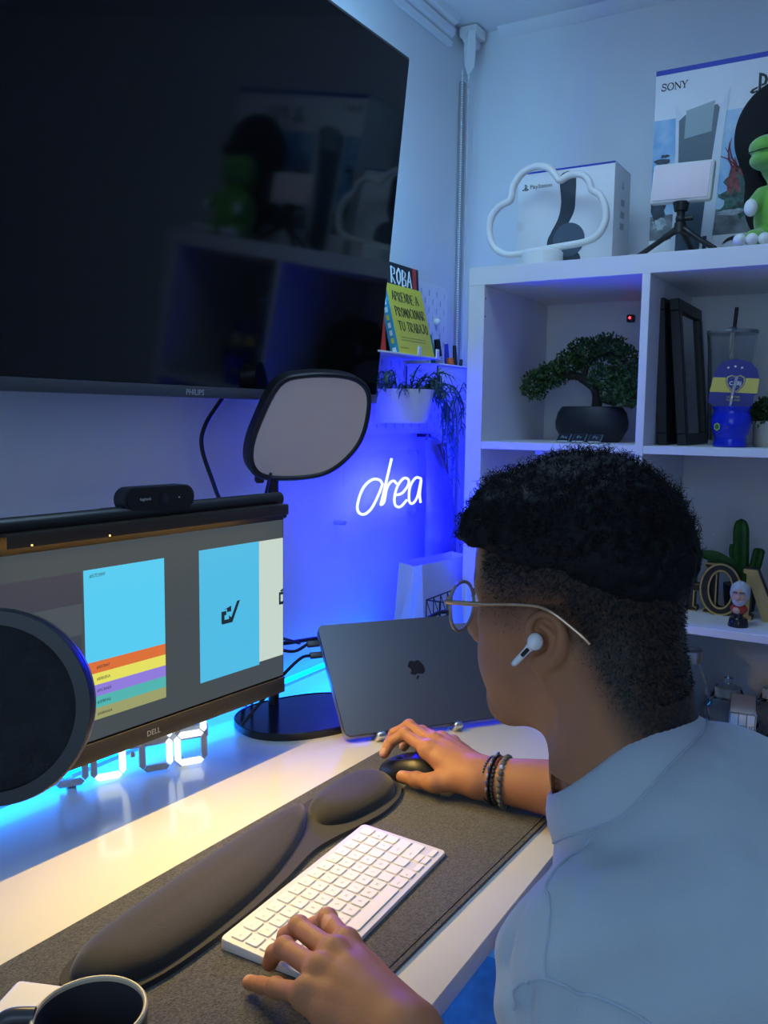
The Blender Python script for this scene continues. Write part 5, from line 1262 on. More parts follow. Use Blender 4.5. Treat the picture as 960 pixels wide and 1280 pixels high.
def mate_cup():
    x, y, z = -0.300, -0.7390, SH[0]
    t = thing('gourd_cup', 'bright blue waisted drinking cup with a crest sticker', 'cup', (x, y, z))
    bm = BM()
    lathe(bm, [(0, 0), (0.0305, 0), (0.0325, 0.002), (0.0320, 0.006), (0.0295, 0.014), (0.0310, 0.022), (0.0370, 0.038), (0.0385, 0.050), (0.0365, 0.062), (0.0330, 0.070), (0.0350, 0.0755), (0.0372, 0.0780), (0.0368, 0.0800), (0.0335, 0.0790), (0.0310, 0.070), (0.0345, 0.050), (0.028, 0.02), (0, 0.012)], 48, Matrix.Translation((x, y, z)))
    obj('cup', bm, mat('gourd_blue', (0.006, 0.024, 0.55), 0.16), t, angle=60)
    bm = BM(); lathe(bm, [(0, 0.062), (0.033, 0.062)], 32, Matrix.Translation((x, y, z))); obj('filling', bm, mat('yerba', (0.05, 0.07, 0.02), 0.9, noise=0.5, nscale=300), t)
    a = math.radians(148); n = V(math.cos(a), math.sin(a), 0); xx = V(n.y, -n.x, 0) * -1
    G = frame(V(x, y, z + 0.040) + n * 0.0383, xx, V(0, 0, 1))
    hexa = [(0.0075 * math.cos(PI / 6 + PI / 3 * k), 0.0080 * math.sin(PI / 6 + PI / 3 * k)) for k in range(6)]
    patch('sticker_rim', hexa, G, mat('sticker_yellow', (0.55, 0.60, 0.10), 0.4), t, 0.0008); patch('sticker', [(a_ * .72, b_ * .72) for a_, b_ in hexa], G @ Matrix.Translation((0, 0, 0.0006)), mat('sticker_green', (0.02, 0.16, 0.06), 0.4), t, 0.0006)
    # metal drinking straw
    s = thing('metal_straw', 'bent silver straw standing in the blue cup', 'straw', (x, y, z + 0.06))
    bm = BM(); tube(bm, smooth_path([(x - 0.018, y + 0.004, z + 0.03), (x - 0.022, y - 0.001, z + 0.085), (x - 0.026, y - 0.004, z + 0.105), (x - 0.030, y - 0.011, z + 0.138)], 6), 0.0029, 10); obj('tube', bm, mat('straw_steel', (0.85, 0.85, 0.88), 0.2, metal=0.9), s)
    # die-cut club card behind the straw
    mb = mat('card_blue', (0.022, 0.022, 0.20), 0.45); my = mat('card_yellow', (0.62, 0.50, 0.10), 0.45); mw = mat('card_white', (0.75, 0.74, 0.66), 0.5)
    k = thing('club_card', 'dark blue and yellow club card with a crest standing in the blue cup', 'card', (x, y, z + 0.07))
    M = frame((x - 0.002, y + 0.036, z + 0.068), V(0.10, -1, -0.02).normalized(), V(0.10, 0, 1))
    w = 0.0735
    body = [(0.010, 0.0), (w - 0.010, 0.0), (w - 0.008, 0.014), (w - 0.0005, 0.016), (w + 0.001, 0.035), (w + 0.006, 0.038), (w + 0.008, 0.070), (w + 0.003, 0.088), (w - 0.010, 0.101), (w / 2, 0.108), (0.012, 0.101), (0.001, 0.088), (-0.004, 0.070), (-0.008, 0.042), (-0.010, 0.020), (-0.004, 0.016), (0.006, 0.014)]
    bm = BM(); prism(bm, body, 0.0012, M @ Matrix.Translation((0, 0, -0.0012))); obj('board', bm, mb, k, smooth=False)
    patch('yellow_band', [(-0.0085, 0.0415), (w + 0.0062, 0.0395), (w + 0.0082, 0.0690), (-0.0040, 0.0705)], M, my, k)
    def shield(s, cx, cy): return [(cx + a * s, cy + b * s) for a, b in ((-.95, .72), (-.5, .95), (0, .80), (.5, .95), (.95, .72), (1.0, .2), (.80, -.35), (.40, -.80), (0, -1.05), (-.40, -.80), (-.80, -.35), (-1.0, .2))]
    patch('crest_edge', shield(0.0185, w * 0.52, 0.0590), M @ Matrix.Translation((0, 0, 0.0003)), mb, k)
    patch('crest_rim', shield(0.0170, w * 0.52, 0.0590), M @ Matrix.Translation((0, 0, 0.0006)), my, k)
    patch('crest_field', shield(0.0152, w * 0.52, 0.0590), M @ Matrix.Translation((0, 0, 0.0009)), mb, k)
    text_obj('lettering', 'CABJ', 0.0105, M @ Matrix.Translation((w * 0.52, 0.0555, 0.0014)), mw, k, align='CENTER', bold=0.0002)
    bm = BM()
    for i in range(9):
        for (cx, cy) in ((w * 0.52 - 0.0095 + 0.0024 * i, 0.0685 + 0.001 * math.sin(i)), (w * 0.52 - 0.0060 + 0.0015 * i, 0.0515 - 0.001 * (i % 2))):
            prism(bm, [(cx + 0.0006 * math.cos(PI / 2 * q), cy + 0.0006 * math.sin(PI / 2 * q)) for q in range(4)], 0.0002, M @ Matrix.Translation((0, 0, 0.0013)))
    obj('crest_stars', bm, my, k, smooth=False)
    for i, (cx, cy) in enumerate(((0.023, 0.090), (0.036, 0.0925), (0.0485, 0.090))):
        pts = [((0.0029 if q % 2 == 0 else 0.0013) * math.cos(PI / 2 + q * PI / 5) + cx, (0.0029 if q % 2 == 0 else 0.0013) * math.sin(PI / 2 + q * PI / 5) + cy) for q in range(10)]
        patch('star', pts, M, mw, k)
    for i, s_ in enumerate(('LA MITAD', 'MAS UNO')):
        text_obj('lettering', s_, 0.0056, M @ Matrix.Translation((w / 2, 0.0300 - i * 0.0062, 0.0002)), my, k, align='CENTER')
mate_cup()
def pot_plant(x, y, z):
    t = thing('potted_plant', 'small bushy plant in a beige pot at the right of the blue cup', 'plant', (x, y, z))
    bm = BM(); lathe(bm, [(0, 0), (0.026, 0), (0.028, 0.003), (0.031, 0.048), (0.032, 0.052), (0.029, 0.052), (0.028, 0.046), (0, 0.044)], 32, Matrix.Translation((x, y, z))); obj('pot', bm, mat('pot_beige', (0.50, 0.46, 0.38), 0.7), t, angle=50)
    bm = BM(); leaves(bm, 1300, [((x, y, z + 0.068), (0.036, 0.038, 0.028))], random.Random(4), 0.010, 0.006)
    o = obj('foliage', bm, mat('small_plant_green', (0.030, 0.065, 0.022), 0.6, noise=0.5, nscale=60), t, smooth=False); o['kind'] = 'stuff'
pot_plant(-0.235, -0.8010, SH[0])

# ---------------------------------------------------------------- middle right cell
def home_letters():
    z = SH[1]; mg = mat('letter_gold', (0.55, 0.40, 0.16), 0.32, metal=0.55, noise=0.12, nscale=40); mk = mat('letter_black', (0.012, 0.012, 0.016), 0.4)
    t = thing('home_letters', 'black and gold word HOME in thick standing letters behind the bust', 'sign', (-0.235, -0.75, z))
    hh = 0.105
    def ringpts(rx, ry, n=32): return [(rx * math.cos(2 * PI * k / n), ry * math.sin(2 * PI * k / n)) for k in range(n)]
    def letter(polys, x, y, sc=1.0, front=mg, side=mk, th=0.030):
        """polys: list of outlines (x right, y up); a gold face on a dark body"""
        l = None
        for p in polys:
            bm = BM(); prism(bm, [(a * sc, b * sc) for a, b in p], th, YZ(x + th, y, z)); o = obj('letter', bm, side, t, smooth=False)
            bm = BM(); pts = [YZ(x - 0.0012, y, z) @ V(a * sc, b * sc, 0) for a, b in p]
            tube(bm, pts, 0.0021, 6, closed=True); obj('gold_edge', bm, front, o)
        return o
    W_ = 0.074
    letter([[(0, 0), (.030, 0), (.030, .008), (.024, .010), (.024, .044), (.050, .044), (.050, .010), (.044, .008), (.044, 0), (W_, 0), (W_, .008), (.068, .010), (.068, .095), (W_, .097), (W_, hh), (.044, hh), (.044, .097), (.050, .095), (.050, .058), (.024, .058), (.024, .095), (.030, .097), (.030, hh), (0, hh), (0, .097), (.006, .095), (.006, .010), (0, .008)]], -0.240, -0.650)
    # O: outer and inner ring
    ox, oy, oz = -0.252, -0.7290, z + 0.054
    bm = BM(); n = 40; F = YZ(0, 0, 0); ring = []
    for rx, ry, xx in ((0.040, 0.0535, ox), (0.040, 0.0535, ox + 0.030), (0.024, 0.040, ox + 0.030), (0.024, 0.040, ox)):
        ring.append([bm.verts.new((xx, oy - rx * math.cos(2 * PI * k / n), oz + ry * math.sin(2 * PI * k / n))) for k in range(n)])
    for i in range(4):
        a, b = ring[i], ring[(i + 1) % 4]
        for k in range(n): bm.faces.new((a[k], a[(k + 1) % n], b[(k + 1) % n], b[k]))
    o = obj('letter', bm, mk, t, angle=50)
    for rx, ry in ((0.040, 0.0535), (0.024, 0.040)):
        bm = BM(); tube(bm, [(ox - 0.001, oy - rx * math.cos(2 * PI * k / n), oz + ry * math.sin(2 * PI * k / n)) for k in range(n)], 0.0022, 6, closed=True); obj('gold_edge', bm, mg, o)
    # M with a broad gold face
    mx, my_ = -0.268, -0.7740
    Mo = [(0, 0), (.020, 0), (.020, .008), (.014, .010), (.016, .070), (.041, 0), (.050, 0), (.078, .072), (.078, .010), (.072, .008), (.072, 0), (.104, 0), (.104, .008), (.098, .010), (.098, .095), (.104, .097), (.104, hh), (.080, hh), (.054, .038), (.026, hh), (0, hh), (0, .097), (.006, .095), (.006, .010), (0, .008)]
    bm = BM(); prism(bm, Mo, 0.030, YZ(mx + 0.030, my_, z)); o = obj('letter', bm, mk, t, smooth=False)
    bm = BM(); prism(bm, Mo, 0.002, YZ(mx, my_, z)); obj('gold_face', bm, mg, o, smooth=False)
    E_ = [(0, 0), (.070, 0), (.070, .026), (.062, .026), (.056, .010), (.026, .010), (.026, .047), (.046, .047), (.046, .058), (.026, .058), (.026, .095), (.056, .095), (.062, .082), (.070, .082), (.070, hh), (0, hh), (0, .097), (.008, .095), (.008, .010), (0, .008)]
    bm = BM(); prism(bm, [(a * .5, b) for a, b in E_], 0.030, YZ(-0.235, -0.884, z)); o = obj('letter', bm, mk, t, smooth=False)
    bm = BM(); prism(bm, [(a * .5, b) for a, b in E_], 0.002, YZ(-0.267, -0.884, z)); obj('gold_face', bm, mg, o, smooth=False)
home_letters()
def bust():
    x, y, z = -0.335, -0.7785, SH[1]
    t = thing('figurine', 'small grey haired bust in a red shirt on a black base', 'figurine', (x, y, z))
    Mx = Matrix.Translation((x, y, z))
    bm = BM(); lathe(bm, [(0, 0), (0.0190, 0), (0.0195, 0.003), (0.0170, 0.015), (0.0150, 0.0175), (0.0100, 0.0185), (0.0082, 0.021), (0.0078, 0.027), (0, 0.027)], 32, Mx); obj('base', bm, mat('bust_base', (0.012, 0.012, 0.014), 0.15), t, angle=40)
    bm = BM(); ball(bm, (x, y, z + 0.035), (0.0115, 0.0165, 0.011), 20, 12); o = obj('shirt', bm, mat('bust_red', (0.40, 0.045, 0.022), 0.55), t)
    sk = mat('bust_skin', (0.62, 0.36, 0.24), 0.55)
    bm = BM(); ball(bm, (x - 0.0065, y + 0.003, z + 0.033), (0.0070, 0.0082, 0.0075), 16, 10); obj('hands', bm, sk, t)
    def head(p):
        q = p - np.array([x, y, z + 0.062], np.float32)
        d = s_ell(q, (0, 0, 0.002), (0.0165, 0.0155, 0.0215)); d = u_(d, s_ell(q, (-0.007, 0, -0.011), (0.010, 0.011, 0.010)), 0.006)
        d = u_(d, s_cap(q, (-0.0150, 0, 0.003), (-0.0190, 0, -0.004), 0.0024, 0.0034), 0.003)
        for s in (1, -1):
            d = u_(d, s_ell(q, (0.001, 0.0158 * s, 0.0), (0.003, 0.0022, 0.0055)), 0.002); d = sub_(d, s_ell(q, (-0.0165, 0.0062 * s, 0.0035), (0.003, 0.0042, 0.0025)), 0.002)
            d = u_(d, s_cap(q, (-0.0160, 0.0022 * s, 0.0078), (-0.0140, 0.0100 * s, 0.0074), 0.0016), 0.0015)
        d = u_(d, s_cap(q, (-0.0158, -0.004, -0.0105), (-0.0158, 0.004, -0.0105), 0.0015), 0.0015)
        return d
    me, P_, N = sdf_mesh('head', head, (x - .03, y - .025, z + .03), (x + .025, y + .025, z + .095), 0.0012)
    q = P_ - np.array([x, y, z + 0.062]); col = np.tile(np.array([0.60, 0.34, 0.22], np.float32), (len(q), 1))
    brow = (np.abs(q[:, 2] - 0.0078) < 0.0017) & (q[:, 0] < -0.0125) & (np.abs(q[:, 1]) < 0.0115) & (np.abs(q[:, 1]) > 0.0015); col[brow] = (0.12, 0.10, 0.10)
    beard = (q[:, 2] < -0.0085) & ~((np.abs(q[:, 2] + 0.0105) < 0.0012) & (np.abs(q[:, 1]) < 0.004)) | ((q[:, 2] < -0.001) & (np.abs(q[:, 1]) > 0.0115)); col[beard] = (0.52, 0.52, 0.50)
    set_col(me, col); link('head', me, mat('bust_head', attr='Col', rough=0.55), t)
    def hair(p):
        q = p - np.array([x, y, z + 0.062], np.float32)
        d = s_ell(q, (0.003, 0, 0.006), (0.0182, 0.0185, 0.0225)); d = d + 0.0012 * vnoise(p, 260)
        d = np.maximum(d, -(s_ell(q, (-0.017, 0, -0.008), (0.018, 0.0150, 0.0200)))); d = np.maximum(d, -(q[..., 2] + 0.010)); return d
    me, P_, N = sdf_mesh('hair', hair, (x - .03, y - .03, z + .04), (x + .03, y + .03, z + .10), 0.0013)
    link('hair', me, mat('bust_hair', (0.42, 0.46, 0.48), 0.6), t)
bust()
def cactus():
    x, y, z = -0.170, -0.7560, SH[1]
    t = thing('cactus', 'dark green cactus with a leaning leaf behind the standing letters', 'plant', (x, y, z))
    bm = BM(); lathe(bm, [(0, 0), (0.030, 0), (0.036, 0.055), (0.033, 0.055), (0, 0.050)], 28, Matrix.Translation((x, y, z))); obj('pot', bm, mat('pot_dark', (0.03, 0.03, 0.035), 0.6), t, angle=50)
    mg = mat('cactus_green', (0.020, 0.100, 0.012), 0.55, noise=0.3, nscale=50)
    def rib(name, pts, rad):
        P_ = smooth_path(pts, 6); n = len(P_); bm = BM(); rings = []; seg = 32
        for i, c in enumerate(P_):
            f = i / (n - 1); d = (P_[min(i + 1, n - 1)] - P_[max(i - 1, 0)]).normalized(); a = d.orthogonal().normalized(); b = d.cross(a)
            rr = rad * (math.sin(min(1, f * 5 + 0.55) * PI / 2)) * math.sqrt(max(0.0, 1 - max(0, (f - .75) / .25) ** 2))
            rings.append([bm.verts.new(c + (a * math.cos(2 * PI * k / seg) + b * math.sin(2 * PI * k / seg)) * max(rr, 0.0008) * (1 + 0.13 * math.cos(8 * 2 * PI * k / seg))) for k in range(seg)])
        for a_, b_ in zip(rings, rings[1:]):
            for k in range(seg): bm.faces.new((a_[k], a_[(k + 1) % seg], b_[(k + 1) % seg], b_[k]))
        bm.faces.new(rings[0]); bm.faces.new(rings[-1])
        s = obj(name, bm, mg, t, angle=60)
        return s
    rib('stem', [(x, y, z + .05), (x, y + .002, z + .10), (x - .002, y + .004, z + .15), (x - .002, y + .006, z + .197)], 0.0145)
    rib('arm', [(x - .003, y - .012, z + .075), (x - .004, y - .026, z + .095), (x - .004, y - .032, z + .125), (x - .004, y - .034, z + .137)], 0.0105)
    rib('arm', [(x - .004, y + .006, z + .105), (x - .006, y + .017, z + .118), (x - .006, y + .018, z + .135), (x - .006, y + .017, z + .140)], 0.0075)
    bm = BM(); L0, L1 = V(x - .012, y + .012, z + .098), V(x - .030, y + .088, z + .118); N_ = 14
    up = []; lo = []
    for i in range(N_ + 1):
        f = i / N_; c = L0.lerp(L1, f) + V(0, 0, 0.004 * math.sin(f * PI)); w = 0.0135 * math.sin(PI * (0.08 + 0.9 * f)) ** 0.7
        up.append([bm.verts.new(c + V(0, 0, w)), bm.verts.new(c + V(-0.004, 0, 0)), bm.verts.new(c - V(0, 0, w)), bm.verts.new(c + V(0.003, 0, 0))])
    for a_, b_ in zip(up, up[1:]):
        for k in range(4): bm.faces.new((a_[k], a_[(k + 1) % 4], b_[(k + 1) % 4], b_[k]))
    obj('leaf', bm, mg, t, angle=70)
cactus()
def wall_spots():
    for k, (y, z, lb) in enumerate(((-0.638, 0.974, 'left one of two tiny white spots on the wall behind the cactus'), (-0.668, 0.990, 'right one of two tiny white spots on the wall behind the cactus'))):
        bm = BM(); cyl(bm, (-0.0, y, z), (-0.008, y, z), 0.0016, 0.0028, 10); tag(obj('wall_spot', bm, mat('spot_white', (0.9, 0.9, 0.9), 0.3)), lb, 'spot')  # tiny white cones on the wall
wall_spots()

# ---------------------------------------------------------------- lower right cell
def glass_bottle():
    x, y, z = -0.190, -0.6650, SH[2]; h = 0.255
    t = thing('glass_bottle', 'clear glass bottle with a steel cap in the cell below the bust', 'bottle', (x, y, z))
    bm = BM()
    lathe(bm, [(0, 0), (0.036, 0), (0.038, 0.004), (0.038, 0.165), (0.034, 0.190), (0.023, 0.215), (0.021, 0.235), (0.019, 0.235), (0.021, 0.213), (0.032, 0.188), (0.0358, 0.163), (0.0358, 0.008), (0, 0.006)], 40, Matrix.Translation((x, y, z))); obj('bottle_body', bm, M_GLASS, t, angle=50)
    bm = BM(); lathe(bm, [(0, 0.228), (0.0235, 0.228), (0.0240, 0.231), (0.0240, 0.254), (0.0225, h), (0.015, h), (0.013, h - 0.004), (0, h - 0.004)], 36, Matrix.Translation((x, y, z))); obj('cap', bm, M_STEEL, t, angle=40)
glass_bottle()
def crystal():
    r = random.Random(6)
    for k, (x, y, s, lb) in enumerate(((-0.140, -0.738, 0.046, 'faceted clear glass jar beside the boxed set'), (-0.095, -0.828, 0.040, 'faceted clear glass jar at the back behind the boxed set'))):
        z = SH[2]; t = thing('glass_jar', lb, 'jar', (x, y, z))
        bm = BM(); n = 12; rings = []
        prof = [(0.6, 0), (0.95, 0.02), (1.0, 0.05), (0.8, 0.09), (1.0, 0.125), (0.75, 0.150)]
        for i, (f, h) in enumerate(prof): rings.append([bm.verts.new((x + s * f * math.cos(2 * PI * (q + 0.5 * (i % 2)) / n), y + s * f * math.sin(2 * PI * (q + 0.5 * (i % 2)) / n), z + h)) for q in range(n)])
        for a, b in zip(rings, rings[1:]):
            for q in range(n): bm.faces.new((a[q], a[(q + 1) % n], b[(q + 1) % n], b[q]))
        bm.faces.new(rings[0][::-1]); bm.faces.new(rings[-1]); obj('jar_body', bm, M_GLASS, t, smooth=False)
        bm = BM(); lathe(bm, [(0, 0.151), (s * .8, 0.151), (s * .6, 0.170), (0.008, 0.178), (0.010, 0.19), (0, 0.195)], 12, Matrix.Translation((x, y, z))); obj('lid', bm, M_GLASS, t, smooth=False)
crystal()
def boxed_set():
    z = SH[2]; h = 0.178
    M = frame((-0.335, -0.7720, z), V(0.14, -1, 0).normalized(), V(0, 0, 1)) @ Matrix.Rotation(0, 4, 'Z')   # x right along the spines, y up, z towards the room
    w, d = 0.050, 0.125
    t = thing('slipcase', 'white cardboard slipcase holding three thin white volumes', 'box', M @ V(w / 2, 0, -d / 2))
    mw = mat('slipcase_white', (0.70, 0.67, 0.62), 0.6)
    for c, s in (((0.0006, h / 2, -d / 2), (0.0012, h, d)), ((w - 0.0006, h / 2, -d / 2), (0.0012, h, d)), ((w / 2, h - 0.0006, -d / 2), (w, 0.0012, d)), ((w / 2, 0.0006, -d / 2), (w, 0.0012, d)), ((w / 2, h / 2, -d + 0.0006), (w, h, 0.0012))):
        bm = BM(); bx(bm, c, s, 0, M); obj('side', bm, mw, t, smooth=False)
    text_obj('emblem', 'HD', 0.014, M @ Matrix.Translation((w / 2 - 0.009, h + 0.0002, -d * 0.62)) @ Matrix.Rotation(-PI / 2, 4, 'X'), MATS['segment_dark'], t)
    for k in range(3):
        v = thing('volume', ('white volume at the left in the slipcase', 'white volume in the middle of the slipcase', 'white volume at the right in the slipcase')[k], 'book', M @ V(0.0095 + k * 0.0155, 0.002, -d / 2), group='volumes in the slipcase')
        bm = BM(); bx(bm, (0.0095 + k * 0.0155, h / 2 - 0.001, -d / 2 + 0.003), (0.0145, h - 0.008, d - 0.004), 0.0015, M); obj('cover', bm, mat('volume_white', (0.74, 0.71, 0.66), 0.5), v)
        for q, s_ in enumerate(('3D', '8')):
            text_obj('lettering', s_, 0.011 if q == 0 else 0.009, M @ Matrix.Translation((0.0095 + k * 0.0155 - 0.005, h - 0.034 - q * 0.022, 0.0014)), mat('volume_text', (0.12, 0.12, 0.13), 0.6), v)
boxed_set()
def black_binder():
    t = thing('binder', 'black binder with a white label at the right of the slipcase', 'binder', (-0.25, -0.868, SH[2]))
    bm = BM(); bx(bm, (-0.25, -0.868, SH[2] + 0.072), (0.19, 0.05, 0.144), 0.003); obj('cover', bm, M_BLACK, t)
    bm = BM(); bx(bm, (-0.3453, -0.868, SH[2] + 0.08), (0.0008, 0.030, 0.06), 0); obj('label', bm, M_PAPER, t)
black_binder()

# ================================================================ the person
def dirs(yaw, pit, rol):
    F = np.array([math.cos(yaw) * math.cos(pit), math.sin(yaw) * math.cos(pit), math.sin(pit)]); L = np.array([-math.sin(yaw), math.cos(yaw), 0]); U = np.cross(F, L)
    L2 = math.cos(rol) * L + math.sin(rol) * U; return np.stack([F, L2, np.cross(F, L2)], 1)
HO = np.array([-1.3564, -0.7828, 1.0709]); HA = dirs(1.4755, -0.0474, -0.0944)          # head origin between the ears; forward, left, up
def hw(f, l, u): return Vector(HO + HA @ np.array([f, l, u]))
def group(p, lo, hi, fn, m=0.03):
    lo = np.array(lo) - m; hi = np.array(hi) + m; c = (lo + hi) / 2; e = (hi - lo) / 2
    q = np.abs(p - c) - e; out = np.maximum(q.max(-1), 0) + m * 0.6
    k = (q <= 0).all(-1)
    if k.any(): out[k] = fn(p[k])
    return out
EA = None
def ear(q, s):
    """q in head coordinates, s = +1 left ear"""
    q = q / 0.86; r = q - np.array([0.003, 0.0880 * s, -0.002], np.float32); y = r[..., 1] * s
    a_, t_ = math.radians(14), math.radians(9)
    f = r[..., 0] * math.cos(a_) + y * math.sin(a_); o = -r[..., 0] * math.sin(a_) + y * math.cos(a_)
    a = f * math.cos(t_) + r[..., 2] * math.sin(t_); b = -f * math.sin(t_) + r[..., 2] * math.cos(t_)
    e = np.stack([a, b, o], -1)
    d = s_ell(e, (-0.003, 0.002, -0.0015), (0.0175, 0.029, 0.0045))
    d = u_(d, s_ell(e, (-0.001, -0.024, 0.003), (0.0105, 0.0105, 0.0050)), 0.006)
    d = sub_(d, s_ell(e, (0.001, -0.004, 0.0055), (0.0092, 0.0125, 0.0105)), 0.003)
    d = sub_(d, s_ell(e, (-0.004, 0.019, 0.008), (0.0070, 0.0070, 0.0055)), 0.004)
    hp = [(.010, .002, .003), (.0145, .013, .005), (.0115, .025, .006), (.002, .0315, .007), (-.010, .029, .008), (-.0175, .020, .009), (-.0195, .006, .009), (-.0170, -.008, .008), (-.011, -.019, .006)]
    hp = [tuple(v) for v in smooth_path(hp, 3)]
    hh_ = None
    for k in range(len(hp) - 1):
        c = s_cap(e, hp[k], hp[k + 1], 0.0043); hh_ = c if hh_ is None else np.minimum(hh_, c)
    d = u_(d, hh_, 0.0035)
    ap = [(.003, .017, .003), (-.0065, .012, .0045), (-.0105, .002, .005), (-.0085, -.009, .005), (-.001, -.0155, .0045)]
    ap = [tuple(v) for v in smooth_path(ap, 3)]
    hh_ = None
    for k in range(len(ap) - 1):
        c = s_cap(e, ap[k], ap[k + 1], 0.0030); hh_ = c if hh_ is None else np.minimum(hh_, c)
    d = u_(d, hh_, 0.004)
    d = u_(d, s_ell(e, (0.0125, -0.004, 0.004), (0.0045, 0.0070, 0.0050)), 0.004)
    return d * 0.86
def head_sdf(p):
    q = ((p - HO.astype(np.float32)) @ HA.astype(np.float32))
    d = s_ell(q, (-0.008, 0, 0.056), (0.088, 0.0770, 0.086))
    d = u_(d, s_ell(q, (0.034, 0, 0.058), (0.062, 0.064, 0.056)), 0.03)
    d = u_(d, s_ell(q, (0.038, 0, -0.008), (0.056, 0.060, 0.088)), 0.035)
    for s in (1, -1):
        d = u_(d, s_cap(q, (0.002, 0.054 * s, -0.040), (0.068, 0.024 * s, -0.090), 0.022, 0.019), 0.03)
        d = u_(d, s_ell(q, (0.046, 0.040 * s, -0.036), (0.042, 0.029, 0.044)), 0.02)
        d = u_(d, s_cap(q, (0.062, 0.050 * s, 0.006), (0.020, 0.066 * s, 0.006), 0.012, 0.010), 0.025)
    d = u_(d, s_ell(q, (0.079, 0, -0.090), (0.020, 0.022, 0.019)), 0.02)
    d = u_(d, s_ell(q, (0.030, 0, -0.072), (0.056, 0.046, 0.030)), 0.03)
    d = u_(d, s_cap(q, (0.088, 0.010, 0.037), (0.074, 0.046, 0.036), 0.010, 0.008), 0.014); d = u_(d, s_cap(q, (0.088, -0.010, 0.037), (0.074, -0.046, 0.036), 0.010, 0.008), 0.014)
    for s in (1, -1): d = sub_(d, s_ell(q, (0.100, 0.031 * s, 0.018), (0.018, 0.019, 0.013)), 0.014)
    for s in (1, -1):
        d = u_(d, s_ell(q, (0.0745, 0.031 * s, 0.018), (0.0130, 0.0135, 0.0125)), 0.002)
        d = u_(d, s_cap(q, (0.0855, 0.020 * s, 0.0245), (0.080, 0.042 * s, 0.0235), 0.0035), 0.003)
    d = u_(d, s_cap(q, (0.090, 0, 0.026), (0.1125, 0, -0.020), 0.0080, 0.0105), 0.010)
    d = u_(d, s_ell(q, (0.110, 0, -0.024), (0.0125, 0.0125, 0.0105)), 0.006)
    for s in (1, -1):
        d = u_(d, s_ell(q, (0.101, 0.0130 * s, -0.026), (0.0115, 0.0080, 0.0085)), 0.005)
        d = sub_(d, s_ell(q, (0.108, 0.0065 * s, -0.0335), (0.0050, 0.0032, 0.0040)), 0.002)
    d = u_(d, s_ell(q, (0.090, 0, -0.054), (0.014, 0.026, 0.018)), 0.016)
    d = u_(d, s_cap(q, (0.0985, -0.010, -0.0500), (0.0985, 0.010, -0.0500), 0.0058), 0.005); d = u_(d, s_cap(q, (0.0920, -0.021, -0.0530), (0.1005, 0, -0.0510), 0.0038), 0.004); d = u_(d, s_cap(q, (0.0920, 0.021, -0.0530), (0.1005, 0, -0.0510), 0.0038), 0.004)
    d = u_(d, s_cap(q, (0.0965, -0.011, -0.0605), (0.0965, 0.011, -0.0605), 0.0066), 0.005)
    for s in (1, -1): d = u_(d, ear(q, s), 0.005)
    return d
def P3(*a): return np.array(a, np.float32)
NB, NF = P3(-1.396, -0.848, 0.960), P3(-1.398, -0.833, 0.945)
JL, EL, WL = P3(-1.545, -0.866, 0.845), P3(-1.695, -0.955, 0.680), P3(-1.605, -0.738, 0.781)
JR, ER, WR = P3(-1.215, -0.890, 0.860), P3(-1.098, -0.850, 0.785), P3(-1.103, -0.573, 0.772)
HANDS = {
 'L': dict(wrist=WL, up=P3(0.06, 0.10, 1), fingers=[
   [(-1.545, -.643, .797), (-1.513, -.601, .789), (-1.505, -.580, .771), (-1.506, -.574, .758)],
   [(-1.567, -.645, .801), (-1.540, -.588, .791), (-1.533, -.568, .772), (-1.533, -.562, .758)],
   [(-1.588, -.645, .797), (-1.566, -.591, .786), (-1.556, -.572, .769), (-1.555, -.566, .757)],
   [(-1.607, -.643, .787), (-1.593, -.602, .768), (-1.584, -.579, .757), (-1.578, -.561, .7495)]],
   thumb=[(-1.565, -.700, .775), (-1.548, -.665, .766), (-1.533, -.638, .760), (-1.528, -.612, .757)], r=(.0096, .0086, .0080, .0074)),
 'R': dict(wrist=WR, up=P3(-0.10, 0.05, 1), fingers=[
   [(-1.101, -.490, .793), (-1.086, -.444, .801), (-1.098, -.428, .790), (-1.110, -.424, .776)],
   [(-1.080, -.487, .797), (-1.066, -.440, .806), (-1.073, -.419, .793), (-1.081, -.412, .775)],
   [(-1.059, -.490, .793), (-1.045, -.450, .793), (-1.044, -.430, .779), (-1.047, -.421, .765)],
   [(-1.041, -.500, .784), (-1.030, -.470, .776), (-1.032, -.452, .764), (-1.035, -.440, .754)]],
   thumb=[(-1.130, -.549, .766), (-1.133, -.516, .762), (-1.129, -.488, .758), (-1.126, -.463, .756)], r=(.0094, .0084, .0078, .0073))}
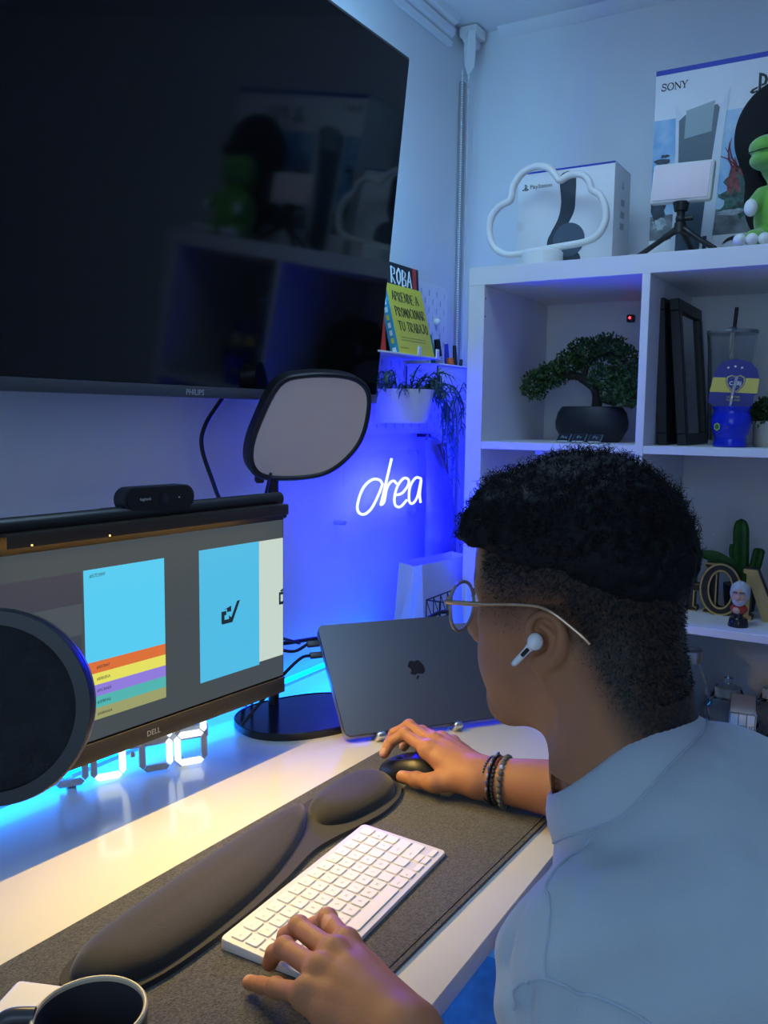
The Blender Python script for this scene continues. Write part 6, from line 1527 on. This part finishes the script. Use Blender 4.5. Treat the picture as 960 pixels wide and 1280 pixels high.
def hand_sdf(p, H):
    W = H['wrist']; k = [np.array(f[0], np.float32) for f in H['fingers']]; m = (k[1] + k[2]) / 2
    d = s_cap(p, W + P3(0, 0, 0.001), (W * 0.25 + m * 0.75) - P3(0, 0, 0.008), 0.0235, 0.0195)
    for i, f in enumerate(H['fingers']):
        w0 = W + (k[i] - m) * 0.55; d = u_(d, s_cap(p, w0, k[i] - P3(0, 0, 0.0035), 0.0170, (0.0122, .0122, .0118, .0108)[i]), 0.016)
    for i in range(3): d = u_(d, s_cap(p, (W * .3 + k[i] * .7) - P3(0, 0, .006), (W * .3 + k[i + 1] * .7) - P3(0, 0, .006), 0.0135), 0.012)
    t = [np.array(v, np.float32) for v in H['thumb']]
    d = u_(d, s_cap(p, W * .6 + t[0] * .4, t[1], 0.0165, 0.0125), 0.014)
    tf = s_cap(p, t[1], t[2], 0.0120, 0.0105); tf = u_(tf, s_cap(p, t[2], t[3], 0.0103, 0.0085), 0.004); tf = u_(tf, s_ell(p, t[2], (0.0112,) * 3), 0.004); d = u_(d, tf, 0.007)
    sc = (1.0, 1.03, 1.0, 0.88)
    fs = None
    for i, f in enumerate(H['fingers']):
        v = [np.array(c, np.float32) for c in f]; r = [x * sc[i] for x in H['r']]
        g = s_cap(p, v[0] - P3(0, 0, .001), v[1], r[0] * 1.06, r[1]); g = u_(g, s_cap(p, v[1], v[2], r[1] * 0.98, r[2]), 0.003); g = u_(g, s_cap(p, v[2], v[3], r[2] * 0.98, r[3]), 0.003)
        g = u_(g, s_ell(p, v[1] + P3(0, 0, .0006), (r[1] * 1.10,) * 3), 0.004); g = u_(g, s_ell(p, v[0] + P3(0, 0, .0010), (r[0] * 1.15,) * 3), 0.006)
        # creases on the back of the knuckle
        fs = g if fs is None else np.minimum(fs, u_(fs, g, 0.0012))
    d = u_(d, fs, 0.0075)
    # tendons running over the back of the hand
    for i in range(4):
        d = u_(d, s_cap(p, W * .62 + k[i] * .38 + P3(0, 0, .0125), k[i] + P3(0, 0, .0065), 0.0024, 0.0034), 0.0085)
    return d
def body_sdf(p):
    d = group(p, (-1.56, -1.02, .92), (-1.16, -.63, 1.26), head_sdf)
    def neck(p):
        n = s_cap(p, P3(*hw(-0.036, 0, 0.004)), NB, 0.054, 0.061); n = u_(n, s_cap(p, P3(*hw(-0.014, 0, -0.046)), NF, 0.045, 0.050), 0.03)
        n = u_(n, s_cap(p, NB - P3(0, .02, .06), JL + P3(.03, 0, .0), 0.045, 0.042), 0.04); n = u_(n, s_cap(p, NB - P3(0, .02, .06), JR + P3(-.03, 0, .0), 0.045, 0.042), 0.04)
        return n
    d = u_(d, group(p, (-1.66, -1.05, .75), (-1.13, -.68, 1.16), neck), 0.035)
    def trunk(p):
        t = s_cap(p, P3(-1.49, -.925, .80), P3(-1.30, -.935, .805), 0.095, 0.095)
        t = u_(t, s_cap(p, P3(-1.455, -1.0, .62), P3(-1.335, -1.0, .62), 0.105, 0.105), 0.08); t = u_(t, s_cap(p, P3(-1.47, -1.01, .53), P3(-1.32, -1.01, .53), 0.100, 0.100), 0.06)
        return t
    d = u_(d, group(p, (-1.62, -1.12, .42), (-1.20, -.82, .92), trunk), 0.05)
    def armL(p):
        a = s_cap(p, JL, EL, 0.044, 0.038); a = u_(a, s_cap(p, EL, EL * .45 + WL * .55, 0.040, 0.040), 0.02); a = u_(a, s_cap(p, EL * .45 + WL * .55, WL, 0.040, 0.0265), 0.015); return a
    def armR(p):
        a = s_cap(p, JR, ER, 0.050, 0.042); m = ER * .5 + WR * .5 + P3(0, 0, .004); a = u_(a, s_cap(p, ER, m, 0.042, 0.0400), 0.02); a = u_(a, s_cap(p, m, WR, 0.0400, 0.0262), 0.015); return a
    d = u_(d, group(p, (-1.78, -1.02, .60), (-1.50, -.70, .93), armL), 0.02)
    d = u_(d, group(p, (-1.29, -.96, .70), (-1.02, -.53, .93), armR), 0.02)
    d = u_(d, group(p, (-1.65, -.78, .72), (-1.48, -.54, .83), lambda p: hand_sdf(p, HANDS['L'])), 0.012)
    d = u_(d, group(p, (-1.16, -.61, .72), (-1.00, -.39, .83), lambda p: hand_sdf(p, HANDS['R'])), 0.012)
    return d
def sstep(x, a, b): t = np.clip((x - a) / (b - a), 0, 1); return t * t * (3 - 2 * t)
SKIN = np.array([0.39, 0.170, 0.080], np.float32)
def hairline(q):
    """height of the lower edge of the dense hair as a function of the position around the head"""
    f = q[..., 0]; side = np.clip(np.abs(q[..., 1]) / 0.06, 0, 1)
    s_ = np.interp(f, [-.11, -.08, -.05, -.02, 0.01, 0.04, 0.065, 0.10], [-.035, -.015, 0.022, 0.045, 0.052, 0.054, 0.062, 0.074])
    return s_
def person():
    t0 = None
    me, P_, N = sdf_mesh('person', body_sdf, (-1.78, -1.14, .44), (-1.0, -.385, 1.24), 0.0021)
    q = (P_ - HO) @ HA
    col = np.tile(SKIN, (len(P_), 1))
    mott = vnoise(P_, 55, 1)[:, None]; col = col * (1 + 0.05 * mott)
    onhead = (P_[:, 2] > 0.90) & (np.abs(q[:, 1]) < 0.1) & (q[:, 0] > -0.20)
    ear_m = np.exp(-((q[:, 0] + 0.006) ** 2 + (q[:, 2] - 0.002) ** 2) / 0.024 ** 2) * (np.abs(q[:, 1]) > 0.0745)
    hl = hairline(q); nape_shade = 0.040 * sstep(q[:, 0], -0.01, -0.06); side = sstep(q[:, 2], hl - 0.075 - nape_shade * 0.3, hl + 0.004 - nape_shade)  # stubble fade, reaching lower at the back to paint in nape shade
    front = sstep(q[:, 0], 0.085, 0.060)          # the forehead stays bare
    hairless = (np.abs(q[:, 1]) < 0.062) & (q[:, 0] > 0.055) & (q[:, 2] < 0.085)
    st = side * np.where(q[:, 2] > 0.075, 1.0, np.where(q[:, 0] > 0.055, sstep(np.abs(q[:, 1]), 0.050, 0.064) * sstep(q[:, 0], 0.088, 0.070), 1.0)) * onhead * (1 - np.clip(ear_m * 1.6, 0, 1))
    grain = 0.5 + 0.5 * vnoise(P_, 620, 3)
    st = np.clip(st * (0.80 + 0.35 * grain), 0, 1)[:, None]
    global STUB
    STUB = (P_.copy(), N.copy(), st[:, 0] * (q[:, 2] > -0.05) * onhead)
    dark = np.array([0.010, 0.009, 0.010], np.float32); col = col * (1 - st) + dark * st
    col = col * (1 - 0.15 * np.clip(ear_m, 0, 1)[:, None]) + np.array([0.45, 0.17, 0.10]) * 0.15 * np.clip(ear_m, 0, 1)[:, None]
    beard = sstep(q[:, 2], -0.055, -0.085) * sstep(q[:, 0], 0.030, 0.065) * onhead * (q[:, 2] > -0.125); col *= (1 - 0.35 * beard * (0.6 + 0.4 * grain))[:, None]
    lips = onhead & (q[:, 0] > 0.0885) & (np.abs(q[:, 1]) < 0.022) & (q[:, 2] < -0.046) & (q[:, 2] > -0.0655); col[lips] = [0.34, 0.12, 0.085]
    for s in (1, -1):
        br = np.exp(-((q[:, 2] - 0.0400 - 0.12 * (np.abs(q[:, 1]) - 0.03)) / 0.0058) ** 2) * ((q[:, 1] * s > 0.010) & (q[:, 1] * s < 0.052) & (q[:, 0] > 0.05)); col = col * (1 - 0.9 * br[:, None]) + dark * 0.9 * br[:, None]
    # nails and knuckle creases
    for H in HANDS.values():
        fl = H['fingers'] + [H['thumb']]
        for f in fl:
            tip, dip, pip = np.array(f[3]), np.array(f[2]), np.array(f[1]); ax = (tip - dip) / np.linalg.norm(tip - dip)
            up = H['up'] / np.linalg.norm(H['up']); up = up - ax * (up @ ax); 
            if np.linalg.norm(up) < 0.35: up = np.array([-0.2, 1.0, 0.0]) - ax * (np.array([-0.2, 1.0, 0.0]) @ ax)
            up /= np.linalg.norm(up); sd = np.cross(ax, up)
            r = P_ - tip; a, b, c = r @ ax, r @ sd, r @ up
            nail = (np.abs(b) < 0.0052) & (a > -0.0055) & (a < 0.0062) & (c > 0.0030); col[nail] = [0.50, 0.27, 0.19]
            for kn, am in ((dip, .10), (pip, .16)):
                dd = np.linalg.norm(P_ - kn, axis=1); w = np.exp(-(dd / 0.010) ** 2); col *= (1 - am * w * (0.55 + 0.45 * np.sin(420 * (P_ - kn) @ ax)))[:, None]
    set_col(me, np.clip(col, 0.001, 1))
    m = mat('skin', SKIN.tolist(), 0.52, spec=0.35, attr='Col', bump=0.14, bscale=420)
    b = m.node_tree.nodes['Principled BSDF']; b.inputs['Subsurface Weight'].default_value = 0.10; b.inputs['Subsurface Radius'].default_value = (0.010, 0.004, 0.002); b.inputs['Subsurface Scale'].default_value = 0.35
    me.transform(Matrix.Translation((1.40, 1.0, 0)))
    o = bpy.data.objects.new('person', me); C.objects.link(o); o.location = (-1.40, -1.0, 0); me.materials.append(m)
    tag(o, 'seated person in a pale blue T-shirt and glasses, typing and moving a mouse', 'person')
    return o
PERSON = person()

def person_hair():
    def cap(p):
        q = ((p - HO.astype(np.float32)) @ HA.astype(np.float32))
        d = s_ell(q, (-0.008, 0, 0.056), (0.088, 0.0770, 0.086)); d = u_(d, s_ell(q, (0.034, 0, 0.058), (0.062, 0.064, 0.056)), 0.03)
        hl = hairline(q); fr = sstep(q[..., 0], 0.045, 0.075)
        n1 = vnoise(p, 60, 5); n2 = vnoise(p, 150, 6); n3 = vnoise(p, 330, 7)
        up = sstep(q[..., 2], hl - 0.012, hl + 0.075 + 0.035 * sstep(q[..., 0], -0.02, -0.06)) * (1 - fr) + fr * sstep(q[..., 2], 0.070 + 0.006 * n1, 0.084 + 0.006 * n1)
        th = -0.0045 + up * (0.0185 + 0.007 * fr) + (n1 * 0.0034 + n2 * 0.0026 + n3 * 0.0012) * up
        return (d - th) * 0.85
    lo = HO - 0.14; hi = HO + np.array([0.14, 0.15, 0.19])
    me, P_, N = sdf_mesh('hair', cap, lo, hi, 0.0026, refine=1)
    r = np.random.RandomState(4); q = (P_ - HO) @ HA
    out = ((N @ HA)[:, 2] > -0.3); wgt = (sstep(q[:, 2], 0.060, 0.10) + 0.25 * sstep(q[:, 2], 0.01, 0.06) * (q[:, 0] < 0.05)) * out
    wgt = wgt * np.where(q[:, 0] > 0.08, 1.5, 1.0)
    pick = r.choice(len(P_), 4600, p=wgt / wgt.sum()); verts = []; quads = []; base = 0
    T = 11
    up = HA[:, 2]
    for i in pick:
        n = N[i]; d = n * 0.8 + r.normal(0, 0.5, 3); d /= np.linalg.norm(d); a = np.cross(d, [0.3, 0.5, 0.8]); a /= np.linalg.norm(a); b = np.cross(d, a)
        L = r.uniform(0.006, 0.015) * (1.0 if q[i, 2] > 0.11 else 0.75); R_ = r.uniform(0.0016, 0.0038); w = r.uniform(4.5, 8) * (1 if r.rand() < .5 else -1); ph = r.uniform(0, 6.28)
        t = np.linspace(0, 1, T); c = P_[i] - n * 0.003 + np.outer(t * L, d) + R_ * (np.outer(np.cos(w * t + ph) - math.cos(ph), a) + np.outer(np.sin(w * t + ph) - math.sin(ph), b)) * np.minimum(1, t * 2)[:, None]
        rad = 0.00055 * (1 - 0.6 * t)
        for k in range(3):
            an = 2.094 * k; verts.append(c + rad[:, None] * (math.cos(an) * a + math.sin(an) * b)[None])
        for j in range(T - 1):
            for k in range(3):
                k2 = (k + 1) % 3; quads.append((base + k * T + j, base + k2 * T + j, base + k2 * T + j + 1, base + k * T + j + 1))
        base += 3 * T
    # very short clipped hairs over the faded sides
    sp, sn, sw = STUB; w_ = sw ** 1.5 * (((sp - HO) @ HA)[:, 2] < 0.09); T2 = 4
    for i in r.choice(len(sp), 9000, p=w_ / w_.sum()):
        d = sn[i] + np.array([0, 0, -0.9]) * 0.5 + r.normal(0, 0.35, 3); d /= np.linalg.norm(d); a = np.cross(d, [0.3, 0.5, 0.8]); a /= np.linalg.norm(a); b = np.cross(d, a)
        t = np.linspace(0, 1, T2); c = sp[i] - sn[i] * 0.0006 + np.outer(t * r.uniform(0.0015, 0.0034) * (0.4 + sw[i]), d); rad = 0.00026 * (1 - 0.5 * t)
        for k in range(3): verts.append(c + rad[:, None] * (math.cos(2.094 * k) * a + math.sin(2.094 * k) * b)[None])
        for j in range(T2 - 1):
            for k in range(3):
                k2 = (k + 1) % 3; quads.append((base + k * T2 + j, base + k2 * T2 + j, base + k2 * T2 + j + 1, base + k * T2 + j + 1))
        base += 3 * T2
    m = mat('hair_black', (0.0075, 0.0070, 0.0095), 0.62, spec=0.18)
    o = link('hair', me, m, PERSON)
    me2 = bpy.data.meshes.new('hair_curls'); me2.from_pydata(np.concatenate(verts).tolist(), [], quads); me2.polygons.foreach_set('use_smooth', [True] * len(me2.polygons))
    c = link('curls', me2, m, PERSON); c['kind'] = 'stuff'
person_hair()

# ---------------------------------------------------------------- clothes
COLLAR_C = np.array([-1.3970, -0.8330, 0.9500])      # centre of the neck opening
COLLAR_A = dirs(math.radians(90), math.radians(-44), math.radians(-2)) # forward (sloping down), left, up axis of the neck
def shirt_raw(p):
    d = s_cap(p, P3(-1.495, -.935, .800), P3(-1.290, -.940, .805), 0.118, 0.118)
    d = u_(d, s_cap(p, P3(-1.47, -1.0, .62), P3(-1.32, -1.0, .62), 0.138, 0.138), 0.10); d = u_(d, s_cap(p, P3(-1.48, -1.01, .50), P3(-1.31, -1.01, .50), 0.135, 0.135), 0.05)
    d = u_(d, s_cap(p, P3(-1.430, -.890, .872), JL + P3(.000, .006, .006), 0.066, 0.052), 0.07); d = u_(d, s_cap(p, P3(-1.365, -.895, .872), JR + P3(-.012, 0, .004), 0.070, 0.056), 0.07)
    d = u_(d, s_cap(p, P3(-1.50, -1.0, .86), P3(-1.30, -1.01, .86), 0.085, 0.085), 0.07)
    d = u_(d, s_ell(p, (-1.397, -.868, .906), (.082, .080, .080)), 0.045)
    d = u_(d, s_ell(p, (-1.397, -.928, .938), (.085, .052, .054)), 0.05)
    d = u_(d, s_cap(p, JL, JL * .28 + EL * .72, 0.060, 0.070), 0.045)
    d = u_(d, s_cap(p, JR, JR * .35 + ER * .65, 0.064, 0.068), 0.045)
    return d
SEAM = [(-1.4767, -0.839, 0.9605), (-1.4907, -0.8434, 0.9435), (-1.5075, -0.8315, 0.9194), (-1.5507, -0.8322, 0.9071), (-1.5844, -0.8421, 0.8988), (-1.6117, -0.8516, 0.8779)]
SEAM2 = [(-1.6117, -0.8251, 0.8449), (-1.6092, -0.8296, 0.8607), (-1.6093, -0.8365, 0.8686), (-1.6124, -0.853, 0.8776), (-1.6115, -0.8784, 0.8766), (-1.612, -0.9183, 0.8708), (-1.612, -0.955, 0.850)]
FOLDS = [([P3(*c) for c in pts], r, a) for pts, r, a in (
    ([(-1.5644, -.8133, .8897), (-1.5774, -.8119, .8777), (-1.5869, -.8126, .8593), (-1.6042, -.8212, .8522), (-1.6119, -.8281, .8468)], .007, .006),
    ([(-1.5155, -.8273, .9125), (-1.5549, -.8342, .9104), (-1.5784, -.8346, .8975), (-1.5951, -.8365, .8827)], .008, -.0035),
    ([(-1.4929, -.8479, .9449), (-1.5104, -.8413, .9241)], .008, -.003), ([(-1.5695, -.8490, .9097), (-1.5405, -.8541, .9220), (-1.5109, -.8663, .9312)], .011, .004),
    ([(-1.6031, -.8556, .8879), (-1.5952, -.8751, .8990), (-1.5830, -.8989, .9033)], .010, -.003), ([(-1.4793, -.9057, .9605), (-1.4850, -.9308, .9502), (-1.5187, -.9586, .9423)], .013, -.004),
    ([(-1.6139, -.8403, .8621), (-1.6167, -.8388, .8514), (-1.6193, -.8411, .8457)], .006, .005), ([(-1.6147, -.8713, .8742), (-1.6194, -.8704, .8670), (-1.6240, -.8738, .8615)], .007, .004),
    ([(-1.4346, -.9167, .9893), (-1.4402, -.9271, .9822)], .008, -.003))]
def shirt_uncut(p):
    d = shirt_raw(p)
    w = vnoise(p * np.array([1, 1, .6], np.float32), 10, 21) * 0.0072 + vnoise(p, 24, 22) * 0.0020
    # pulled folds running from the armpit towards the shoulder and down the sleeve
    ax = p - P3(-1.56, -.83, .80); s = ax @ P3(.50, .55, .67); fold = np.exp(-(nrm(ax) / 0.16) ** 2)
    d = d - w - 0.0018 * np.sin(s * 120 + 1.6 * vnoise(p, 9, 23)) * fold
    for f_, r_, a_ in FOLDS:      # creases pressed into the cloth (positive) or raised folds (negative)
        k = group(p, np.min(f_, 0), np.max(f_, 0), lambda p_: np.min([s_cap(p_, f_[i], f_[i + 1], 0.0) for i in range(len(f_) - 1)], 0), 0.04)
        d = d + a_ * np.exp(-(k / r_) ** 2)
    return d
def shirt_sdf(p):
    d = shirt_uncut(p)
    q = (p - COLLAR_C.astype(np.float32)) @ COLLAR_A.astype(np.float32)
    rr = np.sqrt((q[..., 0] / 1.03) ** 2 + q[..., 1] ** 2)
    d = np.maximum(d, -(np.maximum(rr - 0.0800, -q[..., 2] - 0.050)))
    # sleeve openings
    for J, E, r in ((JL, EL, .058), (JR, ER, .055)):
        a = (E - J) / np.linalg.norm(E - J); tt = (p - J) @ a; k = nrm(p - J - tt[..., None] * a); L = np.linalg.norm(E - J)
        c = np.maximum(k - r, -(tt - L * 0.66)); near = k < 0.13
        d = np.where(near & (tt > L * 0.5), np.maximum(d, -c), d)
        d = np.where(near & (tt > 0), np.maximum(d, tt - L * 0.80), d)
    return d
def person_clothes():
    me, P_, N = sdf_mesh('shirt', shirt_sdf, (-1.86, -1.18, .42), (-1.02, -.70, 1.04), 0.0042)
    m = mat('shirt_cotton', (0.42, 0.49, 0.55), 0.88, noise=0.03, nscale=14, bump=0.25, bscale=900, sheen=0.25)
    sh = link('shirt', me, m, PERSON)
    from mathutils.bvhtree import BVHTree
    bv = BVHTree.FromPolygons([Vector(v) for v in P_.tolist()], [tuple(f.vertices) for f in me.polygons])
    def on(pts, off): 
        out = []
        for c in smooth_path(pts, 10):
            h, n, i, dd = bv.find_nearest(c)
            out.append(h + n * off if h else c)
        return out
    ms = mat('shirt_seam', (0.40, 0.47, 0.56), 0.9)
    for pts in SEAMS:
        bm = BM(); tube(bm, on(pts, 0.0004), 0.0013, 6); obj('seam', bm, ms, sh)
    # the ribbed collar: a band that leaves the shirt and stands around the neck, with a stitched lower edge
    K = 160; bm = BM(); rows = []; low = []
    def lp(k, r, u):
        a = 2 * PI * k / K; ca, sa = math.cos(a), math.sin(a); return COLLAR_C + COLLAR_A @ np.array([r * (0.97 - 0.02 * max(ca, 0)) * ca, r * sa, u])
    us = np.linspace(0.03, -0.07, 101); U0 = []; RL = 0.0885
    for k in range(K):
        d_ = shirt_uncut(np.array([lp(k, RL, x) for x in us], np.float32)); U0.append(us[int(np.argmax(d_ < 0))])
    for _ in range(8): U0 = [(U0[k - 1] + U0[k] + U0[(k + 1) % K]) / 3 for k in range(K)]
    for k in range(K):
        a = 2 * PI * k / K; rib = 0.00016 * (1 if k % 2 else -1); g = lambda r_, u: Vector(lp(k, r_, u).tolist()); u0 = U0[k]; rt = 0.0645; ut = max(0.0165, u0 + 0.018)
        mix = lambda f, o: g(RL + (rt - RL) * f + o * 0.7, u0 + (ut - u0) * f + o)
        prof = [g(RL - 0.004, u0 - 0.010), g(RL + 0.0015, u0 - 0.0015), mix(0.04, 0.0018 + rib), mix(0.30, 0.0042 + rib), mix(0.60, 0.0046 + rib), mix(0.88, 0.0026 + rib), g(rt, ut), g(rt - 0.0030, ut - 0.001), g(rt - 0.0005, ut - 0.012), g(rt + 0.002, ut - 0.045)]
        rows.append([bm.verts.new(c) for c in prof]); low.append(g(RL + 0.0012, u0 + 0.0006))
    for k in range(K):
        A_, B_ = rows[k], rows[(k + 1) % K]
        for j in range(len(A_) - 1): bm.faces.new((A_[j], B_[j], B_[j + 1], A_[j + 1]))
    obj('collar', bm, mat('collar_rib', (0.44, 0.51, 0.57), 0.9, sheen=0.2), sh, angle=180)
    bm = BM(); tube(bm, low, 0.0012, 6, closed=True); obj('collar_stitch', bm, ms, sh)
    def legs(p):
        d = s_cap(p, P3(-1.47, -1.0, .555), P3(-1.32, -1.0, .555), .122, .122)
        for s, x in ((-1, -1.49), (1, -1.30)):
            d = u_(d, s_cap(p, P3(x, -.98, .545), P3(x + .02 * s, -.56, .565), .088, .066), .04); d = u_(d, s_cap(p, P3(x + .02 * s, -.56, .555), P3(x + .02 * s, -.58, .12), .066, .050), .03)
        return d
    me, P2, N2 = sdf_mesh('trousers', legs, (-1.64, -1.18, .06), (-1.14, -.46, .70), 0.010)
    link('trousers', me, mat('trousers_denim', (0.14, 0.21, 0.32), 0.9, noise=0.2, nscale=60), PERSON)
    for x in (-1.51, -1.28):
        me, P2, N2 = sdf_mesh('shoe', lambda p: np.maximum(u_(s_cap(p, P3(x, -.60, .055), P3(x, -.46, .040), .048, .044), s_cap(p, P3(x, -.60, .06), P3(x, -.59, .12), .048, .052), .02), .001 - p[..., 2]), (x - .08, -.70, -.02), (x + .08, -.38, .2), 0.007)
        link('shoe', me, mat('shoe_white', (0.6, 0.6, 0.6), 0.6), PERSON)
    for s in (1, -1):
        bm = BM(); ball(bm, hw(0.0757, 0.031 * s, 0.0178), 0.0128, 20, 12); e = obj('eye', bm, mat('eye_white', (0.75, 0.73, 0.70), 0.2), PERSON)
        c = hw(0.0757, 0.031 * s, 0.0178); d = (hw(1, 0, -0.12) - hw(0, 0, 0)).normalized()
        bm = BM(); Q = d.to_track_quat('Z', 'Y').to_matrix().to_4x4(); lathe(bm, [(0, 0.0134), (0.003, 0.01325), (0.0058, 0.0120)], 20, Matrix.Translation(c) @ Q); obj('iris', bm, mat('iris_brown', (0.05, 0.02, 0.01), 0.1), e)
SEAMS = [SEAM, SEAM2]
person_clothes()

def stool():
    t = thing('stool', 'round black stool the person sits on', 'stool', (-1.40, -1.02, 0))
    bm = BM(); lathe(bm, [(0, 0.385), (0.18, 0.385), (0.19, 0.40), (0.19, 0.425), (0.175, 0.437), (0, 0.437)], 36, Matrix.Translation((-1.40, -1.02, 0))); obj('seat', bm, M_BLACK, t)
    bm = BM(); cyl(bm, (-1.40, -1.02, 0.03), (-1.40, -1.02, 0.385), 0.025); obj('column', bm, M_STEEL, t)
    for k in range(5):
        a = 2 * PI * k / 5 + .3; bm = BM(); tube(bm, [(-1.40, -1.02, 0.06), (-1.40 + .25 * math.cos(a), -1.02 + .25 * math.sin(a), 0.018)], [.018, .012], 8); obj('leg', bm, M_BLACK, t)
stool()

# ---------------------------------------------------------------- what the person wears and can take off
def glasses():
    t = thing('glasses', 'clear brownish framed glasses worn by the person', 'glasses', hw(0.10, 0, 0.01))
    m = mat('acetate', (0.42, 0.31, 0.24), 0.12, spec=0.7, trans=0.35)
    FX = 0.110
    def rim(s):
        out = []
        for k in range(30):
            a = 2 * PI * k / 30; x = 0.0265 * math.copysign(abs(math.cos(a)) ** 0.80, math.cos(a)); z = 0.0235 * math.copysign(abs(math.sin(a)) ** 0.82, math.sin(a))
            if z < 0: x *= 1 - 0.16 * (z / 0.0235) ** 2
            out.append(hw(FX - 0.16 * max(0, abs(0.036 * s + x) - 0.03), 0.0375 * s + x, 0.010 + z))
        return out
    lg = mat('lens_clear', (1, 1, 1), 0.0, trans=1.0, ior=1.08)
    for s in (1, -1):
        bm = BM(); tube(bm, rim(s), 0.0017, 8, closed=True); r = obj('rim', bm, m, t)
        bm = BM(); vs = [bm.verts.new(c) for c in rim(s)]; f = bm.faces.new(vs); bmesh.ops.triangulate(bm, faces=[f]); obj('lens', bm, lg, r)
        bm = BM(); tube(bm, smooth_path([hw(0.1055, 0.0655 * s, 0.024), hw(0.100, 0.0725 * s, 0.0245), hw(0.060, 0.0765 * s, 0.0270), hw(0.022, 0.0800 * s, 0.0310), hw(-0.006, 0.0825 * s, 0.0300), hw(-0.032, 0.0800 * s, 0.012), hw(-0.042, 0.0780 * s, 0.002)], 6), [0.0023] * 12 + [0.0015] * 25, 8, flat=1.0); obj('temple', bm, mat('temple_metal', (0.52, 0.36, 0.25), 0.25, metal=0.6), t)
        bm = BM(); bx(bm, (0, 0, 0), (0.006, 0.006, 0.008), 0.0015, Matrix.Translation(hw(0.1035, 0.0665 * s, 0.024))); obj('hinge', bm, m, t)
        bm = BM(); tube(bm, [hw(FX - 0.003, 0.012 * s, 0.006), hw(FX - 0.012, 0.009 * s, 0.000)], 0.0012, 6); obj('nose_pad', bm, m, t)
    bm = BM(); tube(bm, smooth_path([hw(FX, 0.012, 0.014), hw(FX + 0.003, 0, 0.0165), hw(FX, -0.012, 0.014)], 5), 0.0020, 8); obj('bridge', bm, m, t)
glasses()
def earbud():
    for s, lb in ((1, "white wireless earbud in the person's left ear"),):
        t = thing('earbud', lb, 'earbud', hw(0.004, 0.084 * s, 0))
        mw = mat('earbud_white', (0.85, 0.85, 0.85), 0.15)
        a, b = hw(0.0050, 0.0860 * s, 0.0010), hw(0.0265, 0.0880 * s, -0.0220)
        bm = BM(); P_ = [a.lerp(b, k / 10) for k in range(11)]; tube(bm, P_, [0.0054, .0050, .0042, .0036, .0033, .0031, .0031, .0031, .0031, .0030, .0024], 14); ball(bm, a, (0.0078, 0.0070, 0.0078), 18, 12); obj('body', bm, mw, t)
        c = a.lerp(b, 0.40) ; d = (b - a).normalized(); n = V(*(HA[:, 1])) * s - V(*(HA[:, 0])) * 0.15
        n = (n - d * n.dot(d)).normalized(); M = frame(c + n * 0.0034, d, n.cross(d))
        bm = BM(); prism(bm, rrect(0.0105, 0.0036, 0.0017, 5), 0.0005, M); obj('sensor_window', bm, M_GLOSS, t)
        bm = BM(); cyl(bm, b - d * 0.001, b + d * 0.0006, 0.0026, seg=12); obj('tip', bm, mat('earbud_tip', (0.55, 0.55, 0.56), 0.3, metal=0.6), t)
earbud()
def bracelets():
    ax = Vector((WR - ER).tolist()).normalized(); u = V(0, 0, 1); u = (u - ax * u.dot(ax)).normalized(); s = ax.cross(u)
    base = Vector(WR.tolist())
    def ringpts(off, rx, rz, n, tilt=0.0):
        return [base + ax * (off + tilt * math.cos(2 * PI * k / n)) + s * rx * math.cos(2 * PI * k / n) + u * rz * math.sin(2 * PI * k / n) for k in range(n)]
    md = mat('bead_dark', (0.035, 0.035, 0.040), 0.35, noise=0.4, nscale=150); mdr = mat('bead_red', (0.16, 0.03, 0.02), 0.4); mg = mat('bead_grey', (0.11, 0.115, 0.10), 0.6, noise=0.4, nscale=200)
    t = thing('bracelet', 'bracelet of grey stone beads, the one nearest the elbow on the right wrist', 'bracelet', base - ax * 0.030)
    for k, p in enumerate(ringpts(-0.036, 0.0325, 0.0320, 26, 0.003)):
        bm = BM(); ball(bm, p, 0.0040, 12, 8); obj('bead', bm, mg if k % 9 else mat('bead_silver', (0.6, 0.6, 0.6), 0.3, metal=0.8), t)
    t = thing('bracelet', 'dark bracelet with flat leather band and small red beads, middle of the right wrist', 'bracelet', base - ax * 0.020)
    bm = BM(); tube(bm, ringpts(-0.0225, 0.0300, 0.0298, 40), 0.0042, 8, closed=True, flat=0.5); obj('band', bm, mat('leather_black', (0.012, 0.012, 0.016), 0.45), t)
    for k, p in enumerate(ringpts(-0.0275, 0.0305, 0.0300, 34)):
        bm = BM(); ball(bm, p, 0.0028, 10, 6); obj('bead', bm, mdr if k in (7, 8, 9, 10, 11) else md, t)
    for k, p in enumerate(ringpts(-0.0222, 0.0342, 0.0340, 24)):
        if k in (5, 6, 7, 8, 9, 10, 11, 12):
            bm = BM(); bx(bm, (0, 0, 0), (0.0046, 0.0030, 0.0058), 0.0008, Matrix.Translation(p)); obj('letter_bead', bm, mat('bead_blue', (0.05, 0.09, 0.22), 0.3) if k % 2 else M_STEEL, t)
    t = thing('bracelet', 'thin woven black cord bracelet, nearest the right hand', 'bracelet', base - ax * 0.012)
    bm = BM(); tube(bm, ringpts(-0.0135, 0.0290, 0.0285, 40), 0.0022, 8, closed=True); obj('cord', bm, mat('cord_dark', (0.02, 0.02, 0.022), 0.6), t)
    for k, p in enumerate(ringpts(-0.0135, 0.0308, 0.0303, 44)):
        bm = BM(); ball(bm, p, 0.0011, 6, 4); obj('stud', bm, mat('stud_silver', (0.35, 0.35, 0.36), 0.35, metal=0.8), t)
bracelets()
